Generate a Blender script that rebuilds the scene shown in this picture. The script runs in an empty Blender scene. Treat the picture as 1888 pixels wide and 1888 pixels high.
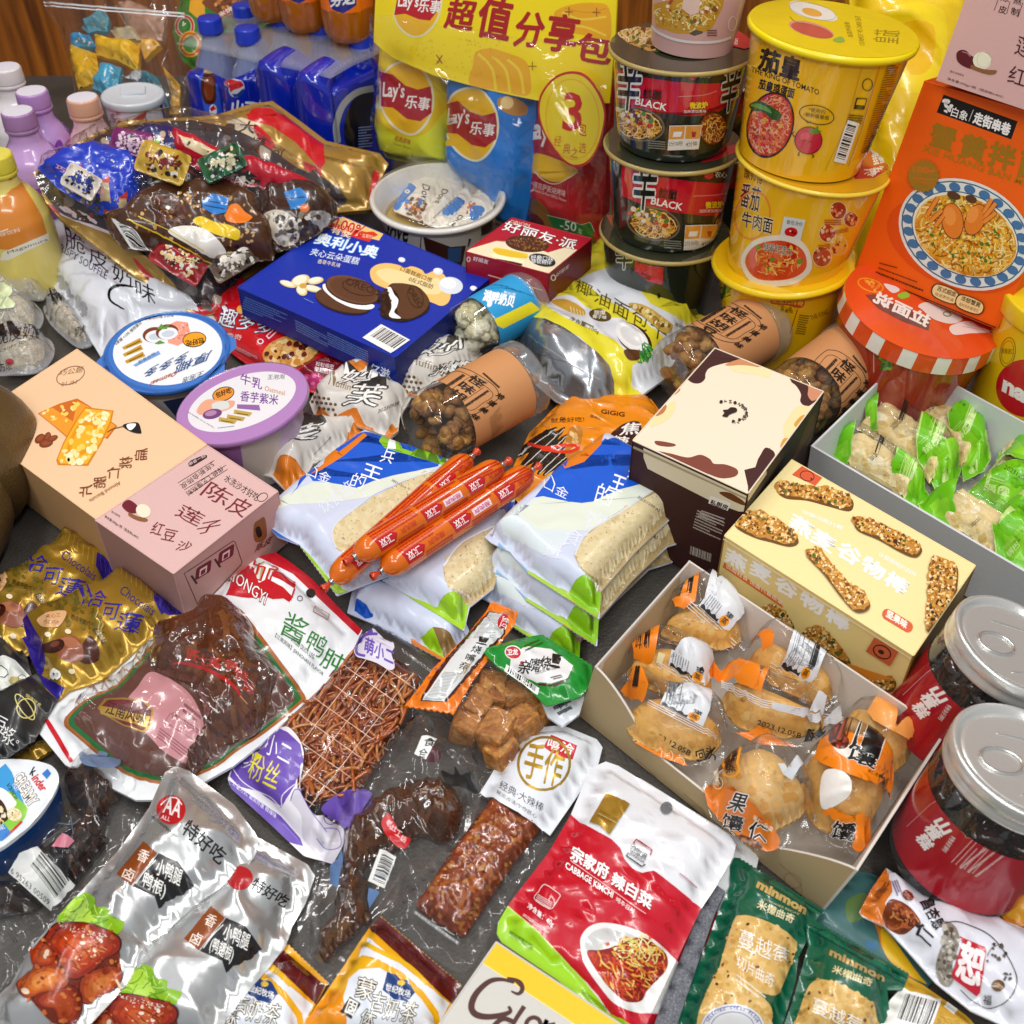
import bpy,bmesh,math,random
import numpy as np
from math import pi,sin,cos,radians,sqrt
from mathutils import Vector,Matrix
from mathutils.geometry import tessellate_polygon,delaunay_2d_cdt
# ---------------------------------------------------------------- camera,world,lamps,exposure
scene = bpy.context.scene
CAM_H,PITCH,FOC,RES = .615,radians(42),2024.,1888.
cam_data = bpy.data.cameras.new('camera'); cam = bpy.data.objects.new('camera',cam_data)
scene.collection.objects.link(cam); scene.camera = cam
cam.location = (0,0,CAM_H); cam.rotation_euler = (radians(90) - PITCH,0,0)
cam_data.sensor_width = 36; cam_data.lens = 36 * FOC / RES
cam_data.dof.use_dof = True; cam_data.dof.focus_distance = .84; cam_data.dof.aperture_fstop = 14
cam_data.clip_start = .01; cam_data.clip_end = 60
world = bpy.data.worlds.new('World'); scene.world = world; world.use_nodes = True
bg = world.node_tree.nodes['Background']; bg.inputs[0].default_value = (.93,.96,1,1); bg.inputs[1].default_value = .36
def lamp(x,y,z,sx,sy,watts,col=(1,.985,.96),rot=(0,0,0)):
    l = bpy.data.lights.new('ceiling_or_fill_lamp','AREA'); l.shape = 'RECTANGLE'; l.size = sx; l.size_y = sy; l.energy = watts; l.color = col
    o = bpy.data.objects.new('ceiling_or_fill_lamp',l); scene.collection.objects.link(o); o.location = (x,y,z); o.rotation_euler = rot
for lx,ly,w in ((-.75,.3,11),(.55,.3,12.5),(-.75,1.8,17),(.55,1.8,19)):
    lamp(lx,ly,1.9,.12,1.1,w)
lamp(-.15,-.9,1.8,1.5,.2,19,rot=(radians(35),0,0))  # added fill lamp behind the camera, tilted to brighten the upright fronts
vs = scene.view_settings; vs.view_transform = 'Standard'; vs.look = 'None'; vs.exposure = -.05; vs.gamma = 1; vs.use_curve_mapping = False
scene.cycles.use_denoising = True; scene.cycles.max_bounces = 8; scene.cycles.transparent_max_bounces = 24
scene.cycles.caustics_reflective = False; scene.cycles.caustics_refractive = False
# ---------------------------------------------------------------- helpers
rnd = random.Random(7)
CP,SP = cos(PITCH),sin(PITCH)
def ray(x,y):
    a,b = (x - RES / 2) / FOC,(RES / 2 - y) / FOC
    return np.array((a,CP + b * SP,-SP + b * CP))
def P(x,y,z=0.):                                 # the point at height z that the photograph shows at (x,y)
    d = ray(x,y); return np.array((0,0,CAM_H)) + d * ((z - CAM_H) / d[2])
def PY(x,y,Y):                                   # the point at depth Y seen at (x,y)
    d = ray(x,y); return np.array((0,0,CAM_H)) + d * (Y / d[1])
def proj(p):
    p = np.asarray(p,float); q = p - np.array((0,0,CAM_H))
    dz = q[:,1] * CP - q[:,2] * SP; yu = q[:,1] * SP + q[:,2] * CP
    dz = np.maximum(dz,1e-4)
    return np.stack((RES / 2 + FOC * q[:,0] / dz,RES / 2 - FOC * yu / dz),1)
def c(h,m=0.):                                    # sRGB hex to linear; m = how metallic the ink is
    if not isinstance(h,str): return h
    v = [int(h[i:i + 2],16) / 255 for i in (0,2,4)]
    return tuple(x / 12.92 if x <= .04045 else ((x + .055) / 1.055) ** 2.4 for x in v) + (m,)
def unit(v): v = np.asarray(v,float); return v / max(np.linalg.norm(v),1e-12)
def smooth_pts(p,n=6,closed=True):
    p = np.asarray(p,float); N = len(p); out = []
    for i in range(N if closed else N - 1):
        a,b,d,e = (p[(i - 1) % N],p[i],p[(i + 1) % N],p[(i + 2) % N]) if closed else (p[max(i - 1,0)],p[i],p[i + 1],p[min(i + 2,N - 1)])
        for k in range(n):
            t = k / n
            out.append(.5 * (2 * b + (d - a) * t + (2 * a - 5 * b + 4 * d - e) * t * t + (3 * b - a - 3 * d + e) * t ** 3))
    if not closed: out.append(p[-1])
    return np.array(out)
def dens(p,step=14.,closed=True):
    p = np.asarray(p,float); out = []; N = len(p)
    for i in range(N if closed else N - 1):
        a,b = p[i],p[(i + 1) % N]; k = max(1,int(np.linalg.norm(b - a) / step))
        out += [a + (b - a) * j / k for j in range(k)]
    if not closed: out.append(p[-1])
    return np.array(out)
def zig(a,b,n,amp):                             # a pinked (zigzag) edge from a to b
    a,b = np.array(a,float),np.array(b,float); d = b - a; q = np.array((d[1],-d[0])) / np.linalg.norm(d)
    return [tuple(a + d * i / (2 * n) + q * (amp if i % 2 else 0)) for i in range(2 * n + 1)]
def rrect(bl,br,tl,r=.15,k=4):                 # rounded parallelogram outline
    bl,br,tl = (np.array(x,float) for x in (bl,br,tl)); X,Y = br - bl,tl - bl; rx = r * min(1,np.linalg.norm(Y) / np.linalg.norm(X)); ry = rx * np.linalg.norm(X) / np.linalg.norm(Y); out = []
    for cx,cy,a0 in ((1 - rx,1 - ry,0),(rx,1 - ry,90),(rx,ry,180),(1 - rx,ry,270)):
        for i in range(k + 1):
            t = radians(a0 + 90 * i / k); out.append(bl + X * (cx + rx * cos(t)) + Y * (cy + ry * sin(t)))
    return out
def ellp(cx,cy,rx,ry,rot=0,n=28):
    a = np.arange(n) * 2 * pi / n; r = radians(rot); x,y = rx * np.cos(a),ry * np.sin(a)
    return np.stack((cx + x * cos(r) - y * sin(r),cy + x * sin(r) + y * cos(r)),1)
def wave(x,y,seed,f):                           # smooth vectorised noise,about -1..1
    r = random.Random(seed); o = 0.
    for i in range(7):
        a = r.uniform(0,2 * pi); k = f * r.uniform(.6,1.9); o = o + np.sin(k * (x * cos(a) + y * sin(a)) + r.uniform(0,6.3)) * r.uniform(.5,1)
    return o / 3.2
def crease(x,y,seed,f):
    return np.exp(-(wave(x,y,seed,f) * 3.2) ** 2)
def in_poly(pts,poly):
    x,y = pts[:,0],pts[:,1]; r = np.zeros(len(pts),bool); q = np.asarray(poly)
    for i in range(len(q)):
        (x1,y1),(x2,y2) = q[i - 1],q[i]
        if y1 == y2: continue
        s = ((y1 > y) != (y2 > y)) & (x < (x2 - x1) * (y - y1) / (y2 - y1) + x1); r ^= s
    return r
def dist_poly(pts,poly):
    q = np.asarray(poly); d = np.full(len(pts),1e9)
    for i in range(len(q)):
        a,b = q[i - 1],q[i]; e = b - a; L = (e * e).sum()
        if L < 1e-14: continue
        t = np.clip(((pts - a) @ e) / L,0,1); w = pts - a - t[:,None] * e; d = np.minimum(d,(w * w).sum(1))
    return np.sqrt(d)
def near_poly(pts,poly):
    q = np.asarray(poly); d = np.full(len(pts),1e9); o = pts.copy()
    for i in range(len(q)):
        a,b = q[i - 1],q[i]; e = b - a; L = (e * e).sum()
        if L < 1e-14: continue
        t = np.clip(((pts - a) @ e) / L,0,1)[:,None]; n = a + t * e; w = ((pts - n) ** 2).sum(1); m = w < d; d[m] = w[m]; o[m] = n[m]
    return o
def tri(poly):
    return [tuple(t) for t in tessellate_polygon([[Vector((float(p[0]),float(p[1]),0)) for p in poly]])]
_tc = {}; _ta = {}
def glyphs(s,off=0.,res=2):
    k = (s,off,res)
    if k not in _tc:
        cu = bpy.data.curves.new('t','FONT'); cu.body = s; cu.resolution_u = res; cu.offset = off
        ob = bpy.data.objects.new('t',cu); me = bpy.data.meshes.new_from_object(ob)
        v = np.array([x.co[:2] for x in me.vertices]) if len(me.vertices) else np.zeros((0,2))
        _tc[k] = (v,[tuple(p.vertices) for p in me.polygons]); _ta[k] = sum(p.area for p in me.polygons); bpy.data.objects.remove(ob); bpy.data.curves.remove(cu); bpy.data.meshes.remove(me)
    if off and len(_tc[k][0]):
        glyphs(s,0.,res)
        if _ta[k] < _ta[(s,0.,res)] * (1 + .8 * off): return glyphs(s,off / 2 if off > .012 else 0.,res)
    return _tc[k]
# ---------------------------------------------------------------- materials (all print reads the mesh's ink colours)
_mats = {}
def mat(name,rough=.4,coat=0.,bump=0.,bscale=60.,spec=.5,grain=0.,trans=0.,sss=0.,crinkle=0.,cscale=25.):
    if name in _mats: return _mats[name]
    m = bpy.data.materials.new(name); m.use_nodes = True; nt = m.node_tree; b = nt.nodes['Principled BSDF']; L = nt.links.new
    a = nt.nodes.new('ShaderNodeAttribute'); a.attribute_name = 'ink'
    co = nt.nodes.new('ShaderNodeTexCoord')
    if grain:
        n = nt.nodes.new('ShaderNodeTexNoise'); n.inputs['Scale'].default_value = 260; n.inputs['Detail'].default_value = 6; L(co.outputs['Object'],n.inputs['Vector'])
        r = nt.nodes.new('ShaderNodeMapRange'); r.inputs[1].default_value = .3; r.inputs[2].default_value = .7; r.inputs[3].default_value = 1 - grain; r.inputs[4].default_value = 1 + grain * .5; L(n.outputs[0],r.inputs[0])
        mx = nt.nodes.new('ShaderNodeVectorMath'); mx.operation = 'SCALE'; L(a.outputs['Color'],mx.inputs[0]); L(r.outputs[0],mx.inputs['Scale']); L(mx.outputs[0],b.inputs['Base Color'])
    else: L(a.outputs['Color'],b.inputs['Base Color'])
    L(a.outputs['Alpha'],b.inputs['Metallic'])
    b.inputs['Roughness'].default_value = rough; b.inputs['Coat Weight'].default_value = coat; b.inputs['Coat Roughness'].default_value = .06
    b.inputs['Specular IOR Level'].default_value = spec; b.inputs['Transmission Weight'].default_value = trans
    if sss: b.inputs['Subsurface Weight'].default_value = sss; b.inputs['Subsurface Radius'].default_value = (.006,.003,.0015)
    prev = None
    for amt,sc,ridge in ((bump,bscale,0),(crinkle,cscale,1)):
        if not amt: continue
        n = nt.nodes.new('ShaderNodeTexNoise'); n.inputs['Scale'].default_value = sc; n.inputs['Detail'].default_value = 3 if not ridge else 2
        L(co.outputs['Object'],n.inputs['Vector'])
        bp = nt.nodes.new('ShaderNodeBump'); bp.inputs['Strength'].default_value = 1.; bp.inputs['Distance'].default_value = amt; L(n.outputs[0],bp.inputs['Height'])
        if prev is not None: L(prev,bp.inputs['Normal'])
        prev = bp.outputs[0]
    if prev is not None: L(prev,b.inputs['Normal']); L(prev,b.inputs['Coat Normal'])
    _mats[name] = m; return m
def film(name,tint=(.97,.97,.97),rough=.08,haze=0.,bump=0.,bscale=40.,refl=1.35,hcol=(.8,.8,.8)):
    if name in _mats: return _mats[name]
    m = bpy.data.materials.new(name); m.use_nodes = True; nt = m.node_tree; L = nt.links.new; nt.nodes.remove(nt.nodes['Principled BSDF']); out = nt.nodes['Material Output']
    t = nt.nodes.new('ShaderNodeBsdfTransparent'); t.inputs[0].default_value = tint + (1,)
    d = nt.nodes.new('ShaderNodeBsdfDiffuse'); d.inputs[0].default_value = hcol + (1,)
    g = nt.nodes.new('ShaderNodeBsdfAnisotropic'); g.inputs['Roughness'].default_value = rough
    f = nt.nodes.new('ShaderNodeFresnel'); ge = nt.nodes.new('ShaderNodeNewGeometry'); mr = nt.nodes.new('ShaderNodeMapRange'); mr.inputs[3].default_value = refl; mr.inputs[4].default_value = 1 / refl
    L(ge.outputs['Backfacing'],mr.inputs[0]); L(mr.outputs[0],f.inputs[0])
    h = nt.nodes.new('ShaderNodeMixShader'); h.inputs[0].default_value = haze; L(t.outputs[0],h.inputs[1]); L(d.outputs[0],h.inputs[2])
    x = nt.nodes.new('ShaderNodeMixShader'); L(f.outputs[0],x.inputs[0]); L(h.outputs[0],x.inputs[1]); L(g.outputs[0],x.inputs[2]); L(x.outputs[0],out.inputs[0])
    if bump:
        co = nt.nodes.new('ShaderNodeTexCoord'); n = nt.nodes.new('ShaderNodeTexNoise'); n.inputs['Scale'].default_value = bscale; n.inputs['Detail'].default_value = 2.5; n.inputs['Distortion'].default_value = .8
        L(co.outputs['Object'],n.inputs['Vector']); bp = nt.nodes.new('ShaderNodeBump'); bp.inputs['Distance'].default_value = bump; L(n.outputs[0],bp.inputs['Height'])
        L(bp.outputs[0],g.inputs['Normal']); L(bp.outputs[0],f.inputs['Normal'])
    _mats[name] = m; return m
CARD = mat('printed_card',.38,0,.00018,300,.4,crinkle=.0012,cscale=5)
CARDM = mat('matt_card',.6,0,.00014,300,.3,crinkle=.0012,cscale=5)
GLOSS = mat('glossy_film',.24,.32,.0006,45,.5,crinkle=.0018,cscale=20)
SMOOTH = mat('smooth_gloss',.2,.4,0,1,.5)
SATIN = mat('satin_film',.33,.15,.0007,40,.5,crinkle=.0018,cscale=18)
FOIL = mat('foil_film',.27,.15,.0005,50,.5,crinkle=.0042,cscale=15)
SHRINK = mat('shrink_wrapped',.14,.9,.0003,40,.5,crinkle=.0006,cscale=14)
FOOD = mat('food',.5,.05,.0016,330,.4,grain=.4)
WET = mat('wet_food',.2,.8,.0008,120,.5,grain=.22,crinkle=.0014,cscale=30)
PLAST = mat('plastic',.3,.2,0,1,.5)
METAL = mat('brushed_tin',.26,0,.0001,300,.5)
CLEAR = film('clear_film',(.985,.985,.985),.1,.008,.004,22,1.4)
CLEARW = film('crinkled_film',(.98,.98,.98),.08,.01,.0075,20,1.45)
JAR = film('clear_jar',(.98,.98,.975),.03,.02,0,1,1.52)
JLID = film('clear_jar_lid',(.95,.95,.95),.12,.13,0,1,1.5,(.82,.82,.84))
MILKY = film('milky_film',(.92,.92,.92),.16,.2,.0015,20,1.45,(.85,.85,.88))
# ---------------------------------------------------------------- geometry collector and things
class G:
    def __init__(s): s.V = []; s.F = []; s.C = []; s.N = []; s.n = 0
    def mesh(s,V,F,col,N=None):
        V = np.asarray(V,float)
        if not len(V) or not len(F): return s
        if N is None:
            N = np.zeros_like(V)
            for L in set(len(f) for f in F):
                A = np.array([f for f in F if len(f) == L]); nn = np.cross(V[A[:,1]] - V[A[:,0]],V[A[:,2]] - V[A[:,0]])
                if L == 4: nn = nn + np.cross(V[A[:,2]] - V[A[:,0]],V[A[:,3]] - V[A[:,0]])
                for k in range(L): np.add.at(N,A[:,k],nn)
            N = N / np.maximum(np.linalg.norm(N,axis=1),1e-15)[:,None]
        s.V.append(V); s.N.append(N); n0 = s.n; s.F += [tuple(i + n0 for i in f) for f in F]; s.n += len(V)
        s.C += [c(x) for x in col] if isinstance(col,list) else [c(col)] * len(F)
        return s
    def add(s,*ps):
        for p in ps: p.emit(s)
        return s
def build(name,g,material,parent=None,loc=None):
    V = np.concatenate(g.V); N = np.concatenate(g.N)
    if parent is not None: loc = parent['_loc'] if '_loc' in parent else parent.location
    if loc is None: loc = (*((V[:,:2].min(0) + V[:,:2].max(0)) / 2),V[:,2].min())
    loc = np.array(loc[:])
    me = bpy.data.meshes.new(name); me.from_pydata((V - loc).tolist(),[],g.F); me.update()
    lens = np.array([len(f) for f in g.F]); colr = np.repeat(np.array(g.C),lens,0)
    at = me.color_attributes.new('ink','FLOAT_COLOR','CORNER'); at.data.foreach_set('color',colr.astype(np.float32).ravel())
    me.polygons.foreach_set('use_smooth',np.ones(len(me.polygons),bool))
    me.normals_split_custom_set_from_vertices(N.tolist())
    me.materials.append(material); o = bpy.data.objects.new(name,me); scene.collection.objects.link(o)
    if parent is not None: o.parent = parent
    else: o.location = loc
    return o
class Thing:                                       # one top-level object and its parts
    def __init__(s,name,label,cat,group=None,kind=None):
        s.name,s.props = name,dict(label=label,category=cat,group=group,kind=kind); s.parts = []; s.ob = None; s.only = None
    def part(s,name,g,material,under=None,label=None,kind=None):
        s.parts.append((name,g,material,under,label,kind)); return s
    def solo(s,g,material): s.only = (g,material); return s
    def done(s):
        if s.only: o = build(s.name,s.only[0],s.only[1])
        else:
            V = np.concatenate([np.concatenate(p[1].V) for p in s.parts]); o = bpy.data.objects.new(s.name,None); scene.collection.objects.link(o)
            o.empty_display_size = .02; o.location = (*((V[:,:2].min(0) + V[:,:2].max(0)) / 2),V[:,2].min())
        L = o.location.copy(); made = {}
        for name,g,material,under,label,kind in s.parts:
            if under: q = build(name,g,material,None,L); q.location = (0,0,0); q.parent = made[under]
            else: q = build(name,g,material,None,L); q.location = (0,0,0); q.parent = o
            made[name] = q
            if label: q['label'] = label
            if kind: q['kind'] = kind
        for k,v in s.props.items():
            if v: o[k] = v
        s.ob = o; return o
# ---------------------------------------------------------------- patches: a surface S(u,v) that carries its own print
class Patch:
    nu = nv = 1; base = 'ffffff'; lo = (0.,0.); hi = (1.,1.); off0 = .0001; dlay = .00001; sgn = 1.
    def __init__(s): s.art = []; s.lay = 0; s.up = None; s._tab = None
    def nrm(s,uv):
        e = 1e-4 * (s.hi[0] - s.lo[0]); f = 1e-4 * (s.hi[1] - s.lo[1])
        du = s.S(uv + (e,0)) - s.S(uv - (e,0)); dv = s.S(uv + (0,f)) - s.S(uv - (0,f)); n = np.cross(du,dv) * s.sgn
        return n / np.maximum(np.linalg.norm(n,axis=1),1e-14)[:,None]
    def inv(s,px):
        px = np.asarray(px,float)
        if s._tab is None:
            k = 45; a,b = np.meshgrid(np.linspace(s.lo[0],s.hi[0],k),np.linspace(s.lo[1],s.hi[1],k)); uv = np.stack((a.ravel(),b.ravel()),1)
            uv = uv[s.valid(uv)]; p = s.S(uv); f = ((p - np.array((0,0,CAM_H))) * s.nrm(uv)).sum(1) < 0
            if f.sum() < 4: f[:] = True
            s._tab = (uv[f],proj(p[f]))
        tuv,tpx = s._tab; out = np.zeros((len(px),2))
        for i in range(0,len(px),2000):
            q = px[i:i + 2000]; d = ((q[:,None,:] - tpx[None]) ** 2).sum(2); out[i:i + 2000] = tuv[d.argmin(1)]
        near = out.copy(); uv = out; eu,ev = 1e-3 * (s.hi[0] - s.lo[0]),1e-3 * (s.hi[1] - s.lo[1]); lim = np.array((s.hi[0] - s.lo[0],s.hi[1] - s.lo[1])) * .06
        for it in range(7):
            p = proj(s.fast(uv)); r = px - p; ju = (proj(s.fast(uv + (eu,0))) - p) / eu; jv = (proj(s.fast(uv + (0,ev))) - p) / ev
            det = ju[:,0] * jv[:,1] - ju[:,1] * jv[:,0]; det = np.where(np.abs(det) < 1e-6,1e-6,det)
            st = np.stack(((r[:,0] * jv[:,1] - r[:,1] * jv[:,0]) / det,(ju[:,0] * r[:,1] - ju[:,1] * r[:,0]) / det),1)
            uv = np.clip(uv + np.clip(st,-lim,lim),s.lo,s.hi)
        bad = np.abs(proj(s.fast(uv)) - px).sum(1) > 25
        bad &= ~((uv <= np.array(s.lo) + 1e-9) | (uv >= np.array(s.hi) - 1e-9)).any(1)
        uv[bad] = near[bad]; return uv
    def valid(s,uv): return np.ones(len(uv),bool)
    # ---- ink
    def raw(s,V,F,col,step=1):
        s.art.append((np.asarray(V,float),F,c(col),s.lay)); s.lay += step; return s
    def poly(s,col,pts,sm=0,n=5):
        p = smooth_pts(pts,n) if sm else pts
        p = dens(p,14); return s.raw(p,tri(p),col)
    def ell(s,col,cx,cy,rx,ry,rot=0): return s.poly(col,ellp(cx,cy,rx,ry,rot,20 if max(rx,ry) < 14 else 36))
    def ring(s,col,cx,cy,rx,ry,rot=0,w=2.): return s.line(col,w,[tuple(p) for p in ellp(cx,cy,rx,ry,rot,32)],closed=True)
    def line(s,col,w,pts,sm=0,closed=False,lay=1):
        p = smooth_pts(pts,5,closed) if sm else np.asarray(pts,float)
        p = dens(p,12,closed)
        if closed: p = np.concatenate((p,p[:1]))
        t = np.gradient(p,axis=0)
        if closed: t[0] = t[-1] = p[1] - p[-2]
        t /= np.maximum(np.linalg.norm(t,axis=1),1e-9)[:,None]; q = np.stack((-t[:,1],t[:,0]),1)
        ww = np.asarray(w,float) if np.ndim(w) else w
        if np.ndim(ww): ww = np.interp(np.linspace(0,1,len(p)),np.linspace(0,1,len(ww)),ww)[:,None]
        V = np.concatenate((p + q * ww / 2,p - q * ww / 2)); n = len(p)
        return s.raw(V,[(i,i + 1,n + i + 1,n + i) for i in range(n - 1)],col,lay)
    def text(s,col,t,p0,p1,up,off=0.,edge=None,ew=.03,res=2):
        """t fills the parallelogram p0 -> p1 (baseline), up = pixel vector or height at right angles"""
        p0,p1 = np.array(p0,float),np.array(p1,float)
        if np.ndim(up) == 0:
            d = unit(p1 - p0); up = np.array((d[1],-d[0])) * up
        up = np.array(up,float); v0,f0 = glyphs(t,0.,res)
        if not len(v0): return s
        lo,hi = v0.min(0),v0.max(0); sz = np.maximum(hi - lo,1e-6)
        spans = [(t,0.)] if t.isascii() else []
        if not spans:
            for i,ch in enumerate(t):
                if ch.strip():
                    a_,b_ = glyphs(t[:i + 1],0.,res)[0],glyphs(ch,0.,res)[0]
                    if len(b_): spans.append((ch,a_[:,0].max() - b_[:,0].max()))
        cap = .04 if len(v0) > 55 * max(1,len(t)) else .08
        def put(o,cc):
            o = min(o,cap + (.012 if cc is not col else 0))
            for ch,x0 in spans:
                if ch.isascii(): v,f = glyphs(ch,o,res); ring = [(0,0)]
                else: v,f = glyphs(ch,0.,res); n = 0 if o < .006 else 4 if o < .024 else 8; ring = [(0,0)] + [(o * cos(.785 + 6.2832 * k / n),o * sin(.785 + 6.2832 * k / n)) for k in range(n)]
                l = s.lay
                for d in ring:
                    if len(v): q = (v + (x0 + d[0],d[1]) - lo) / sz; s.raw(p0 + q[:,:1] * (p1 - p0) + q[:,1:] * up,f,cc,.2)
                s.lay = l
            s.lay += 1 + .2 * 8
        if edge is not None: put(off + ew,edge)
        put(off,col); return s
    def vtext(s,col,t,p0,p1,xv,yv,off=0.,edge=None,ew=.03):
        """one character per step from p0 (centre of the first) to p1 (centre of the last)"""
        p0,p1,xv,yv = (np.array(q,float) for q in (p0,p1,xv,yv)); n = len(t)
        for i,ch in enumerate(t):
            m = p0 + (p1 - p0) * (i / max(n - 1,1)); a = m - xv / 2 - yv / 2; l = s.lay
            s.text(col,ch,a,a + xv,yv,off,edge,ew)
            if i < n - 1: s.lay = l
        return s
    def small(s,col,a,b,d,rows,seed=1,fill=.62,gap=.25):
        """print too small to read: a block of fine dashes; a = start of the first row, b = its end, d = start of the last row"""
        a,b,d = (np.array(q,float) for q in (a,b,d)); X = b - a; D = d - a; r = random.Random(seed); V = []; F = []
        st = D / max(rows - 1,1) if rows > 1 else D; h = st * fill if rows > 1 else D
        for i in range(rows):
            t = 0.; end = 1 if r.random() < .7 else r.uniform(.5,1)
            while t < end:
                w = r.uniform(.012,.05); e = min(t + w,end); o = a + st * i if rows > 1 else a; k = len(V); j = r.uniform(.75,1)
                V += [o + X * t,o + X * e,o + X * e + h * j,o + X * t + h * j]; F.append((k,k + 1,k + 2,k + 3)); t = e + gap * w
        return s.raw(V,F,col)
    def bars(s,a,b,d,n=30,seed=3,bgc='f4f4f2',fgc='101010',pad=.08,foot=.18):
        """a barcode: a = corner, a->b along the code, a->d along the bars"""
        a,b,d = (np.array(q,float) for q in (a,b,d)); X,Y = b - a,d - a; r = random.Random(seed); V = []; F = []
        if bgc: s.poly(bgc,[a,b,b + Y,d])
        t = pad
        while t < 1 - pad:
            w = r.choice((1,1,2,3)) / (n * 2.6); e = min(t + w,1 - pad); k = len(V)
            V += [a + X * t + Y * foot,a + X * e + Y * foot,a + X * e + Y * .92,a + X * t + Y * .92]; F.append((k,k + 1,k + 2,k + 3)); t = e + r.choice((1,1,2)) / (n * 2.6)
        return s.raw(V,F,fgc)
    def strokes(s,cols,region,n,length,w,seed=1,bend=1.5,ang=None):
        """many bent strands inside an outline (noodles, herbs, shredded meat in a printed picture)"""
        r = random.Random(seed); q = np.asarray(region,float); lo,hi = q.min(0),q.max(0); per = max(1,n // 8)
        C = np.array([(r.uniform(lo[0],hi[0]),r.uniform(lo[1],hi[1])) for _ in range(n * 3)]); C = C[in_poly(C,q)][:n]
        groups = {}
        for i,m in enumerate(C):
            a = r.uniform(0,2 * pi) if ang is None else radians(ang) + r.gauss(0,.4); k = r.uniform(-bend,bend) / 6; L = length * r.uniform(.5,1.2); pts = [m]
            for j in range(6): a += k; pts.append(pts[-1] + np.array((cos(a),sin(a))) * L / 6)
            p = np.array(pts); p = p[in_poly(p,q)]
            if len(p) < 3: continue
            t = np.gradient(p,axis=0); t /= np.maximum(np.linalg.norm(t,axis=1),1e-9)[:,None]; nn = np.stack((-t[:,1],t[:,0]),1); ww = w * r.uniform(.6,1.2) / 2
            groups.setdefault((i // per,r.choice(cols)),[]).append(np.concatenate((p + nn * ww,p - nn * ww)))
        for k in sorted(groups,key=lambda x: x[0]):
            V = []; F = []
            for st in groups[k]:
                b = len(V); h = len(st) // 2; V += list(st); F += [(b + i,b + i + 1,b + h + i + 1,b + h + i) for i in range(h - 1)]
            s.raw(V,F,k[1])
        return s
    def specks(s,cols,region,n,r0,r1,seed=1,layers=4,asp=.6):
        r = random.Random(seed); q = np.asarray(region,float); lo,hi = q.min(0),q.max(0)
        C = np.array([(r.uniform(lo[0],hi[0]),r.uniform(lo[1],hi[1])) for _ in range(n * 3)]); C = C[in_poly(C,q)][:n]; g = {}
        for i,m in enumerate(C):
            R = r.uniform(r0,r1); a0 = r.uniform(0,6.3); k = 9; A = [a0 + 2 * pi * j / k for j in range(k)]; b = r.uniform(asp,1); th = r.uniform(0,3.14)
            pts = np.array([(R * cos(a) * r.uniform(.8,1.15),R * b * sin(a) * r.uniform(.8,1.15)) for a in A]); pts = m + pts @ np.array(((cos(th),sin(th)),(-sin(th),cos(th))))
            g.setdefault((i * layers // max(n,1),r.choice(cols)),[]).append(pts)
        for k in sorted(g,key=lambda x: x[0]):
            V = []; F = []
            for p in g[k]: b = len(V); V += list(p); F.append(tuple(range(b,b + len(p))))
            s.raw(V,F,k[1])
        return s
    def blush(s,cols,poly,sm=1,k=.12):
        """nested rings of slightly different ink, outermost first (a printed colour run)"""
        p = smooth_pts(poly,4) if sm else np.asarray(poly,float); m = p.mean(0)
        for i,cc in enumerate(cols): s.poly(cc,m + (p - m) * (1 - k * i))
        return s
    # ---- output: base and print are cut along one lattice of triangles,so every layer lies parallel to the one below
    def fast(s,uv):
        if s.nu == 1 and s.nv == 1: return s.S(uv)
        lo,hi = np.array(s.lo),np.array(s.hi); return s.flatten((np.asarray(uv) - lo) / (hi - lo) * (s.nu,s.nv),[s.lattice()[0]])[0]
    def lattice(s):
        if getattr(s,'_lat',None) is None: s._lat = s.lattice_()
        return s._lat
    def lattice_(s):
        a,b = np.meshgrid(np.linspace(s.lo[0],s.hi[0],s.nu + 1),np.linspace(s.lo[1],s.hi[1],s.nv + 1)); uv = np.stack((a.ravel(),b.ravel()),1); return s.S(uv).reshape(s.nv + 1,s.nu + 1,3),s.nrm(uv).reshape(s.nv + 1,s.nu + 1,3)
    def flatten(s,Q,tabs):
        i = np.clip(np.floor(Q[:,0]).astype(int),0,s.nu - 1); j = np.clip(np.floor(Q[:,1]).astype(int),0,s.nv - 1); a = (Q[:,0] - i)[:,None]; b = (Q[:,1] - j)[:,None]; lo = a + b <= 1; o = []
        for t in tabs:
            p00,p10,p01,p11 = t[j,i],t[j,i + 1],t[j + 1,i],t[j + 1,i + 1]; o.append(np.where(lo,p00 + a * (p10 - p00) + b * (p01 - p00),p11 + (1 - a) * (p01 - p11) + (1 - b) * (p10 - p11)))
        return o
    def cuts(s,T,K):
        for w,n in (((1.,0.),s.nu),((0.,1.),s.nv),((1.,1.),s.nu + s.nv)):
            w = np.array(w)
            for k in range(1,n):
                d = T @ w - k; mn,mx = d.min(1),d.max(1); m = (mn < -1e-7) & (mx > 1e-7)
                if not m.any(): continue
                t,kk,e = T[m],K[m],d[m]; pos = e >= 0; one = pos.sum(1) == 1; lone = np.where(one,pos.argmax(1),(~pos).argmax(1)); r = np.arange(len(t)); A,B,C = t[r,lone],t[r,(lone + 1) % 3],t[r,(lone + 2) % 3]; ea,eb,ec = e[r,lone],e[r,(lone + 1) % 3],e[r,(lone + 2) % 3]
                Pq = A + (B - A) * (ea / (ea - eb))[:,None]; Qq = A + (C - A) * (ea / (ea - ec))[:,None]
                T = np.concatenate((T[~m],np.stack((A,Pq,Qq),1),np.stack((Pq,B,C),1),np.stack((Pq,C,Qq),1))); K = np.concatenate((K[~m],kk,kk,kk))
        return T,K
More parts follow.
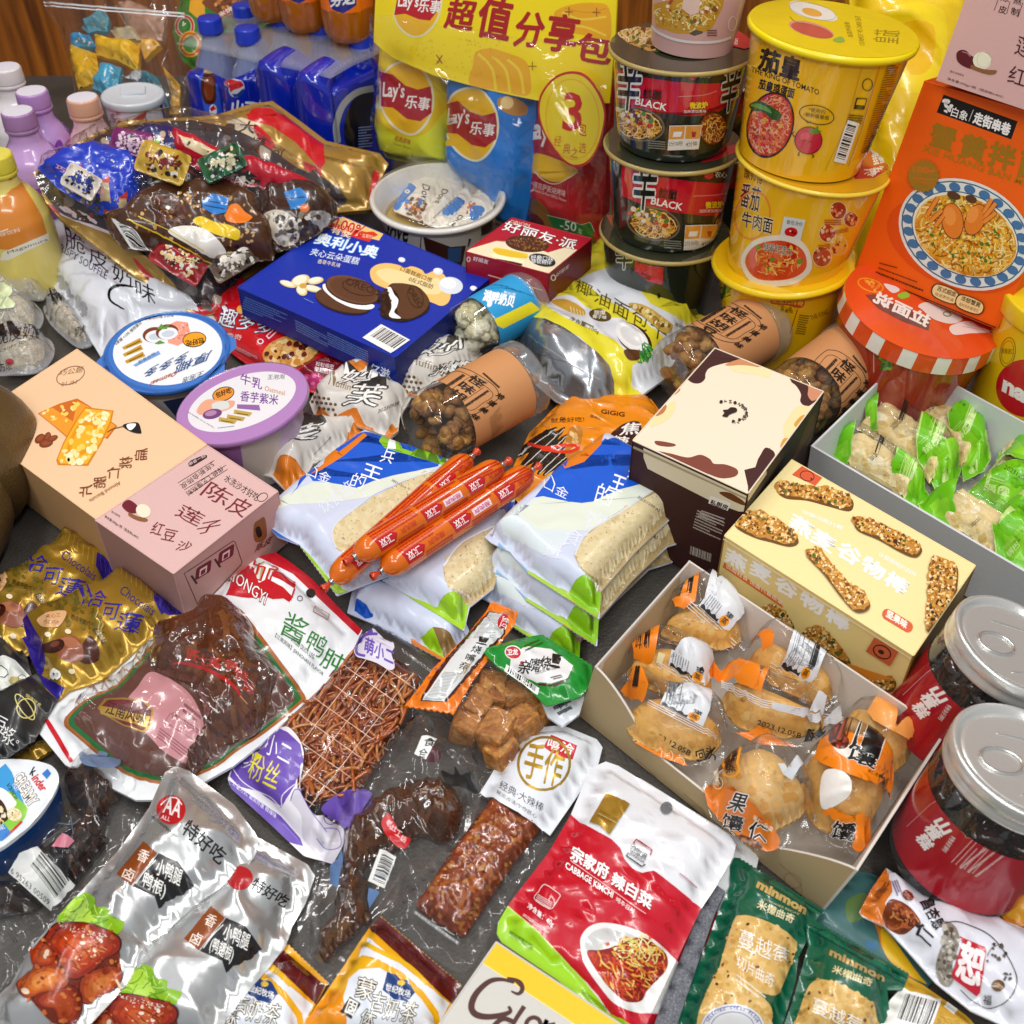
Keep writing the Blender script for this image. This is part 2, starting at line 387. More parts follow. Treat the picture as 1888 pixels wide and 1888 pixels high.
    def outline(s): return np.array(((s.lo[0],s.lo[1]),(s.hi[0],s.lo[1]),(s.hi[0],s.hi[1]),(s.lo[0],s.hi[1])))
    def emit(s,g):
        inks = []; lays = []; T = []; K = []
        if not getattr(s,'bare',False):
            if isinstance(s,Disk): s.emit_base(g)
            else:
                o = s.outline(); T.append(o[np.array(tri(o))]); K.append(np.zeros(len(T[0]),int)); inks.append(c(s.base)); lays.append(-s.off0 / s.dlay); s.emit_base(g)
        if s.art:
            uv = s.inv(np.concatenate([a[0] for a in s.art])); n = 0
            for a in s.art:
                F = [f if len(f) == 3 else None for f in a[1]]; t3 = [f for f in a[1] if len(f) == 3] + [(f[0],f[q],f[q + 1]) for f in a[1] if len(f) > 3 for q in range(1,len(f) - 1)]
                T.append(uv[np.array(t3) + n]); K.append(np.full(len(t3),len(inks))); inks.append(a[2]); lays.append(a[3]); n += len(a[0])
        if not T: return
        lo,hi = np.array(s.lo),np.array(s.hi); T = (np.concatenate(T) - lo) / (hi - lo) * (s.nu,s.nv); K = np.concatenate(K); flat = s.nu == 1 and s.nv == 1
        if not flat: T,K = s.cuts(T,K)
        if isinstance(s,Puff):
            f = T.reshape(-1,2); k = (hi - lo) / (s.nu,s.nv); w = f * k + lo; out = ~in_poly(w,s.out)
            if out.any(): f = f.copy(); f[out] = (near_poly(w[out],s.out) - lo) / k; T = f.reshape(T.shape)
        ar = (T[:,1,0] - T[:,0,0]) * (T[:,2,1] - T[:,0,1]) - (T[:,2,0] - T[:,0,0]) * (T[:,1,1] - T[:,0,1]); ok = np.abs(ar) > 1e-9; T,K,ar = T[ok],K[ok],ar[ok]
        fl = ar * s.sgn < 0; T[fl] = T[fl][:,::-1]
        key = np.round(np.concatenate((T.reshape(-1,2),np.repeat(K,3)[:,None]),1),5); U,ix = np.unique(key,axis=0,return_inverse=True); ix = ix.reshape(-1)
        Q = U[:,:2]; L = np.array(lays)[U[:,2].astype(int)]
        if flat: w = Q * (hi - lo) + lo; p,N = s.S(w),s.nrm(w)
        else: p,N = s.flatten(Q,s.lattice()); N = N / np.maximum(np.linalg.norm(N,axis=1),1e-12)[:,None]
        p = p + N * (s.off0 + s.dlay * L)[:,None]
        F = ix.reshape(-1,3); good = (F[:,0] != F[:,1]) & (F[:,1] != F[:,2]) & (F[:,0] != F[:,2])
        g.mesh(p,[tuple(f) for f in F[good].tolist()],[inks[k] for k in K[good]],N)
    def emit_base(s,g): pass
class Net(Patch):
    """a sheet through a grid of world points, rows from v = 0; 2 or 3 per side"""
    def __init__(s,rows,base='ffffff',nu=1,nv=1,bulge=0.,pw=(.6,.6),seal=(0,0,0,0),wr=0.,wf=8.,seed=1,cr=0.,sgn=1.):
        super().__init__(); s.R = np.array(rows,float); s.base = base; s.nu,s.nv = nu,nv; s.bulge,s.pw,s.seal,s.wr,s.wf,s.seed,s.cr,s.sgn = bulge,pw,seal,wr,wf,seed,cr,sgn
        a = s.flat(np.array([[.5,.5],[.501,.5],[.5,.501]])); s.n0 = unit(np.cross(a[1] - a[0],a[2] - a[0])) * sgn
    @staticmethod
    def L(t,n):
        if n == 2: return np.stack((1 - t,t),1)
        return np.stack((2 * (t - .5) * (t - 1),4 * t * (1 - t),2 * t * (t - .5)),1)
    def flat(s,uv):
        A = s.L(uv[:,1],s.R.shape[0]); B = s.L(uv[:,0],s.R.shape[1]); return np.einsum('na,nb,abk->nk',A,B,s.R)
    def S(s,uv):
        uv = np.asarray(uv,float); p = s.flat(uv)
        if s.bulge or s.wr or s.cr:
            su0,su1,sv0,sv1 = s.seal; a = np.clip((uv[:,0] - su0) / (1 - su0 - su1),0,1); b = np.clip((uv[:,1] - sv0) / (1 - sv0 - sv1),0,1)
            e = np.sin(pi * a).clip(0) ** s.pw[0] * np.sin(pi * b).clip(0) ** s.pw[1]; h = s.bulge * e
            if s.wr: h = h + s.wr * wave(uv[:,0],uv[:,1],s.seed,s.wf) * (.35 + .65 * e)
            if s.cr: h = h + s.cr * crease(uv[:,0],uv[:,1],s.seed + 5,s.wf)
            p = p + h[:,None] * s.n0
        return p
def quad(bl,br,tr,tl,base='ffffff',**k):      # corners (x,y,z) read off the photograph
    return Net([[P(*bl),P(*br)],[P(*tl),P(*tr)]],base,**k)
class Cone(Patch):
    """the wall of a cup, can or jar; prof = [(v, radius)], u runs round it with its middle towards the camera"""
    def __init__(s,B,axis,h,prof,base='ffffff',nu=48,nv=6,ecc=1.):
        super().__init__(); s.B,s.A,s.h,s.prof = np.array(B,float),unit(axis),h,prof; s.base = base; s.nu,s.nv = nu,nv
        d = np.array((0,0,CAM_H)) - s.B - s.A * h / 2; d = unit(d - s.A * (d @ s.A)); s.f = d; s.r = np.cross(s.A,d)
    def rad(s,v): return np.interp(v,[p[0] for p in s.prof],[p[1] for p in s.prof])
    def S(s,uv):
        uv = np.asarray(uv,float); a = (uv[:,0] - .5) * 2 * pi; r = s.rad(uv[:,1]); return s.B + s.A * (uv[:,1:] * s.h) + (s.f * np.cos(a)[:,None] + s.r * np.sin(a)[:,None]) * r[:,None]
class Disk(Patch):
    def __init__(s,C,axis,R,base='ffffff',dome=0.,xdir=(1,0,0),ecc=1.,rim=0.):
        super().__init__(); s.C,s.A,s.R0,s.base,s.dome = np.array(C,float),unit(axis),R,base,dome; s.x = unit(np.array(xdir) - s.A * (np.array(xdir) @ s.A)); s.y = np.cross(s.A,s.x); s.lo,s.hi = (-1.,-1.),(1.,1.); s.ecc = ecc
        if dome: s.nu = s.nv = 12
    def valid(s,uv): return (uv ** 2).sum(1) <= 1.
    def S(s,uv):
        uv = np.asarray(uv,float); r = np.linalg.norm(uv,axis=1); k = np.where(r > 1,1 / np.maximum(r,1e-9),1.); w = uv * k[:,None] * s.R0; q = s.C + s.x * w[:,:1] + s.y * w[:,1:] * s.ecc
        if s.dome: q = q + s.A * (s.dome * (1 - np.minimum(r,1) ** 2))[:,None]
        return q
    def nrm(s,uv):
        if s.dome: return super().nrm(np.asarray(uv) * .998)
        return np.tile(s.A,(len(uv),1))
    def emit_base(s,g):
        n = 56; k = 10 if s.dome else 1; uv = [(0,0)] + [(cos(2 * pi * i / n) * j / k,sin(2 * pi * i / n) * j / k) for j in range(1,k + 1) for i in range(n)]; uv = np.array(uv)
        F = [(0,1 + i,1 + (i + 1) % n) for i in range(n)] + [(1 + (j - 1) * n + i,1 + j * n + i,1 + j * n + (i + 1) % n,1 + (j - 1) * n + (i + 1) % n) for j in range(1,k) for i in range(n)]
        g.mesh(s.S(uv),F,s.base,s.nrm(uv))
class Puff(Patch):
    """a pouch of any outline: pts = outline as seen in the photograph, lying on a plane, swelling from its sealed rim"""
    def __init__(s,pts,z=0.,h=.01,base='ffffff',rim=.004,R=.03,plane=None,cell=.006,under=.0015,wr=0.,wf=300.,cr=0.,cf=120.,seed=1,sm=0,pw=.5,rock=0.,humps=()):
        super().__init__(); q = smooth_pts(pts,4) if sm else np.asarray(pts,float); q = dens(q,16)
        if plane is None: a,b,d = P(944,944,z),P(1044,944,z),P(944,844,z)
        else: a,b,d = (P(*t) for t in plane)
        s.o = a; s.ex = unit(b - a); n = unit(np.cross(b - a,d - a)); n = n if n[2] > 0 or plane is not None and n @ (np.array((0,0,CAM_H)) - a) > 0 else -n; s.n = n; s.ey = np.cross(n,s.ex)
        s.hh,s.rim,s.Rr,s.base,s.under,s.wr,s.wf,s.cr,s.cf,s.seed,s.pw,s.humps = h,rim,R,base,under,wr,wf,cr,cf,seed,pw,[]
        s.out = s.plane_px(q); ar = (s.out[:,0] * np.roll(s.out[:,1],-1) - s.out[:,1] * np.roll(s.out[:,0],-1)).sum()
        if ar < 0: s.out = s.out[::-1]
        for hx,hy,hr,ha in humps: s.humps.append((s.plane_px(np.array([[hx,hy]]))[0],hr,ha))
        lo,hi = s.out.min(0),s.out.max(0); s.lo,s.hi = tuple(lo),tuple(hi); s.nu,s.nv = max(2,int((hi[0] - lo[0]) / cell)),max(2,int((hi[1] - lo[1]) / cell))
    def plane_px(s,px):
        cpos = np.array((0,0,CAM_H)); o = []
        for x,y in px:
            d = ray(x,y); t = ((s.o - cpos) @ s.n) / (d @ s.n); w = cpos + d * t - s.o; o.append((w @ s.ex,w @ s.ey))
        return np.array(o)
    def valid(s,uv): return in_poly(uv,s.out)
    def S(s,uv):
        uv = np.asarray(uv,float); d = dist_poly(uv,s.out) * in_poly(uv,s.out); t = np.clip((d - s.rim) / s.Rr,0,1); e = (1 - (1 - t) ** 2) ** s.pw * np.minimum(1,t * 8); h = s.hh * e
        if s.wr: h = h + s.wr * wave(uv[:,0],uv[:,1],s.seed,s.wf) * (.25 + .75 * e)
        if s.cr: h = h + s.cr * crease(uv[:,0],uv[:,1],s.seed + 3,s.cf) * np.minimum(1,d / max(s.rim,.003))
        for m,r,a in s.humps: h = h + a * np.exp(-((uv - m) ** 2).sum(1) / (r * r)) * np.minimum(1,t * 4)
        return s.o + s.ex * uv[:,:1] + s.ey * uv[:,1:] + s.n * h[:,None]
    def nrm(s,uv):
        e = .0006; du = s.S(uv + (e,0)) - s.S(uv - (e,0)); dv = s.S(uv + (0,e)) - s.S(uv - (0,e)); n = np.cross(du,dv); return n / np.maximum(np.linalg.norm(n,axis=1),1e-14)[:,None]
    def outline(s): return s.out
    def emit_base(s,g):
        o = s.out; nn = len(o); e3 = np.array(s.o + s.ex * o[:,:1] + s.ey * o[:,1:]); lo,hi = np.array(s.lo),np.array(s.hi)
        top = s.flatten((o - lo) / (hi - lo) * (s.nu,s.nv),[s.lattice()[0]])[0]; dn = e3 - s.n * s.under
        g.mesh(np.concatenate((top,dn)),[(i,nn + i,nn + (i + 1) % nn,(i + 1) % nn) for i in range(nn)],s.base); g.mesh(dn,[t[::-1] for t in tri(o)],s.base,np.tile(-s.n,(nn,1)))
# ---------------------------------------------------------------- plain solids
def lathe(g,B,axis,prof,col,n=40,f=None):
    """prof = [(height along the axis, radius)]"""
    A = unit(axis); x = unit(np.cross(A,(0,0,1)) if abs(A[2]) < .9 else np.cross(A,(0,1,0))); y = np.cross(A,x); V = []; B = np.array(B,float)
    for h,r in prof: V += [B + A * h + (x * cos(2 * pi * i / n) + y * sin(2 * pi * i / n)) * max(r,1e-5) for i in range(n)]
    F = [(j * n + i,j * n + (i + 1) % n,(j + 1) * n + (i + 1) % n,(j + 1) * n + i) for j in range(len(prof) - 1) for i in range(n)]
    return g.mesh(V,F,col)
def tube(g,pts,r,col,n=10,caps=True,k=4):
    p = smooth_pts(pts,k,False) if len(pts) > 2 else np.asarray(pts,float); m = len(p); rr = np.interp(np.linspace(0,1,m),np.linspace(0,1,len(r)),r) if np.ndim(r) else np.full(m,r); t = np.gradient(p,axis=0); V = []
    u = unit(np.cross(t[0],(0,0,1) if abs(unit(t[0])[2]) < .9 else (0,1,0)))
    for i in range(m):
        tt = unit(t[i]); u = unit(u - tt * (u @ tt)); w = np.cross(tt,u); V += [p[i] + (u * cos(2 * pi * j / n) + w * sin(2 * pi * j / n)) * rr[i] for j in range(n)]
    F = [(i * n + j,i * n + (j + 1) % n,(i + 1) * n + (j + 1) % n,(i + 1) * n + j) for i in range(m - 1) for j in range(n)]
    if caps: V += [p[0],p[-1]]; b = m * n; F += [(b,(j + 1) % n,j) for j in range(n)] + [(b + 1,(m - 1) * n + j,(m - 1) * n + (j + 1) % n) for j in range(n)]
    return g.mesh(V,F,col)
def _ico(sub):
    bm = bmesh.new(); bmesh.ops.create_icosphere(bm,subdivisions=sub,radius=1); V = np.array([v.co[:] for v in bm.verts]); bm.verts.index_update(); F = [tuple(v.index for v in f.verts) for f in bm.faces]; bm.free(); return V,F
ICO = {k: _ico(k) for k in (1,2,3)}
def lump(g,m,r,col,seed=0,sub=2,rough=.2,sq=(1,1,1),rot=None,f=2.2):
    V,F = ICO[sub]; k = 1 + rough * wave(V[:,0] + V[:,2] * .7,V[:,1] - V[:,2] * .5,seed,f) + rough * .4 * wave(V[:,2],V[:,0] * 1.3,seed + 9,f * 2.2)
    W = V * k[:,None] * np.array(sq) * r
    if rot is None:
        q = random.Random(seed); rot = Matrix.Rotation(q.uniform(0,6.3),3,'Z') @ Matrix.Rotation(q.uniform(0,3),3,'X')
    W = W @ np.array(rot).T; return g.mesh(W + np.array(m),F,col)
def boxg(g,o,x,y,z,col):
    """a block from corner o along the three edge vectors; col one ink or six (bottom, top, front, right, back, left)"""
    o,x,y,z = (np.array(t,float) for t in (o,x,y,z)); q = [o,o + x,o + x + y,o + y,o + z,o + x + z,o + x + y + z,o + y + z]
    for i,f in enumerate(((0,3,2,1),(4,5,6,7),(0,1,5,4),(1,2,6,5),(2,3,7,6),(3,0,4,7))):
        W = [q[j] for j in f]; n = unit(np.cross(W[1] - W[0],W[2] - W[0])); g.mesh(W,[(0,1,2,3)],col[i] if isinstance(col,(list,tuple)) and len(col) == 6 else col,np.tile(n,(4,1)))
    return g
class Edges:
    """the folded, slightly rounded edges of a carton"""
    def __init__(s,T,D,col,low=None): s.T,s.D,s.col,s.low = T,D,col,low or col
    def emit(s,g):
        for i in range(4):
            tube(g,[s.T[i],s.T[i - 1]],.0006,s.col,8,False); tube(g,[s.T[i],s.D[i]],.0006,s.low,8,False)
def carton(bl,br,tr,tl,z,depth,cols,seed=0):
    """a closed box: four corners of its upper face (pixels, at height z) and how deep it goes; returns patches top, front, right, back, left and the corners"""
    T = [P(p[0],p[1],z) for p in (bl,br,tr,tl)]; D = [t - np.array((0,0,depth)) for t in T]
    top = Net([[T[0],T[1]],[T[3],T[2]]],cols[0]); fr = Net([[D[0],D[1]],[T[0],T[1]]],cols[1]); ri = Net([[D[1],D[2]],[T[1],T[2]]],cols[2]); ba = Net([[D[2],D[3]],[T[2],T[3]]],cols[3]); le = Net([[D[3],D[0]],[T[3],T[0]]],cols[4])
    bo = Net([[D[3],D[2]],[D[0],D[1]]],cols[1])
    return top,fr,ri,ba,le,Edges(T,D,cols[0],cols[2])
# ---------------------------------------------------------------- reading positions off 480-pixel blocks of the photograph
class K:
    def __init__(s,col,row): s.x,s.y = (0,470,940,1408)[col],(0,470,940,1408)[row]
    def __call__(s,X,Y): return (s.x + X / 3.933,s.y + Y / 3.933)
    def l(s,*q): return [s(q[i],q[i + 1]) for i in range(0,len(q),2)]
# ---------------------------------------------------------------- setting: the leather bench top and the wooden panel behind
def shader(name,f):
    m = bpy.data.materials.new(name); m.use_nodes = True; f(m.node_tree,m.node_tree.nodes['Principled BSDF'],m.node_tree.links.new); return m
def n_leather(nt,b,L):
    co = nt.nodes.new('ShaderNodeTexCoord'); v = nt.nodes.new('ShaderNodeTexVoronoi'); v.inputs['Scale'].default_value = 420; L(co.outputs['Object'],v.inputs['Vector'])
    n = nt.nodes.new('ShaderNodeTexNoise'); n.inputs['Scale'].default_value = 9; n.inputs['Detail'].default_value = 6; L(co.outputs['Object'],n.inputs['Vector'])
    r = nt.nodes.new('ShaderNodeValToRGB'); r.color_ramp.elements[0].color = c('36322e')[:3] + (1,); r.color_ramp.elements[1].color = c('544f49')[:3] + (1,); r.color_ramp.elements[0].position = .3; r.color_ramp.elements[1].position = .7; L(n.outputs[0],r.inputs[0]); L(r.outputs[0],b.inputs['Base Color'])
    bp = nt.nodes.new('ShaderNodeBump'); bp.inputs['Distance'].default_value = .0004; L(v.outputs[0],bp.inputs['Height']); L(bp.outputs[0],b.inputs['Normal']); b.inputs['Roughness'].default_value = .56
LEATHER = shader('grey_brown_leather',n_leather)
def n_brown(nt,b,L):
    n_leather(nt,b,L); r = [n for n in nt.nodes if n.type == 'VALTORGB'][0]; r.color_ramp.elements[0].color = c('3a2a14')[:3] + (1,); r.color_ramp.elements[1].color = c('6a5430')[:3] + (1,); b.inputs['Roughness'].default_value = .3
BROWNL = shader('brown_leather',n_brown)
def n_wood(nt,b,L):
    co = nt.nodes.new('ShaderNodeTexCoord'); mp = nt.nodes.new('ShaderNodeMapping'); mp.inputs['Scale'].default_value = (14,14,.9); L(co.outputs['Object'],mp.inputs[0])
    n = nt.nodes.new('ShaderNodeTexNoise'); n.inputs['Scale'].default_value = 5; n.inputs['Detail'].default_value = 8; n.inputs['Distortion'].default_value = .6; L(mp.outputs[0],n.inputs['Vector'])
    r = nt.nodes.new('ShaderNodeValToRGB'); r.color_ramp.elements[0].color = c('5a2c08')[:3] + (1,); r.color_ramp.elements[1].color = c('b5681f')[:3] + (1,); r.color_ramp.elements[0].position = .3; r.color_ramp.elements[1].position = .72; L(n.outputs[0],r.inputs[0]); L(r.outputs[0],b.inputs['Base Color']); b.inputs['Roughness'].default_value = .35
WOOD = shader('brown_wood',n_wood)
def struct(name,g,m):
    o = build(name,g,m); o['kind'] = 'structure'; return o
struct('floor',G().mesh([(-3,-1,0),(3,-1,0),(3,1.66,0),(-3,1.66,0)],[(0,1,2,3)],'6f6a62'),LEATHER)
struct('wall',boxg(G(),(-3,1.66,-.6),(6,0,0),(0,.06,0),(0,0,2.4),'8a4a14'),WOOD)
# brown leather bolster at the left edge
g = G(); q = P(-30,1010,.03)
V = []; n = 40; m = 24
for j in range(n + 1):
    t = j / n
    for i in range(m):
        a = 2 * pi * i / m; r = .062 * (1 - .12 * math.exp(-((t - .62) / .03) ** 2)); e = .3 + .7 * min(1,sqrt(max(0,1 - (2 * t - 1) ** 8)))
        V.append(q + np.array((-.045 + cos(a) * r * e,(t - .45) * .26,.02 + sin(a) * r * e)))
F = [(j * m + i,j * m + (i + 1) % m,(j + 1) * m + (i + 1) % m,(j + 1) * m + i) for j in range(n) for i in range(m)]
Thing('leather_cushion','brown leather bolster with a stitched seam at the left edge','cushion').solo(G().mesh(V,[f[::-1] for f in F],'5a4420'),BROWNL).done()
def box_thing(name,label,cat,patches,m=CARD,group=None,more=None):
    T = Thing(name,label,cat,group).solo(G().add(*patches),m); T.done(); return T
# ---------------------------------------------------------------- blue box of sandwich cakes
BL = '0c2fa8'
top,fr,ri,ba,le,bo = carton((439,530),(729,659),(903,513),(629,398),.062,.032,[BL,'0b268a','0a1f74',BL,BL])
a = K(1,0); b = K(1,1)
top.poly('f6cf7a',a.l(515,1645,640,1568,945,1685,900,1745)).poly('d8322a',a.l(520,1640,560,1615,870,1700,830,1755,740,1730)).text('d8201c','100%',a(575,1655),a(775,1720),(8,-19),.02,'fff0c0',.03).text('ffe9c0','有奖',a(545,1685),a(690,1735),(5,-11),.02)
top.poly('e03a22',a.l(760,1685,860,1680,895,1705,800,1745)).text('fff2d0','立即扫',a(775,1720),a(850,1735),7)
for q,cc in ((.09,'2a66e8'),(.045,'6fc2f4')): top.text(cc,'奥利小奥',a(425,1765),a(870,1875),(11,-20),q)
top.text('ffffff','奥利小奥',a(425,1765),a(870,1875),(11,-20),.02)
top.text('dfeaff','夹心云朵蛋糕',a(395,1850),b(745,75),(6,-13),.015).text('f6ead0','香草牛乳味',b(450,62),b(615,95),(3,-8))
top.poly('f6c878',b.l(835,120,880,75,960,62,1040,75,1090,95,1140,85,1210,110,1240,140,1310,115,1370,145,1400,200,1420,290,1400,350,1350,372,1290,350,1230,330,1100,300,960,250,860,200),1)
top.poly('fbe0a4',b.l(880,130,960,100,1090,130,1240,180,1330,170,1360,250,1300,290,1100,250,950,200),1)
top.text('1c1408','口蛋糕般口感',b(1050,115),b(1275,205),(4,-8),.01).text('1c1408','0反式脂肪',b(1110,190),b(1285,252),(4,-8),.01)
for x,y,r in ((1065,38,26),(1328,122,36),(1420,225,88),(1585,245,26)): top.ell('dfe8f4',*b(x,y),r / 3.93,r / 5.6,8).ell('ffffff',*b(x - r * .2,y - r * .18),r / 6,r / 9,8)
for x,y,rx,ry,r in ((330,190,40,70,70),(440,190,58,26,-10),(420,248,70,24,12),(340,262,44,34,40),(240,215,62,22,18)): top.ell('e8cf92',*b(x,y),rx / 3.93,ry / 3.93,r).ell('fdf3d8',*b(x - 4,y - 5),rx / 4.9,ry / 5.2,r)
top.ell('d8a848',*b(350,228),7,5,0)
top.ell('2e1a10',*b(640,345),52,21,14).ell('5a3a26',*b(640,335),52,20,14)
top.poly('ffffff',b.l(500,215,540,225,640,300,760,350,860,365,855,392,800,400,700,385,590,335,510,270,492,235),1)
top.ell('3a2216',*b(705,262),51,24,17).ell('6a4630',*b(708,255),50,23,17).ell('5e3c28',*b(712,258),44,19,17).ring('3c2214',*b(755,243),31,13,14,2.2).text('3c2214','OREO',b(655,215),b(855,290),(4,-12),.02)
top.poly('22120a',b.l(1000,210,1090,215,1190,240,1260,320,1262,400,1200,450,1080,490,960,470,910,440,920,390,910,300,960,240),1).poly('5a3826',b.l(1000,212,1090,212,1190,240,1258,320,1240,400,1150,460,1060,462,1030,400,1050,340,1030,280,990,240),1)
top.poly('ffffff',b.l(955,250,985,240,1010,290,1040,330,1030,380,1010,420,1060,462,1000,462,972,440,990,390,985,330),1).specks(['3a2012','4a2a1a','2a160c'],b.l(890,250,960,260,985,340,970,440,920,440,890,350),50,1.5,4,5)
top.ring('36200f',*b(1165,310),13,21,-22,1.6).text('36200f','OREO',b(1105,262),b(1190,395),(9,-6),.02)
top.bars(b(780,605),b(985,718),b(915,508),26).line('7aa0e0',1,b.l(355,320,425,355))
top.bars(b(800,600),b(1000,710),b(925,512),26)
fr.small('5f86d8',(452,547),(530,580),(446,566),6,3,.5).small('6f93dc',b(290,470),b(520,590),b(300,540),5,4,.5).small('6f93dc',b(525,560),b(820,700),b(530,640),6,5,.5)
fr.text('e8f0ff','亿滋',b(840,850),b(980,900),(0,-17),.02)
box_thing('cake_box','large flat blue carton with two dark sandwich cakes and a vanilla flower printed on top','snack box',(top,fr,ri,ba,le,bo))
# ---------------------------------------------------------------- red pie box
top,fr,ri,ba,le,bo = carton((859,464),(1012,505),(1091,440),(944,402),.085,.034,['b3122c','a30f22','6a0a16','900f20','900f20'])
a = K(2,0); e = K(1,0); b = K(2,1)
top.poly('f3e6c4',[(859,464),(890,443),(960,446),(1010,466),(1091,441),(1091,445),(1012,505)])
top.poly('b3122c',[(866,459),(944,402),(1091,440),(1066,461),(990,446),(930,440)])
for q,cc in ((.05,'6e0818'),(.012,'ffffff')): top.text(cc,'好丽友·派',(925,424),(1058,461),(9,-17),q)
top.text('f0d8c0','ORION',(940,411),(976,419),6).ell('4a2410',972,450,40,15,6).specks(['7a4522','9a6434','5a2c14','b07a44'],ellp(972,449,38,13,6),160,.8,1.8,3)
top.poly('f2cf3c',b.l(-110,-50,-60,-45,110,-10,130,5,110,20,-60,5,-120,-25),1).poly('fdf0b0',b.l(-120,-22,90,20,80,34,-70,10,-130,-10),1).poly('e8c030',[(909,462),(925,460),(966,470),(968,477),(925,472)],1).poly('fff6d0',[(905,468),(962,480),(960,486),(915,477)],1).poly('3a1c0c',[(915,478),(962,487),(948,493),(918,486)],1)
top.ell('1c2030',*b(235,40),25,11,14).text('ffffff','经典口味',b(150,35),b(315,52),9).text('ffffff','酥软相伴',b(155,62),b(300,76),8)
fr.text('ffffff','好丽友',e(1580,1888),e(1690,1915),8).ring('f4d0c8',864,478,3,4,0,1.5).line('f4c8b8',2,[(900,507),(1000,535)])
ri.text('ffe8e0','好丽友',b(330,165),b(425,95),(3,-9)).ring('ffe8e0',*b(315,165),4,5,0,1.6)
box_thing('pie_box','small dark red carton with a chocolate pie printed on its lid','snack box',(top,fr,ri,ba,le,bo))
# ---------------------------------------------------------------- orange noodle box standing on the striped tub
def upright(bl,br,Ybl,Ybr,tl,Ytl,thick,base,side,topc):
    A,B,D = PY(*bl,Ybl),PY(*br,Ybr),PY(*tl,Ytl); C = D + B - A; n = unit(np.cross(B - A,D - A)); k = -n * thick
    return (Net([[A,B],[D,C]],base),Net([[A + k,A],[D + k,D]],side),Net([[B,B + k],[C,C + k]],side),Net([[D,C],[D + k,C + k]],topc),Net([[B + k,A + k],[C + k,D + k]],base),Net([[A + k,B + k],[A,B]],side),Edges([A,B,C,D],[A + k,B + k,C + k,D + k],base))
OR = 'f4640c'
W = upright((1577,499),(1838,606),.90,.80,(1705,150),.905,.05,OR,'d84c06','e05606'); f = W[0]
a = K(3,0); b = K(3,1)
f.poly('151514',a.l(1305,685,1842,880,1795,1010,1255,815)).text('ffffff','白象',a(1355,840),a(1470,880),(5,-17),.012).line('d8d8d8',1.2,a.l(1522,795,1488,880)).text('ffffff','走街串巷',a(1515,890),a(1775,985),(6,-21),.045)
f.specks(['f0f0f0'],a.l(1290,720,1350,715,1365,780,1330,815,1285,790),16,2,5,2)
for ch,p,q,u in (('蟹',(1195,1050),(1365,1105),(10,-42)),('黄',(1410,1135),(1590,1185),(10,-44)),('拌',(1620,1190),(1800,1250),(10,-44)),('面',(1840,1270),(2020,1330),(10,-44))): f.text(c('b88a26',.5),ch,a(*p),a(*q),u,.035)
f.text(c('c08a20',.4),'XIE HUANG BAN MIAN',a(1150,1095),a(2010,1390),(4,-12),.01)
f.ell('e2520a',1762,452,134,76,24)
f.poly('e4ebe4',ellp(1780,432,128,97,26,48)).ring('3c6286',1780,432,122,91,26,2.5)
for t in range(24):
    an = 2 * pi * t / 24; r = radians(26); x,y = 111 * cos(an),81 * sin(an); f.ell('4878a8',1780 + x * cos(r) - y * sin(r),432 + x * sin(r) + y * cos(r),11,8,26)
f.poly('f2f0dc',ellp(1780,432,103,73,26,40)).ring('3c6286',1780,432,103,73,26,2)
NO = ellp(1781,434,99,69,26,40)
f.poly('e2a42c',NO).strokes(['f6d878','f0c048','e8a828','fae8a0','9a6010','d88818'],NO,620,26,2.6,4,3).specks(['f0a818','f8c840','e88a10','fbe28a','4c7a28'],ellp(1781,428,84,56,26),320,1.5,4.5,5)
for x,y,rx,ry,ro in ((1375,1600,19,32,-8),(1540,1590,17,29,22)): f.ell('8a3a06',*a(x,y),rx + 1.6,ry + 1.6,ro).ell('e88428',*a(x,y),rx,ry,ro).ell('f49a44',*a(x - 20,y - 35),rx * .6,ry * .55,ro)
for q in ((1190,1560,1270,1430),(1215,1600,1300,1520),(1250,1640,1310,1560),(1600,1540,1660,1440),(1610,1570,1690,1470),(1600,1610,1690,1540)): f.line('8a3a06',9,a.l(*q)).line('ef9038',7,a.l(*q))
f.ell('5c3a20',*a(1385,1415),13,7,20).ell('5c3a20',*a(1510,1440),11,7,20)
sc = ellp(*a(1165,1275),27,28,0,40); sc[::2] = (sc[::2] - sc.mean(0)) * 1.1 + sc.mean(0)
f.poly(c('b89030',.5),sc).text('d87018','100g',a(1085,1255),a(1240,1275),15,.03).line('d87018',2,a.l(1095,1290,1240,1300)).text('d87018','足料面饼',a(1095,1330),a(1235,1340),7)
f.small('5a2400',b(845,50),b(975,85),b(845,60),1,4,.6).small('4a1c00',b(840,85),b(1120,190),b(840,95),1,5).small('3a1800',b(820,115),b(1165,250),b(815,128),1,8)
f.poly('3a2010',b.l(1255,205,1415,265,1390,355,1230,290),1).poly('f0d898',b.l(1262,212,1408,268,1384,348,1238,288),1).text('2c1808','苏式细面',b(1262,255),b(1395,302),(3,-9),.02).text('8a3a08','地道更劲道',b(1245,288),b(1380,338),(2,-6))
f.poly('3a2010',b.l(1430,280,1597,345,1570,430,1405,370),1).poly('f0d898',b.l(1437,288,1590,348,1564,423,1412,366),1).text('2c1808','浓郁蟹黄',b(1435,325),b(1572,380),(3,-9),.02).text('8a3a08','真材实料看得见',b(1420,362),b(1560,415),(2,-6))
f.line('2a1408',2.2,[(1577,496),(1838,603)])
box_thing('noodle_box','orange carton with a plate of crab noodles, standing on the striped tub','food box',W)
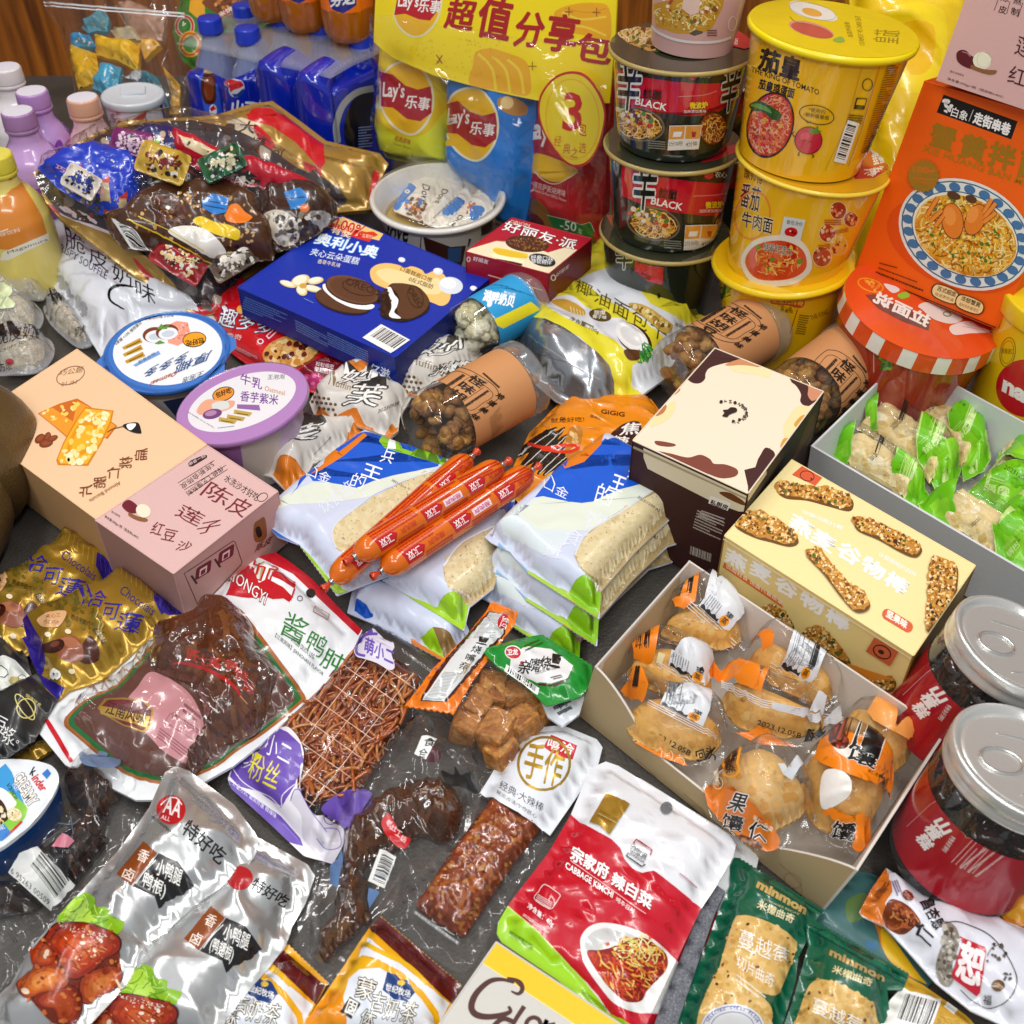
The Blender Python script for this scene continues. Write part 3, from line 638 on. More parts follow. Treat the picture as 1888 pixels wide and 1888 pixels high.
# pink dessert box on top of it
A = PY(1726,148,.885); B = PY(1888,202,.83); B = A + (B - A) * 1.25; D = PY(1782,-8,.89) ; D = A + (D - A) * 1.15; n = unit(np.cross(B - A,D - A)) * -.05
PK = 'd2a9a4'
W = (Net([[A,B],[D,D + B - A]],PK),Net([[A + n,A],[D + n,D]],'b88c88'),Net([[A + n,B + n],[A,B]],'b88c88'),Net([[B + n,A + n],[D + B - A + n,D + n]],PK),Net([[B,B + n],[D + B - A,D + B - A + n]],PK),Net([[D,D + B - A],[D + n,D + n + B - A]],PK)); f = W[0]
for ch,p,u in (('陈',(1745,10),0),('皮',(1725,95),0),('熬',(1835,30),0),('制',(1815,110),0)): f.text('2a1414',ch,a(p[0] - 25,p[1] - 5),a(p[0] + 30,p[1] + 10),(3,-14),.01)
for q in ((1700,0,1672,75),(1788,10,1762,100),(1880,20,1845,125)): f.line('5a3434',1.1,a.l(*q))
f.poly('5c1a24',a.l(1400,385,1430,362,1470,368,1500,400,1550,425,1555,470,1520,500,1450,480,1405,440),1).line('b87a80',1.6,a.l(1440,375,1475,385,1500,410),1)
f.ell('e6e2c8',*a(1585,440),17,16,20).ring('cfcab0',*a(1600,430),13,15,20,1.2).poly('8a5a34',a.l(1510,470,1560,490,1620,505,1688,510,1680,535,1630,540,1560,520,1505,495),1)
f.text('4c1c20','红',a(1765,590),a(1888,630),(8,-31)).text('4c1c20','莲',a(1815,390),a(1950,440),(10,-36)).text('5a3030','图片仅供参考',a(1352,523),a(1450,555),4).text('2c1816','净含量:200gx1碗（固态物≥40%）',a(1330,580),a(1735,715),(1.2,-5.5))
box_thing('dessert_box','pale pink carton standing upright on top of the orange noodle box','food box',W,CARDM)
# ---------------------------------------------------------------- peach biscuit box and pink red-bean box side by side
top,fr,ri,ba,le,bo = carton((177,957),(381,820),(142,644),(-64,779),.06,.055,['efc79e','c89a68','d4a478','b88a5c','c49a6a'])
a = K(0,1); b = K(0,2)
top.ring('7a4a30',*a(512,875),27,15,-22,1.5).text('7a4a30','巧公题',a(425,880),a(595,850),(4,-11)).text('7a4a30','Hi! 10',a(560,905),a(450,925),(-2,8))
top.text('8a4a30','扁桃脆片',a(85,1165),a(5,1110),(-4,6)).text('8a4a30','量:125g',a(60,1240),a(-10,1185),(-4,7))
top.poly('cf6a1e',a.l(275,1150,430,1080,560,1042,640,1090,850,1240,780,1335,700,1300,560,1270,490,1330,410,1260)).poly('ee9a2c',a.l(285,1152,380,1108,530,1210,560,1060,640,1100,838,1240,770,1325,510,1300,485,1315,420,1260,380,1230))
top.poly('d8820e',a.l(620,1105,825,1130,805,1220,740,1360,640,1530,420,1525,408,1490,460,1360,520,1250,560,1180)).poly('eeae26',a.l(620,1115,812,1138,795,1215,730,1355,632,1515,440,1515,420,1480,470,1360,530,1255,570,1185))
top.blush(['e2960e','f0b020'],a.l(560,1240,700,1200,700,1350,600,1450,480,1440),1,.3)
top.specks(['f8e29a','fbeec0','f4d060','f8e29a'],a.l(620,1125,800,1145,785,1215,725,1345,630,1505,450,1505,430,1480,480,1360,540,1255),52,3.2,8,9,6,.35).specks(['f8e29a','f4d060'],a.l(300,1150,400,1110,560,1070,600,1100,520,1200,470,1270),14,3,6,4,3,.4)
for x,y,rx,ry,r in ((205,1315,10,8,20),(290,1335,11,7,-40),(345,1325,10,6,-70),(335,1370,13,7,-15),(380,1335,11,5,-25)): top.ell('7c3a1c',*a(x,y),rx,ry,r).ell('944a28',*a(x + 4,y - 4),rx * .7,ry * .6,r)
top.poly('181818',a.l(925,1225,1000,1220,1022,1270,1020,1298,950,1285,890,1245),1).poly('ffffff',a.l(930,1230,985,1228,975,1255,945,1275,920,1250),1).line('4a3a2a',1.3,a.l(905,1245,820,1265,780,1290),1)
for ch,x,y in (('扁',1040,1435),('桃',930,1495),('仁',840,1570),('脆',740,1640),('片',640,1700)): top.text('7a3c1e',ch,a(x + 34,y - 32),a(x + 26,y + 52),(-24,2))
top.text('8a5030','Almond Biscuits',a(865,1645),a(645,1780),(4,5))
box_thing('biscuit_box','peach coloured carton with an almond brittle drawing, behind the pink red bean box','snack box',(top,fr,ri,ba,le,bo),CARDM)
PK = 'd9b3ae'
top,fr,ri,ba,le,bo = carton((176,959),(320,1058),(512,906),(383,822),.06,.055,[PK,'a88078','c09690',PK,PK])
top.poly('3a1a1c',[a(1365,1510),a(1385,1490),a(1480,1450),a(1503,1455),a(1500,1472),a(1395,1535),a(1370,1535)]).text('f0dcd8','原香一刻',a(1375,1530),a(1490,1466),(-2,-5))
top.text('2c1414','5年新会陈皮',a(1535,1500),a(1300,1670),(7,8)).text('2c1414','传统工艺慢熬制',a(1600,1530),a(1345,1720),(7,8))
for q in ((1555,1490,1290,1655),(1640,1525,1335,1705),(1650,1555,1375,1735)): top.line('5a3434',1,a.l(*q))
top.text('2c1414','水洗沙才好吃',a(1620,1640),a(1860,1790),(7,-13)).ring('2c1414',484,917,10,7,-30,1.2)
for ch,p,q,u in (('陈',(1445,1740),(1620,1830),(23,-26)),('皮',(1625,1850),(1760,1910),(23,-28)),('莲',(1260,1890),(1430,1975),(18,-22))): top.text('7a1f2e',ch,a(*p),a(*q),u)
top.text('7a1f2e','子',b(1405,185),b(1575,155),(12,-22)).text('7a1f2e','红',b(1085,170),b(1165,190),(10,-22)).text('7a1f2e','豆',b(1165,215),b(1260,235),(9,-20)).text('7a1f2e','沙',b(1265,295),b(1370,300),(10,-17))
top.poly('6e1a28',b.l(885,-30,930,-70,985,-40,1010,0,985,25,930,20),1).ell('e8e2c8',*b(1040,10),14,12,30).poly('8a5a34',b.l(940,25,1000,50,1068,68,1060,88,1000,80,935,45),1)
top.text('3a2420','图片仅供参考',b(808,22),b(870,60),(1,-4)).text('2c1816','净含量:200gx1碗（固态物≥40%）',b(755,60),b(1000,220),(2,-6))
r = ri; o = b.l(1335,460,1370,440,1690,225,1705,235,1755,380,1745,400,1470,690,1430,680)
r.line('4a2426',1.4,o,0,True)
for x,y in ((1475,455),(1640,340)): r.poly('6e1f30',rrect(b(x - 62,y + 60),b(x + 50,y - 8),b(x - 52,y - 30),.2)).poly('e2c4c0',rrect(b(x - 32,y + 32),b(x + 22,y - 2),b(x - 26,y - 22),.1)).poly('6e1f30',rrect(b(x - 22,y + 22),b(x + 12,y),b(x - 18,y - 12),.1))
r.small('3a1c1c',b(1380,480),b(1420,540),b(1395,470),1,3).small('3a1c1c',b(1550,360),b(1590,420),b(1565,350),1,3)
r.poly('8a5228',b.l(1840,110,1880,70,1920,60,1930,200,1850,230),1).poly('2a1408',b.l(1850,140,1880,120,1900,180,1870,200),1).text('6a2a1c','陈皮',b(1845,310),b(1960,240),(6,-16),.02)
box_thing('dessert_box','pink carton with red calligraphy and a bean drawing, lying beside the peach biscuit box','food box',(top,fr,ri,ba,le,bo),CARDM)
# ---------------------------------------------------------------- cream and chocolate cake box
top,fr,ri,ba,le,bo = carton((1167,812),(1379,910),(1518,722),(1318,642),.105,.1,['ecdcc4','3a1c1a','2a1210','3a1c1a','c8bca8'])
a = K(2,1); b = K(3,1); BR = '43211f'; MB = '7d4234'
top.poly(BR,a.l(1470,660,1640,720,1740,755,1650,770,1540,790,1450,820,1420,860,1415,900,1380,930,1330,930,1290,900,1320,860),1).poly('c98a5c',a.l(1560,800,1650,760,1740,752,1840,800,1780,815,1680,805),1).poly('efdca8',a.l(1590,810,1680,800,1800,815,1888,840,1888,880,1860,890,1800,870,1700,860,1620,840),1)
top.poly('efd9a2',a.l(1190,1060,1200,1110,1160,1180,1080,1230,1010,1240,1080,1150),1).poly('b8764a',a.l(1130,1090,1135,1110,1110,1150,1060,1170,1080,1130),1).poly('c58658',a.l(1200,950,1235,965,1225,995,1165,1030,1180,990),1)
top.poly(MB,a.l(1050,1352,1100,1352,1190,1370,1200,1385,1150,1392,1070,1380),1)
top.poly(BR,a.l(1888,1400,1830,1430,1800,1480,1780,1540,1700,1560,1740,1740,1720,1750,1888,1500)).poly(BR,b.l(0,1410,50,1410,80,1440,70,1490,-20,1640,-60,1560),1).poly(MB,a.l(1075,1430,1160,1440,1290,1470,1380,1450,1450,1480,1480,1515,1560,1520,1640,1550,1655,1585,1620,1612,1530,1620,1440,1590,1280,1530),1)
top.poly(BR,b.l(190,870,300,920,430,990,340,1090,290,1090,265,1060,270,1010,235,950,200,920),1).poly('c98a68',b.l(250,890,420,985,360,1060,320,1020,320,950),1).poly('efd9a2',b.l(250,1100,330,1100,345,1140,270,1260,200,1320,150,1310,150,1230,200,1150),1).poly('d29a3c',b.l(270,1170,310,1165,300,1200,260,1260,220,1230),1).poly('d29a3c',b.l(150,1330,190,1340,170,1380,125,1400,125,1370),1)
lc = a(1595,1140)
for i,ch in enumerate('CHLOECHEN·NY·'):
    an = radians(-80 + i * 360 / 22); m = np.array((lc[0] + 31 * sin(-an - pi / 2 + pi),lc[1] - 19 * cos(-an - pi / 2 + pi))); d = np.array((-cos(an + pi / 2 - pi / 2),-sin(an + pi / 2 - pi / 2))) * 2.6; top.text('2c1a1a',ch,m - d,m + d,5,.02)
for i,ch in enumerate('蒙蒙朋友克洛'):
    an = radians(205 - i * 24); m = np.array((lc[0] + 30 * cos(an - 2.2),lc[1] + 18 * sin(an - 2.2))); top.text('2c1a1a',ch,m - (2.5,-2),m + (2.5,3),5,.03)
top.poly('2c1a1a',a.l(1545,1130,1580,1125,1600,1110,1640,1115,1645,1140,1610,1155,1590,1165,1575,1180,1540,1172,1555,1150),1)
fr.poly('dfd3b4',a.l(970,1400,1725,1750,1700,1860,1660,1860,1470,1790,1000,1550,970,1470)).poly('a89a78',a.l(900,1385,1720,1765,1715,1775,890,1400)).poly('6a3c14',a.l(1520,1720,1600,1725,1700,1790,1690,1815,1560,1755),1)
fr.poly('efe8dc',a.l(1455,1745,1605,1800,1580,1855,1440,1800)).text('1c0c0a','私厨房',a(1450,1805),a(1575,1850),9,.03)
a2 = K(2,2); fr.small('b8aaa0',a2(1360,0),a2(1560,90),a2(1330,120),7,4,.5).bars(a2(1300,240),a2(1480,310),a2(1290,320),20,4,None,'b8b0a4')
fr.small('c0b4ac',a(1390,1850),a(1560,1910),a(1370,1888),3,7,.5)
ri.poly('1a0c0a',[(1379,912),(1518,726),(1505,790),(1390,960)]).poly('d8c8a4',a.l(1720,1745,1860,1560,1860,1590,1725,1790)).poly('4a2a14',b.l(330,1190,380,1130,360,1260,200,1530,120,1640,250,1390))
box_thing('cake_box','cream carton with dripping chocolate print and a small round logo','cake box',(top,fr,ri,ba,le,bo),CARDM)
# ---------------------------------------------------------------- yellow granola bar box
YE = 'f2dfa0'
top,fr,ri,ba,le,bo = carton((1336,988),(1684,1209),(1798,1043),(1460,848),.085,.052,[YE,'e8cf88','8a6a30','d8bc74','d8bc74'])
a = K(3,2); b = K(3,1); d = K(2,2)
def bar(f,pts,seed):
    p = smooth_pts(pts,4); m = p.mean(0); q = p + (3,6); rr = random.Random(seed); f.poly('6a4416',q); p2 = p + np.array([(rr.gauss(0,1.6),rr.gauss(0,1.6)) for _ in p]); f.poly('c08434',p2)
    n = int(abs(sum(p[i - 1][0] * p[i][1] - p[i][0] * p[i - 1][1] for i in range(len(p)))) / 2 / 14)
    f.specks(['e8b860','f0d090','b8781e','8a5210','d89a3c','f4dca8','6a3c0c'],m + (p - m) * .96,n,1.6,3.6,seed,6,.45).specks(['5a6a20','3c5224','3a2008'],m + (p - m) * .85,max(3,n // 26),2,5,seed + 1,1,.4)
bar(top,b.l(80,1690,110,1635,230,1660,380,1680,500,1690,620,1740,640,1800,600,1838,450,1800,300,1760,150,1745),3)
bar(top,[(1352,965),(1366,944),(1400,942),(1440,962),(1462,978),(1469,996),(1452,1003),(1420,995),(1385,985)],4)
bar(top,a.l(640,80,670,55,780,70,920,140,1080,220,1135,270,1110,320,1060,325,960,280,820,200,680,140),5)
bar(top,a.l(300,320,340,285,400,280,440,340,560,480,700,590,755,660,740,715,650,725,540,610,420,450),6)
bar(top,a.l(1215,350,1300,365,1385,400,1390,520,1370,640,1290,760,1200,870,1165,850,1180,700,1190,500),7)
top.lay = 1
for i,ch in enumerate('燕麦谷物棒'):
    x,y = ((170,130),(335,235),(520,330),(695,435),(865,545))[i]; top.text('f4f2ec',ch,a(x,y - 10),a(x + 150,y + 85),(13,-25),.045)
top.text('f8f6ee','饱腹果腹代餐',b(275,1920 - 45),a(570,150),(2,-7),.02).text('f8f6ee','让健康随时相伴',a(830,335),a(1100,495),(3,-8),.02)
top.poly('d85a34',b.l(285,1525,440,1600,375,1675,205,1595)).ring('5a2010',*b(315,1605),13,9,15,1.6).ell('5a2010',*b(345,1625),2,2)
top.poly('d8603a',rrect(a(845,775),a(1060,905),a(880,705),.5,6)).text('fff4e4','坚果味',a(885,775),a(1030,865),(4,-13),.04)
top.lay = 40
for i,ch in enumerate('燕麦谷物棒'): fr.text('f4f2ec',ch,*[(x,y) for x,y in (((1336,1034),(1372,1056)),((1382,1056),(1418,1078)),((1428,1085),(1466,1106)),((1474,1112),(1514,1136)),((1522,1142),(1562,1167)))[i]],(6,-25),.045)
fr.poly('dd7020',[d(1555,380),(1440,1108),(1444,1121),d(1545,415)]).text('fff4dc','低脂轻食 饱腹代餐能量',d(1565,415),a(135,690),(2,-7))
bar(fr,a.l(-10,700,80,680,160,740,210,820,200,850,120,830,40,770),8); bar(fr,a.l(285,890,330,850,430,845,540,960,620,1070,600,1095,520,1060,400,980),9); bar(fr,a.l(760,1220,850,1195,950,1210,940,1280,880,1290),10)
fr.poly('e08a28',a.l(610,1100,780,1160,950,1215,800,1230,700,1180)).poly('c25a34',a.l(812,918,988,1020,925,1127,750,1018)).ring('2c1008',*a(868,1022),17,11,28,2.4).ell('2c1008',*a(862,1022),6,4,30)
fr.line('f8ecbc',2,[(1336,992),(1683,1213)])
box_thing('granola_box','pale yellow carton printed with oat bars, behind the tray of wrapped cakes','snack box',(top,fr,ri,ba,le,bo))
# ---------------------------------------------------------------- grey and yellow box at the bottom edge
top,fr,ri,ba,le,bo = carton((740,1990),(1130,2150),(1290,1985),(915,1737),.03,.03,['cbc9c2','b0aea8','b8a030','d8a818','c09a20'])
a = K(1,3); b = K(2,3)
top.poly('f2c21a',[(915,1737),(1290,1985),(1260,2020),(887,1774)]).line('f4e29a',1.6,[(887,1774),(1120,1929)])
C_ = smooth_pts([a(1880,1590),a(1790,1565),a(1700,1580),a(1610,1660),a(1570,1750),a(1590,1810),a(1660,1835),a(1760,1830),a(1850,1800),b(-10,1760)],5,False)
top.line('4a2420',[4,9,12,12,10,5],C_).line('4a2420',[4,10,8,3],[b(-20,1555),b(40,1570),b(80,1600),b(90,1640),b(60,1670),b(10,1650)],1)
top.line('4a2420',9,[b(20,1870),b(-40,1850),b(-90,1875),b(-130,1930),b(-90,1970),b(0,1900),b(-20,1960)],1).line('4a2420',[9,8,6],[b(105,1760),b(40,1860),b(0,1950)],1).ring('4a2420',*b(170,1895),13,14,30,8).line('4a2420',8,[b(225,1965),b(270,1860),b(255,1900),b(330,1890)],1).line('e8c860',2,b.l(540,1870,530,1900))
box_thing('snack_box','silver grey carton with a yellow end and brown script, at the bottom edge','snack box',(top,fr,ri,ba,le,bo))
# ---------------------------------------------------------------- cups,tubs,bottles,jars and tins
def dep(p): return p[1] * CP + (CAM_H - p[2]) * SP
def rpx(p,w): return w * dep(p) / FOC
def noodle_pic(f,cx,cy,rx,ry,rot,seed,rim='1a1a1a',soup='b4461c',cols=('f4c860','e8a83c','f8dc90','d08a28'),tops=('7a2c14','4c7a28','e8b030','c0281c','5a3a20')):
    f.ell(rim,cx,cy,rx,ry,rot).ell(soup,cx,cy,rx * .93,ry * .9,rot); e = ellp(cx,cy,rx * .9,ry * .86,rot)
    f.strokes(list(cols),e,int(rx * ry / 9),rx * .45,max(1.1,rx * .035),seed,4).specks(list(tops),ellp(cx,cy - ry * .25,rx * .6,ry * .45,rot),int(rx * .5),rx * .04,rx * .12,seed,3)
def cup(T,B,TP,r0,r1,base,lip=None,lidc=None,liph=.004,lipr=.0025,nv=8,wall='cup',m=SHRINK,lid='lid',lidm=None,profile=None,xdir=(1,0,0)):
    ax = TP - B; h = np.linalg.norm(ax); w = Cone(B,ax,h,profile or [(0,r0),(1,r1)],base,56,nv); L = None
    g2 = G(); lathe(g2,TP - unit(ax) * liph,ax,[(0,r1),(0,r1 + lipr),(liph * .5,r1 + lipr * 1.25),(liph,r1 + lipr * .7),(liph,r1 - .002)],lip or base,56)
    if lidc: L = Disk(TP + unit(ax) * .0003,ax,r1 + lipr * .6,lidc,.0,xdir)
    return w,L,g2
# --- stack of dark noodle bowls
def shin(f,a,dx,dy,k=1.):
    q = lambda *p: [a(p[i] * 1. + dx,p[i + 1] + dy) for i in range(0,len(p),2)]
    f.poly('c9102a',q(700,465,760,485,860,525,980,562,1200,592,1400,605,1570,602,1700,560,1690,660,1530,800,1440,835,1300,842,1200,835,1060,815,900,782,740,715,700,690)).line('d8a0a0',1,q(1220,700,1400,690,1500,660),1)
    f.poly('232a1c',q(700,1150,740,715,900,782,1060,815,1300,842,1440,835,1440,1150),0)
    noodle_pic(f,*a(930 + dx,900 + dy),50,31,12,4,'6a6a5c','5c2c10'); f.specks(['e8dccc','5a4030','e8c23c','4f8a22','b81c1c'],ellp(*a(900 + dx,840 + dy),36,13,12),34,2.5,6,8,3)
    noodle_pic(f,*a(1470 + dx,930 + dy),26,32,8,5,'2a1a10','8a3014')
    for e,cc in ((.05,'e9e9e0'),(.012,'101410')): f.text(cc,'辛',a(775 + dx,790 + dy),a(940 + dx,800 + dy),(9,-106),e)
    for e,cc in ((.05,'c8c8be'),(.012,'101410')): f.text(cc,'辛',a(1510 + dx,825 + dy),a(1640 + dx,780 + dy),(11,-95),e)
    f.text('0c0c0c','拉面',a(968 + dx,705 + dy),a(1095 + dx,722 + dy),17,.03).text('f6f6f0','BLACK',a(915 + dx,752 + dy),a(1132 + dx,800 + dy),13,.02)
    f.ell('d01830',*a(1327 + dx,540 + dy),8.5,8.5).ell('f0e0e0',*a(1322 + dx,520 + dy),2,3).text('f0f0e8','农心',a(1370 + dx,560 + dy),a(1455 + dx,562 + dy),11)
    f.text('f0e020','微波炉',a(1305 + dx,785 + dy),a(1430 + dx,778 + dy),12,.03).text('f4f4ec','加热更加美味',a(1260 + dx,815 + dy),a(1420 + dx,812 + dy),6)
    f.poly('e8e4d8',q(1160,905,1388,900,1365,1075,1145,1085)).poly('e09a3c',q(1165,910,1270,908,1258,1000,1152,1005)).poly('e09a3c',q(1278,908,1383,905,1372,1000,1268,1000)).poly('f0f0ec',q(1190,950,1250,948,1240,985,1180,988)).poly('a82818',q(1315,950,1350,948,1340,990,1318,990)).text('3a2c1c','2分30秒',a(1155 + dx,1055 + dy),a(1255 + dx,1050 + dy),9).text('3a2c1c','4分钟',a(1275 + dx,1060 + dy),a(1355 + dx,1055 + dy),10)
    f.small('8a8a7a',a(1010 + dx,1010 + dy),a(1130 + dx,1020 + dy),a(1010 + dx,1060 + dy),4)
a = K(2,0); Y0 = 1.0
ctr = [PY(1258,84,Y0),PY(1241,262,Y0),PY(1226,424,Y0),P(1208,575,.0)]
ctr[3] = np.array((ctr[2][0] - .002,Y0,.0))
for i in (2,1,0):
    TP,B = ctr[i],ctr[i + 1] + np.array((0,0,.003)); r1 = .0625
    w,L,lip = cup(None,B,TP,.0515,r1,'20261a','b09a5a','3a3c2c',profile=[(0,.0500),(.05,.0525),(.93,r1 - .0015),(1,r1)])
    w.nv = 10
    if i == 2:
        for e,cc in ((.05,'c8d0c0'),(.012,'101410')): w.text(cc,'辛',a(765,1950),a(890,1950),(3,-54),e)
        b = K(2,1); w.poly('c9102a',b.l(905,45,1000,70,1115,90,1105,215,1000,190,930,130,905,110)).text('101010','拉面',b(945,160),b(1015,185),10,.02)
    else: shin(w,a,*((0,0),(110,722))[1 if i == 1 else 0])
    if i == 0:
        L.poly('c8541c',a.l(700,110,800,40,1050,60,1050,210,860,200,730,210)).text('f0c020','香浓鲜辣',a(860,120),a(1010,150),8)
        NP = a.l(760,230,900,200,1050,200,1300,300,1450,360,1300,385,1000,370,850,310); L.poly('c89a4c',NP).strokes(['f4d890','e0b058','f8ecc0','8a5a20','d8c070'],NP,160,22,2,5,3).specks(['6a3a1c','4a6a20','a03018'],NP,26,2,5,3)
        L.poly('c41c30',a.l(1500,200,1760,190,1770,340,1700,360,1500,310)).text('f8f0f0','泡面',a(1570,320),a(1650,330),12).poly('f0e8dc',a.l(1340,350,1600,345,1560,400,1400,375)).text('c03018','微波炉加热',a(1360,372),a(1570,375),8)
    elif i == 1: L.poly('c41c30',a.l(1330,1120,1660,1040,1700,1080,1500,1160,1400,1180)).text('e8d8d8','农心',a(1480,1100),a(1560,1095),8)
    else: L.poly('b8502c',a.l(700,1560,760,1560,740,1640)).strokes(['d8a848','f0d080','8a5a20'],a.l(1180,1800,1440,1700,1480,1730,1360,1830),40,16,2,2)
    T = Thing('noodle_bowl',('topmost black and red noodle bowl of the stack, carrying a small pink cup','middle black and red noodle bowl in the stack of three','lowest black noodle bowl of the stack, mostly hidden behind the coconut pouch')[i],'noodle bowl','stacked black noodle bowls')
    T.part('cup',G().add(w),SHRINK).part('rim',lip,METAL).part('lid',G().add(L),SHRINK).done()
# further dark bowls half hidden behind
for i,(x,y,h) in enumerate(((1350,250,.09),(1350,120,.09))):
    TP = PY(x,y,1.14); B = TP - np.array((0,0,.088)); w,L,lip = cup(None,B,TP,.05,.062,'1c2018','9a8a5a','44302a'); w.poly('a01020',[(x - 60,y + 50),(x + 60,y + 55),(x + 60,y + 100),(x - 60,y + 95)])
    Thing('noodle_bowl',('lower','upper')[i] + ' dark noodle bowl glimpsed between the black stack and the yellow stack','noodle bowl','dark bowls behind the stacks').part('cup',G().add(w),SHRINK).part('rim',lip,METAL).part('lid',G().add(L),SHRINK).done()
# small pink cup on top
B = PY(1279,50,Y0) ; B[2] = ctr[0][2] + .0015; TP = B + np.array((.004,0,.10)); w,L,lip = cup(None,B,TP,.036,.046,'d2a6a0','e8e0dc','d8c0b8'); f = w
f.poly('5a4a40',a.l(1290,240,1320,200,1400,200,1400,240,1340,260)).poly('c8962c',a.l(1040,30,1400,-60,1560,-40,1540,60,1470,200,1420,230,1340,215,1300,245,1200,240,1060,190)).strokes(['f0d878','e8c050','b8801c','f8ecb0'],a.l(1040,60,1540,-40,1530,60,1460,190,1300,230,1060,170),120,15,1.8,5).specks(['f4ead0','8a5028','b84a28','5a7a2c','f0e0c0'],a.l(1060,-10,1500,-50,1500,60,1400,180,1080,150),46,2,5,3)
f.poly('e8c8b8',a.l(1270,-60,1390,-60,1370,90,1310,110,1250,60)).ring('e8dcd8',*a(1610,170),7,13,10,1.5).small('6a3a34',a(1430,215),a(1500,215),a(1430,250),3)
f.line('e6dedc',5,a.l(1030,185,1080,235,1200,285,1340,305,1500,300,1600,270),1)
Thing('paper_cup','small pink paper cup with a noodle picture, standing on the black bowls','cup').part('cup',G().add(w),PLAST).part('rim',lip,PLAST).part('lid',G().add(L),PLAST).done()
# --- stack of yellow noodle bowls
YB = 'f0b80c'; Yy = .93; b = K(3,0); b1 = K(3,1); a1 = K(2,1)
b0,t0 = PY(1474,286,Yy),PY(1537,50,Yy); b_,t_ = PY(1444,488,Yy),PY(1500,292,Yy); bb,tt = PY(1432,640,Yy),PY(1446,474,Yy); bb[2] = .0005
w,L,lip = cup(None,bb,tt,.052,.0615,YB,'f6d010','f4c410',.007,.005); f = w
f.poly('2c5a1c',a1.l(1510,230,1610,150,1620,240,1560,290,1540,330,1500,330)).text('2c5a1c','茄皇',a1(1520,330),a1(1600,300),(3,-40)).poly('c8501c',b1.l(50,320,90,300,180,305,290,330,290,370,250,385,150,360,60,355),1).text('f8d040','茄皇的传奇',b1(60,342),b1(285,368),9,.02).line('3a2408',1.2,b1.l(245,395,190,570)).text('4a3008','一年一季',b1(95,380),b1(200,410),8).text('4a3008','熟番茄',b1(120,410),b1(210,425),7).text('7a5a10','THE KING',b1(345,475),b1(470,425),9)
f.small('8a6a10',b1(260,430),b1(330,440),b1(230,560),9)
L.ell('c83c14',*a1(1770,70),40,24,10).strokes(['f0a030','f4d060','d86018'],ellp(*a1(1770,70),38,22,10),60,14,2,5).text('2c4a14','O',a1(1590,-60),a1(1620,-55),7)
Thing('noodle_bowl','lowest bright yellow bowl of the yellow stack, with a wide flat rim','noodle bowl','stacked yellow noodle bowls').part('cup',G().add(w),SHRINK).part('rim',lip,PLAST).part('lid',G().add(L),SHRINK).done()
w,L,lip = cup(None,b_,t_,.0535,.0655,'eeb818','f0d040','d8a018',.004,.003); f = w
f.text('1c1408','康师傅',a(1700,1290),a(1830,1340),(0,-24),.01)
for e,cc in ((.05,'f4ead0'),(.02,'2a1408')): f.text(cc,'番茄',a(1665,1490),a(1800,1540),(6,-44),e)
f.ring('e88a2c',*a(1760,1560),32,44,10,3)
for e,cc in ((.05,'f4ead0'),(.02,'1c140c')): f.text(cc,'牛肉面',a(1680,1640),b(60,1700),(3,-29),e)
f.text('2c1408','美味的秘密',b(480,1430),b(715,1420),(4,-16),.02).line('2c1408',1.4,b.l(465,1415,490,1385))
for x,y,rx,cc in ((540,1525,16,'a02818'),(630,1590,14,'b85a34'),(460,1690,16,'a83c1c'),(540,1780,17,'e0b830'),(420,1860,18,'b84a20')): f.ell('f4dc90',*b(x,y),rx,rx * 1.05).ell(cc,*b(x,y),rx - 1.5,rx * .98,0).specks(['c8462c','e8a060','8a2414','f0d0a0'],ellp(*b(x,y),rx - 3,rx - 3),18,1.5,4,int(x),2)
f.small('b03c1c',b(440,1590),b(560,1590),b(440,1620),3).small('b03c1c',b(510,1670),b(610,1650),b(510,1690),3).small('b03c1c',b(395,1775),b(480,1765),b(395,1800),3)
f.poly('d8dcd8',b.l(150,1565,305,1590,260,1760,115,1730)).text('2a2418','番茄汤包',b(165,1620),b(280,1640),8).ell('d01c1c',*b(200,1680),12,9).ell('f8f8f0',*b(195,1672),1.5,1.5).specks(['1c1008'],ellp(*b(205,1682),8,4),6,1,1.6,2,1)
f.poly('e8e0d0',b.l(-80,1750,100,1700,250,1730,330,1820,340,1960,200,2060,-60,2060,-160,1900),1).poly('d8461c',b.l(-60,1780,100,1740,230,1770,300,1840,300,1950,180,2020,-40,2020,-130,1900),1).strokes(['f4b050','f8d080','e88030'],b.l(-60,1800,250,1790,290,1900,180,2000,-40,2000),90,20,2,4).specks(['c02010','f0c030','5a8a20','e86a40'],b.l(-60,1780,200,1760,280,1900,0,1960),30,3,7,5)
f.text('fffbe8','鲜养好活力',b(0,1810),b(200,1850),(2,-15),.05).text('2c1408','鲜养好活力',b(0,1810),b(200,1850),(2,-15),.01)
L.poly('c01c2c',b.l(640,1220,730,1040,830,1050,920,1150,900,1230,800,1290,660,1300)).strokes(['f0d0b0','f0f0e8'],b.l(650,1240,900,1200,800,1290),30,15,2.2,2).text('f4f0e8','韭香',b(800,1200),b(880,1180),(-6,-20),.03)
Thing('noodle_bowl','middle yellow noodle bowl with a red torn lid, in the yellow stack','noodle bowl','stacked yellow noodle bowls').part('cup',G().add(w),SHRINK).part('rim',lip,PLAST).part('lid',G().add(L),SHRINK).done()
w,L,lip = cup(None,b0,t0,.0535,.0665,YB,'f2d800','efd218',.006,.003); f = w
for e,cc in ((.0,'16140c'),): f.text(cc,'茄皇',a(1800,500),b(250,588),(7,-40),.04)
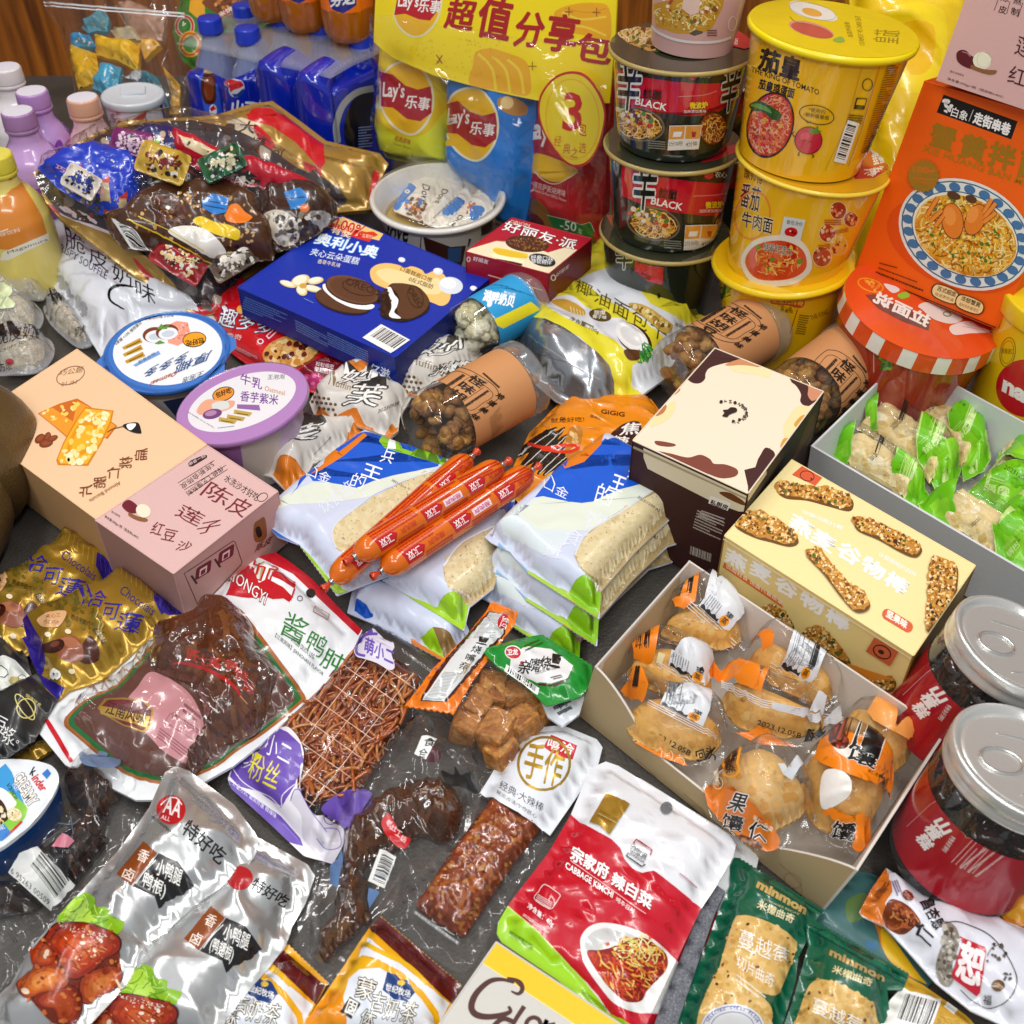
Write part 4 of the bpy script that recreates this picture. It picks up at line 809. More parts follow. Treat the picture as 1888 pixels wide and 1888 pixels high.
f.ring('30240c',*b(292,408),3.2,3.2,0,1).poly('c8401c',b.l(105,255,130,285,150,260,145,300,120,300),1).text('2a1e08','THE KING OF TOMATO',a(1750,520),b(400,690),(1,-10),.01).text('1c1408','茄皇鸡蛋面',a(1800,640),b(215,715),(4,-18),.03)
P1 = a(1850,905); f.ell('241c14',P1[0] + 10,P1[1],43,62,14).ell('c8381c',P1[0] + 10,P1[1],40,58,14).strokes(['f4a878','f0c090','e87850','d84a2c'],ellp(P1[0] + 10,P1[1],38,56,14),330,20,1.8,3,4).specks(['d82818','b01c10','f0b040','e85a38'],ellp(P1[0] + 6,P1[1] + 5,24,34,14),60,2,5,5,4)
f.poly('2a5a20',b.l(-100,760,-40,730,20,750,90,790,130,830,110,870,60,860,0,810,-70,800),1).poly('6aa03c',b.l(-90,765,-30,750,40,785,60,820,10,800),1)
f.ring('3a2a08',*b(385,830),32,17,12,1.5).line('3a2a08',1.5,b.l(300,865,320,888,345,880)).text('30240c','*使用约',b(325,805),b(445,825),8).text('30240c','1颗新疆番茄',b(290,840),b(470,868),8)
f.ell('401010',*b(325,1015),25.5,25.5).ell('c81c3c',*b(325,1015),24,24).ell('e04a5c',*b(300,985),9,7,-30).poly('4a8a2c',b.l(325,945,345,920,360,940,395,905,395,940,420,950,390,965,350,970)).line('401010',1.2,b.l(285,1020,300,1010,310,1022),1).line('401010',1.2,b.l(325,1030,340,1020,350,1032),1).line('30180c',2,b.l(260,1100,250,1120,262,1125)).line('30180c',2,b.l(350,1115,365,1130,350,1138)).line('30180c',1.5,b.l(225,990,210,965,225,950))
f.line('c8901c',1,b.l(720,440,600,900,445,1230)).line('b07a10',1,b.l(850,440,700,950,610,1200)).ring('3a2a08',*b(750,610),9,11,10,1.5).poly('3a2a08',b.l(670,705,748,710,725,790,650,785)).poly(YB,b.l(678,715,738,718,728,760,665,755)).small('4a3608',b(615,825),b(720,835),b(600,875),4)
f.bars(b(505,1165),b(590,905),b(590,1185),26).bars(b(590,1185),b(690,890),b(508,1160),24); f.small('6a3c08',b(900,440),b(990,430),b(700,1100),40,9,.5)
L.poly('f2efe4',b.l(185,30,230,5,350,30,480,70,530,120,520,150,440,150,320,130,220,90),1).ring('b8b090',*b(355,80),44,14,14,1).ell('ecb04c',*b(350,90),19,7,14).ell('e09a84',*b(345,215),43,13,15).ell('c85a4c',*b(350,222),40,11,15).poly('98b84c',b.l(500,290,560,265,590,300,540,310),1).line('7a6a20',1,b.l(190,120,230,160,300,170),1)
L.text('a89020','茄皇',b(990,225),b(980,320),(-48,-4)).text('a89020','THE KING OF TOMATO',b(700,115),b(735,330),(-10,0)).text('a89020','番茄鸡蛋面',b(620,160),b(650,270),(-10,0))
Thing('noodle_bowl','topmost yellow noodle bowl with a smiling tomato drawing, on the yellow stack','noodle bowl','stacked yellow noodle bowls').part('cup',G().add(w),SHRINK).part('rim',lip,PLAST).part('lid',G().add(L),SHRINK).done()
# --- red and white striped tub under the orange box
TP = P(1703,566,.102); ax = unit((.12,-.10,1)); B = TP - ax * .1; w = Cone(B,ax,.092,[(0,.061),(1,.0685)],'a8321c',56,6); r = .0705
L = Disk(TP + ax * .0002,ax,r,'e2501c'); band = Cone(TP - ax * .017,ax,.017,[(0,r + .0008),(.9,r),(1,r - .0008)],'e2501c',64,2); band.nu = 60
for i in range(30):
    if i % 2:
        u0,u1 = i / 30,(i + 1) / 30; uvs = np.array([(u0,.02),(u1 - .004,.02),(u1 - .004,.97),(u0,.97)])
        band.poly('efe9dc',proj(band.S(uvs))) if .2 < (u0 + u1) / 2 < .8 else None
c1 = b1
L.ring('e8a020',*c1(775,220),24,11,18,2).specks(['f0a83c','e8882c'],ellp(*c1(775,220),18,8,18),12,2,4,2).poly('e8e0e0',c1.l(870,210,960,230,985,260,930,275),1).poly('8ac83c',c1.l(970,290,1030,270,1060,300,1000,320),1)
L.poly('7a4438',c1.l(735,290,800,285,1000,370,1210,460,1195,550,1000,480,830,390))
for e,cc in ((.02,'f4ece4'),): L.text(cc,'拉面说',c1(1180,525),c1(790,340),(9,-4 - 16),.04)
L.poly('ead8d0',c1.l(1120,370,1180,345,1290,380,1400,420,1440,470,1360,500,1240,470,1150,400),1).ring('5a8a20',*c1(1330,430),7,4,10,2).poly('f0d8d0',c1.l(1350,520,1480,480,1560,520,1640,560,1500,570,1380,580),1).line('e89080',1.2,c1.l(1440,520,1580,545,1660,580),1).line('e89080',1.2,c1.l(1460,505,1600,535,1680,570),1)
w.poly('3a3834',c1.l(590,440,640,440,780,600,800,650,770,670,640,560,590,520)).text('d8d4c8','拉面说',c1(615,520),c1(770,640),(7,-14),.03).strokes(['6aa03c','8ac050','4a7a28'],c1.l(820,640,950,660,930,830,800,840),40,24,5,3).poly('b8b4b0',c1.l(960,690,1250,770,1220,810,950,760)).line('e8a89a',2,c1.l(800,640,800,850))
Thing('noodle_tub','red noodle tub with an orange and white striped lid, under the orange box','noodle tub').part('tub',G().add(w),SHRINK).part('lid',G().add(L,band),SMOOTH).done()
# --- yellow tin at the right edge
B = PY(1912,745,.80); B[2] = 0; TP = B + np.array((0,0,.125)); w = Cone(B,(0,0,1),.125,[(0,.058),(1,.058)],'e8c414',56,4); g2 = G(); lathe(g2,TP - np.array((0,0,.004)),(0,0,1),[(0,.058),(0,.0605),(.014,.0605),(.016,.058),(.016,0)],'f0d020',56)
w.ell('c41424',1892,716,56,53,20).text('f6f2ee','nabati',c1(1735,985),c1(2150,1215),(5,-27),.05).ring('9a7010',*c1(1770,705),14,27,8,1.6).ring('9a7010',*c1(1770,705),11,21,8,1).text('7a5008','原装进口',c1(1722,715),c1(1815,720),10)
Thing('snack_tin','yellow cylindrical tin with a red round logo, cut off at the right edge','tin').part('body',G().add(w),SMOOTH).part('lid',g2,PLAST).done()
# --- white bowl with a clear lid,holding four wrapped sweets
RIM = P(807,364,.07); ax = unit((0,-.06,1)); r = .0705; B = RIM - ax * .068; a0 = K(1,0)
w = Cone(B,ax,.068,[(0,.047),(.12,.052),(1,r - .001)],'e9e4da',56,6); g2 = G(); lathe(g2,RIM,ax,[(-.003,r - .001),(-.003,r + .003),(.0005,r + .0036),(.003,r + .0015),(.003,r - .003),(-.02,r - .010),(-.02,r - .0105)],'e8e4dc',64)
g3 = G(); lathe(g3,RIM,ax,[(-.02,r - .0105),(-.058,.05)],'d8cdae',56); g3.add(Disk(RIM - ax * .024,ax,r - .0125,'b89a44'))
f = w; f.text('241410','Dove',a0(905,1755),a0(1105,1760),(5,-43),.02).text('c87a5c','德芙',a0(955,1640),a0(1040,1650),(1,-9)).poly('4a1c14',a0.l(1220,1715,1420,1790,1530,1780,1510,1888,1480,1960,1250,1888)).poly('3c6aa8',a0.l(1400,1800,1500,1790,1490,1900,1400,1900)).poly('4a2418',a0.l(1640,1620,1720,1580,1720,1660,1640,1710)).line('6a1c1c',2,a0.l(1205,1720,1195,1888)).line('2a1410',[5,2],a0.l(1560,1730,1545,1790)).ell('2a1410',*a0(1540,1820),2.5,2.5)
gl = G(); lathe(gl,RIM,ax,[(.003,r + .001),(.008,r - .001),(.0095,r - .006),(.0095,.0)],'ffffff',64)
Thing('sweet_bowl','white bowl with a clear lid and brown script on its side','bowl').part('bowl',G().add(w),PLAST).part('rim',g2,PLAST).part('inside',g3,PLAST).part('lid',gl,JAR).done()
def wrapper(pts,z,h,base,seed=1,cr=.0015,wr=.0006,rim=.002,R=.012,m=FOIL,**k): return Puff(pts,z,h,base,rim,R,None,.0035,.0012,wr,420,cr,170,seed,**k)
zc = .054; A_ = [(1150,1270,1210,1250,1365,1300,1350,1360,1230,1590,1190,1600,1010,1530,1000,1500),(1365,1330,1420,1305,1540,1335,1530,1380,1280,1640,1220,1610,1215,1580),(1500,1390,1560,1365,1590,1430,1400,1640,1330,1660,1270,1630),(1590,1410,1640,1400,1740,1470,1720,1520,1500,1680,1440,1690,1370,1640)]
LB = ('big cream and blue wrapped sweet furthest left in the white bowl','narrow cream wrapped sweet second from the left in the white bowl','blue ended wrapped sweet third from the left in the white bowl','wrapped sweet with a white flower on blue, nearest the bowl rim')
for i,q in enumerate(A_):
    s = wrapper(a0.l(*q),zc + .002 * i,.009,'efe8da',i + 3)
    n = len(q) // 2; qx = np.array(a0.l(*q)); m = qx.mean(0)
    if i == 0: s.text('3a2a20','Dove',a0(1215,1330),a0(1200,1470),(14,5),.01).poly('4a86d0',a0.l(1030,1400,1090,1340,1170,1360,1100,1440,1040,1520,1000,1500),1).specks(['8a5a34','d88040','6a4020','4a86d0','b07840'],a0.l(1050,1480,1150,1420,1260,1470,1200,1590,1060,1540),40,2,5,3).ell('f4f4f4',*a0(1105,1390),5,4).ell('e87830',*a0(1105,1390),2,1.6)
    if i == 1: s.text('3a2a20','Dove',a0(1360,1370),a0(1300,1470),(11,3),.01).small('6a6258',a0(1290,1580),a0(1440,1440),a0(1320,1600),4)
    if i in (2,3): s.poly('4a86d0',[tuple(m + (np.array(p) - m) * .8) for p in a0.l(*((1380,1480,1500,1430,1540,1460,1440,1560,1340,1570) if i == 2 else (1560,1490,1650,1480,1690,1520,1620,1600,1560,1600)))],1).line('c8dcf0',1.5,a0.l(1360,1560,1420,1580))
    if i == 3: s.specks(['8a5030','d87038','f0e0d0'],a0.l(1500,1480,1600,1470,1580,1530,1500,1560),16,2,5,3).ell('f4f4f4',*a0(1535,1590),5,4).text('3a2a20','Dove',a0(1480,1560),a0(1400,1660),(8,2),.01)
    Thing('wrapped_sweet',LB[i],'sweet','sweets inside the white bowl').solo(G().add(s),FOIL).done()
# --- two oatmeal cups with peel-off lids
def oatcup(c0,z,ax,r,base,bodyc,name,label,art,tabs):
    C0 = P(*c0,z); ax = unit(ax); L = Disk(C0,ax,r,base,0); art(L); g2 = G(); lathe(g2,C0,ax,[(-.0002,r * .97),(-.0002,r),(.0012,r + .0006),(-.003,r + .001),(-.004,r - .003)],base,60)
    B = C0 - ax * .062; w = Cone(B,ax,.06,[(0,r * .70),(.8,r * .84),(1,r * .88)],bodyc,56,5)
    return L,g2,w
def art_a(L):
    a = K(0,1); L.ring('2d68b8',308,648,112,73,-4,6).poly('eef2f6',ellp(309,646,101,64,-6,60))
    for x,y,q in ((885,670,0),(890,720,0),(905,770,0)): L.poly('c89a34',a.l(x,y,x + 130,y - 68,x + 150,y - 35,x + 15,y + 20)).small('5a4010',a(x + 30,y - 2),a(x + 130,y - 50),a(x + 32,y + 8),1,3)
    L.poly('7aa4e0',a.l(965,800,1150,695,1165,720,985,812)).text('22406a','即食谷物',a(1010,790),a(1130,725),6)
    L.poly('f0a08a',a.l(1200,520,1280,480,1360,490,1390,600,1290,660,1220,640)).specks(['e07a68','f8c8b8'],a.l(1210,530,1360,500,1380,600,1240,640),30,1,2.6,3,2)
    for x,y in ((1125,590),(1220,570)): L.ell('7a3c20',*a(x - 8,y - 10),21,14,-8).ell('eef0f4',*a(x,y + 2),18,11,-8).ell('c8d4e0',*a(x,y + 4),12,6,-8)
    L.poly('5a9a40',a.l(1140,540,1170,500,1190,525,1230,505,1210,540)).poly('5a9a40',a.l(1120,645,1160,620,1200,640,1150,650))
    L.ell('3a2408',*a(1410,615),22,14,-8).ell('f0a424',*a(1410,615),20.5,12.5,-8).text('3a2408','包好吃',a(1480,600),a(1345,625),(1,11),.03)
    for t,p,q in (('椰',(1400,760),(1330,800)),('厚',(1555,700),(1450,740))): pass
    L.text('32588e','厚椰',a(1540,690),a(1290,790),(-8,20),.015).text('32588e','多多多',a(1370,700),a(1060,830),(-7,18),.015).text('b8542c','Oatmeal',a(1290,840),a(1100,920),(-4,9),.02).text('3a4450','王泡泡',a(1480,840),a(1330,895),(-3,10))
    L.text('2c2c2c','0蔗糖 <10% 植物蛋白',a(845,660),a(1030,500),(-4,-5)).text('2c2c2c','高膳食纤维 ≥200g',a(1050,480),a(1260,450),(-1,-5))
L,g2,w = oatcup((308,648),.058,(.02,-.12,1),.0555,'3a78c8','d8dce4','','',art_a,0); w.poly('2a3c6a',[(300,740),(400,720),(430,690),(425,740),(330,775)])
g4 = []
for an in (12,200,330): p = L.C + L.x * cos(radians(an)) * L.R0 + L.y * sin(radians(an)) * L.R0; d = L.x * cos(radians(an)) + L.y * sin(radians(an)); s_ = np.cross(L.A,d); g4.append(G()); g4[-1].mesh([p - s_ * .018 - d * .004,p + s_ * .018 - d * .004,p + s_ * .006 + d * .006,p - s_ * .006 + d * .006],[(0,3,2,1)],'3a78c8',np.tile(L.A,(4,1)))
Thing('oatmeal_cup','oatmeal cup with a blue edged peel-off lid and coconut drawing','cereal cup','oatmeal cups').part('cup',G().add(w),PLAST).part('rim',g2,PLAST).part('lid',G().add(L),SMOOTH).part('lid_tab',g4[0],PLAST).part('lid_tab',g4[1],PLAST).part('lid_tab',g4[2],PLAST).done()
def art_b(L):
    a = K(0,1); b = K(1,1); L.poly('efedf2',ellp(446,741,104,47,-19,60))
    L.text('7a4a9a','牛乳',a(1740,930),b(50,980),(-3,-17) if 0 else (2,-19),.015).text('7a4a9a','香芋紫米',a(1740,1060),b(165,1090),(2,-19),.015)
    L.text('c8862c','Oatmeal',b(70,985),b(215,1020),(1,-9)).text('2c2c34','王泡泡',b(90,905),b(215,900),(1,-9))
    L.ell('3a2408',*a(1620,1010),21,13,-18).ell('ee9a44',*a(1620,1010),19.5,11.5,-18).text('3a2408','包好吃',a(1570,1040),a(1680,1000),(-2,-10),.03)
    L.poly('f0b090',a.l(1430,1120,1500,1050,1620,1060,1700,1060,1680,1110,1560,1150,1450,1160),1).poly('e0e4e0',a.l(1540,1080,1640,1060,1660,1110,1560,1130),1).ell('7a4a80',*a(1540,1155),18,9,-12).ell('b88ab8',*a(1530,1150),11,5,-12)
    L.poly('9a6aae',a.l(1720,1085,1880,1090,1888,1130,1720,1115))
    for x,y in ((1700,1145),(1650,1180),(1590,1200)): L.poly('c8a854',a.l(x,y - 22,x + 130,y,x + 110,y + 28,x - 5,y + 8)).small('5a4414',a(x + 15,y),a(x + 100,y + 14),a(x + 14,y + 8),1,3)
    L.text('2c2c2c','净含量:25g 谷物',a(1370,1150),a(1560,1265),(-4,-5)).small('8a8a94',a(1580,1260),a(1700,1245),a(1580,1255),1)
L,g2,w = oatcup((447,742),.06,(-.16,-.0,1),.0565,'b98ac6','c9b4cc','','',art_b,0); w.poly('9a6aa8',[(380,800),(440,800),(450,870),(385,860)]).poly('c8c2b8',[(445,800),(520,790),(500,900),(450,880)])
Thing('oatmeal_cup','oatmeal cup with a lilac edged tilted lid and taro drawing','cereal cup','oatmeal cups').part('cup',G().add(w),PLAST).part('rim',g2,PLAST).part('lid',G().add(L),SMOOTH).done()
# --- white tub with a pale grey lid
a = K(0,0); TP = P(244,172,.128); ax = unit((.03,0,1)); B = TP - ax * .12; w = Cone(B,ax,.115,[(0,.030),(1,.033)],'dfe2ea',48,4); g2 = G(); lathe(g2,TP - ax * .008,ax,[(0,.034),(0,.0355),(.006,.0358),(.008,.034),(.008,.031),(.0065,.029),(.0065,0)],'ccd2d8',56)
w.poly('c01c2c',a.l(830,935,860,870,920,890,1075,795,1040,870,1060,940)).poly('26306a',a.l(1150,740,1165,720,1215,880,1200,900)).text('a84858','康美',a(800,860),a(880,830),8)
g3 = G(); boxg(g3,TP + np.array((-.012,-.004,-.0012)),(.026,.006,0),(-.005,.02,0),(0,0,.0025),'d4dae0')
Thing('snack_tub','small white tub with a pale grey lid and a red pennant print','tub').part('tub',G().add(w),PLAST).part('lid',g2,PLAST).part('lid_tab',g3,PLAST,'lid').done()
# --- drink bottles
def bottle(cx,cy,z,R,H,capc,bodyc,topc,label,art=None,tilt=(0,0,1),rc=.017,cap_top='e6e4ee'):
    C0 = P(cx,cy,z); ax = unit(tilt); B = C0 - ax * H; hc = .022; w = Cone(B,ax,H - hc,[(0,R * .9),(.03,R),(.55,R),(.68,R * .97),(.78,R * .84),(.87,R * .62),(.93,rc * .98),(1,rc * .9)],bodyc,48,16)
    if art: art(w,topc)
    g2 = G(); lathe(g2,C0 - ax * hc,ax,[(0,rc),(.002,rc + .0012),(.004,rc + .0005),(.005,rc * .97),(.006,rc + .001),(.0195,rc + .0003),(.0215,rc - .0012),(.0216,rc - .004)],capc,40); g2.add(Disk(C0 - ax * .0004,ax,rc - .0015,cap_top,.0003))
    Thing('drink_bottle',label,'bottle','pastel drink bottles').part('body',G().add(w),SMOOTH).part('cap',g2,PLAST).done()
def art_p(day,pet,w_,fill):
    def f(w,topc):
        vs_ = lambda v: proj(w.S(np.array([(u,v) for u in np.linspace(.27,.73,15)])))
        p = vs_(.60); q = vs_(.995); w.poly(topc,[*map(tuple,p),*map(tuple,q[::-1])])
        m = proj(w.S(np.array([(.56,.74)])))[0]; w.poly(fill,[(m[0] - 8,m[1] + 22),(m[0] - 6,m[1] - 6),(m[0] + 2,m[1] - 14),(m[0] + 9,m[1] - 2),(m[0] + 10,m[1] + 20)],1)
        m = proj(w.S(np.array([(.43,.62)])))[0]; w.ell(fill,m[0],m[1],14,5,0)
        if day:
            a_ = proj(w.S(np.array([(.38,.50),(.60,.50),(.38,.53)]))); w.text('e9dcf4',day,a_[0],a_[1],a_[2] - a_[0])
    return f
bottle(57,166,.152,.034,.152,'b98cc8','8a4cb8','c8a4e0','purple drink bottle standing furthest back, behind the other purple one',art_p('',1,0,'7a3cae'))
bottle(31,203,.150,.036,.15,'ab7fb2','9a54bc','c9a0d8','purple drink bottle lettered with a weekday, nearer the camera',art_p('WEDNESDAY',1,0,'8440b4'))
bottle(151,178,.150,.034,.15,'e2a98c','d8707c','ecc0c0','pink drink bottle with a peach cap',art_p('',1,0,'d8566c'))
bottle(8,122,.155,.036,.155,'e8e0dc','ece4e4','f4ecec','white drink bottle cut by the left edge, behind the purple ones',None)
def art_o(w,topc):
    a = K(0,0); w.poly('e08a34',a.l(0,1450,80,1370,150,1315,230,1440,300,1560,340,1690,200,1770,60,1810,-40,1800)).ell('e0902c',*a(55,1280),10,5,35).line('f8ecd8',2,a.l(0,1680,60,1660)).text('f8ecd8','保饮料',a(0,1720),a(150,1680),8).poly('f0ead8',a.l(20,1830,350,1690,360,1740,60,1888,0,1888)).text('3a3a2c','Magamura',a(60,1850),a(350,1750),7)
bottle(-12,282,.150,.038,.15,'e0d040','ead674','ead674','yellow drink bottle with an orange label, cut by the left edge',art_o,(.02,0,1),.017,'e8dc60')
# --- clear jars lying on their sides
def jar(Apx,za,Bpx,zb,R,label,seed,lump_cols,lumpr,n,art,group,cardc,lo=.0,cardu=(.22,.78),cardv=(.28,.86)):
    A,B = P(*Apx,za),P(*Bpx,zb); ax = unit(B - A); h = np.linalg.norm(B - A); hl = .016
    g = G(); lathe(g,A,ax,[(.004,0),(.003,R * .55),(0,R * .72),(.001,R * .88),(.006,R * .985),(.012,R),(h - hl - .004,R),(h - hl,R * .97)],'ffffff',48)
    g2 = G(); lathe(g2,A + ax * (h - hl),ax,[(0,R * .98),(0,R * 1.03),(.003,R * 1.05),(.006,R * 1.03),(.009,R * 1.05),(.012,R * 1.03),(.0155,R * 1.03),(hl,R * .98),(hl,R * .9),(hl - .003,R * .88),(hl - .003,0)],'ffffff',48)
    g3 = G(); r = random.Random(seed); x = unit(np.cross(ax,(0,0,1))); y = np.cross(x,ax); done = 0
    while done < n:
        t = r.uniform(.008,h - hl * .6); q = sqrt(r.uniform(.35,1)) * (R - lumpr * 1.15); an = r.uniform(0,2 * pi); p = A + ax * t + x * q * cos(an) + y * q * sin(an); lump(g3,p,lumpr * r.uniform(.75,1.15),r.choice(lump_cols),r.randrange(9999),2,.34,(1,.85,.75),None,3.); done += 1
    lab = Cone(A + ax * h * cardv[0],ax,h * (cardv[1] - cardv[0]),[(0,R * 1.006),(1,R * 1.006)],cardc,36,6); lab.lo = (cardu[0],0.); lab.hi = (cardu[1],1.); art(lab)
    Thing('snack_jar',label,'jar',group).part('jar_body',g,JAR).part('lid',g2,JLID).part('contents',g3,FOOD,kind='stuff').part('label',G().add(lab),CARDM).done()
KR = 'c98e5c'; BEAN = ['a87630','936022','b8883e','855420','9c6c2a']
def kraft(pos,ux,uy):
    """kraft-paper label print: centre, a pixel vector across the jar and one along it"""
    ux,uy = np.array(ux,float),np.array(uy,float); m = np.array(pos,float); q = lambda x,y: tuple(m + ux * x + uy * y)
    def f(L):
        k = '2c1a0c'; L.line(k,1.2,[q(-.62,-.5),q(-.75,-.3),q(-.75,.3),q(-.62,.5),q(-.3,.62),q(.3,.62),q(.62,.5),q(.75,.3),q(.75,-.3),q(.62,-.5),q(.3,-.62),q(-.3,-.62)],1,True)
        L.line(k,1,[q(-.5,-.42),q(-.6,0),q(-.5,.42),q(.5,.42),q(.6,0),q(.5,-.42)],1,True).line(k,.9,[q(-.22,-.42),q(-.22,.42)]).line(k,.9,[q(.25,-.42),q(.25,.42)])
        L.vtext(k,'怪味胡豆',q(0,.44),q(0,-.5),ux * .42,uy * .25,.03).vtext(k,'手工',q(.15,.54),q(-.15,.54),ux * .14,uy * .1).vtext(k,'地道美味',q(.72,.45),q(.82,-.45),ux * .2,uy * .16,.04)
        L.small(k,q(-.4,.4),q(-.4,-.4),q(-.3,.4),1,3).small(k,q(.36,.4),q(.36,-.4),q(.44,.4),1,3).small(k,q(-.1,.72),q(.5,.62),q(-.1,.78),1,3)
    return f
def kraft2(L0,f,band):
    def g(L):
        f(L)
        for i,(p,q,w_) in enumerate(band): L.line('6a3a10',w_,[p,q])
    return g
e = K(1,1)
def art_j1(L):
    kraft(e(1510,985),np.array((96,62)) * .62,np.array((92,-62)) * .62)(L)
    L.poly('8a5418',e.l(1240,1100,1300,1060,1480,1420,1400,1500)).specks(['c08838','a87028'],e.l(1240,1100,1300,1060,1480,1420,1400,1500),60,1,2,3,1); L.small('8a5c30',e(1720,1330),e(1800,1240),e(1700,1190),14,3,.4)
jar((776,800),.046,(968,694),.052,.0335,'clear jar of brown coated beans beside the sausages, nearest the camera',3,BEAN,.0072,250,art_j1,'jars of coated beans',KR)
jar((1240,688),.046,(1412,598),.052,.0325,'clear jar of brown coated beans behind the cream and chocolate box',4,BEAN,.0072,250,kraft(a1(1560,480),np.array((62,36)),np.array((56,-34))),'jars of coated beans',KR)
jar((1452,752),.046,(1578,652),.05,.0335,'clear jar of brown coated beans leaning by the white tray corner',5,BEAN,.0072,230,kraft(c1(520,900),np.array((50,44)),np.array((50,-52))),'jars of coated beans',KR)
def art_shell(L):
    L.poly('2a9ad4',e.l(1450,400,1690,200,2100,330,1990,440,1790,480,1750,475)).poly('e8dc28',e.l(1710,480,2000,340,2100,380,1800,535,1740,520)).text('f4f8fa','湖畔奶贝',e(1650,330),e(1870,380),(5,-20),.05).text('f4f8fa','新内蒙',e(1800,285),e(1888,305),7).poly('f0f4f8',e.l(1690,330,1720,320,1715,370,1685,375),1).poly('e8f2fa',e.l(1510,400,1560,370,1600,390,1640,380,1700,420,1740,460,1640,430),1)
jar((848,622),.042,(978,546),.05,.0285,'clear jar of pale milk shells with a blue and yellow label',6,['e4dfc0','d8d2ac','ece8d0','cfc89e'],.0095,90,art_shell,None,'2a9ad4')
# --- two tins of dried fruit at the right edge
def tin(Lpx,zl,Bpx,zb,R,label,art,seed):
    C0,B = P(*Lpx,zl),P(*Bpx,zb); ax = unit(C0 - B); H = .098; B = C0 - ax * H
    g = G(); lathe(g,B,ax,[(0,R * .9),(.004,R * .98),(.01,R),(H - .014,R)],'ffffff',56)
    g2 = G(); lathe(g2,C0 - ax * .014,ax,[(0,R),(0,R * 1.015),(.003,R * 1.02),(.004,R * 1.0),(.007,R * 1.0),(.008,R * 1.03),(.0135,R * 1.03),(.0148,R * 1.0),(.0145,R * .93),(.011,R * .90),(.011,R * .86),(.012,R * .84),(.0115,R * .80),(.0115,0)],c('dededa',.6),64)
    x = unit(np.cross(ax,(0,1,0.2))); y = np.cross(ax,x); g4 = G()
    for k,(p,q) in enumerate((((-.5,.45),(.3,.55)),((-.55,-.35),(.2,-.5)),((-.4,.1),(-.1,.25)))): A_,B_ = C0 - ax * .0025 + x * p[0] * R + y * p[1] * R,C0 - ax * .0025 + x * q[0] * R + y * q[1] * R; tube(g4,[A_,(A_ + B_) / 2,B_],.0006,c('dcdcd8',.85),6)
    g5 = G(); tube(g5,[C0 - ax * .002 + (x * cos(t) * .3 + y * sin(t) * .22) * R + x * R * .35 for t in np.linspace(0,6.28,14)],.001,c('dcdcd8',.85),6)
    lab = Cone(B + ax * .012,ax,H - .046,[(0,R * 1.004),(1,R * 1.004)],'a81424',36,6); lab.lo = (.2,0.); lab.hi = (.86,1.); art(lab)
    g3 = G(); r = random.Random(seed)
    for i in range(70): t = r.uniform(.006,H - .022); an = r.uniform(0,6.28); q = (R - .009) * sqrt(r.uniform(.4,1)); lump(g3,B + ax * t + x * q * cos(an) + y * q * sin(an),.008,r.choice(['1c0f0a','2c1810','140a08','3a2014']),i,2,.3,(1,.8,.6))
    Thing('fruit_tin',label,'tin','tins of dried fruit').part('jar_body',g,JAR).part('lid',g2,METAL).part('lid_rib',g4,METAL,'lid').part('pull_tab',g5,METAL,'lid').part('contents',g3,WET,kind='stuff').part('label',G().add(lab),SMOOTH).done()
def art_t(a,d):
    def f(L):
        q = lambda x,y: a(x + d[0],y + d[1])
        for ee,cc in ((.06,'e8e4dc'),(.03,'141414')): L.text(cc,'齐福昌',q(1310,1150),q(1440,1420),(19,-6),ee)
        L.vtext('f4ece8','山楂糕',q(1265,1330),q(1130,1450),np.array((22,12)) * 1.0,np.array((14,-20)) * .9,.05) if 0 else None
        for ch,x,y in (('山',1262,1340),('楂',1190,1385),('糕',1128,1455)): L.text('f4ece8',ch,q(x - 62,y - 30),q(x + 10,y + 62),(20,-9),.045)
        L.text('f4ece8','特好刷',q(1335,1405),q(1265,1510),(8,6)); L.text('f0dcd8','特好制',q(1350,1400),q(1300,1500),(-1,-9)) if 0 else None
        L.line('d89a9a',1.2,[q(1010,1345),q(1290,1085),q(1325,1075),q(1345,1100)],1); L.line('d89a9a',1.2,[q(1360,1130),q(1470,1290),q(1690,1470)],1)
        L.small('e0b4b0',q(1330,1600),q(1500,1420),q(1480,1680),6,4,.25).small('e0b4b0',q(1390,1640),q(1600,1480),q(1500,1700),3,5,.3); L.line('c88',1,[q(1300,1750),q(1360,1660),q(1420,1710)]) if 0 else None
    return f
tin((1876,1188),.112,(1748,1332),.035,.039,'glass tin of dark dried fruit with a red label, behind the other',art_t(K(3,2),(0,0)),3)
tin((1893,1402),.112,(1772,1568),.03,.0405,'glass tin of dark dried fruit with a red label, nearest the camera',art_t(K(3,3),(30,-888 + 0)),4)
# ---------------------------------------------------------------- pouches and packs in front
a00,a10,a20,a30 = (K(i,0) for i in range(4)); a01,a11,a21,a31 = (K(i,1) for i in range(4)); a02,a12,a22,a32 = (K(i,2) for i in range(4)); a03,a13,a23,a33 = (K(i,3) for i in range(4))
def pouch_thing(name,label,cat,p,m=GLOSS,group=None):
    T = Thing(name,label,cat,group).solo(G().add(*(p if isinstance(p,(list,tuple)) else [p])),m); T.done(); return T
def bare(p):
    p.bare = True; return p
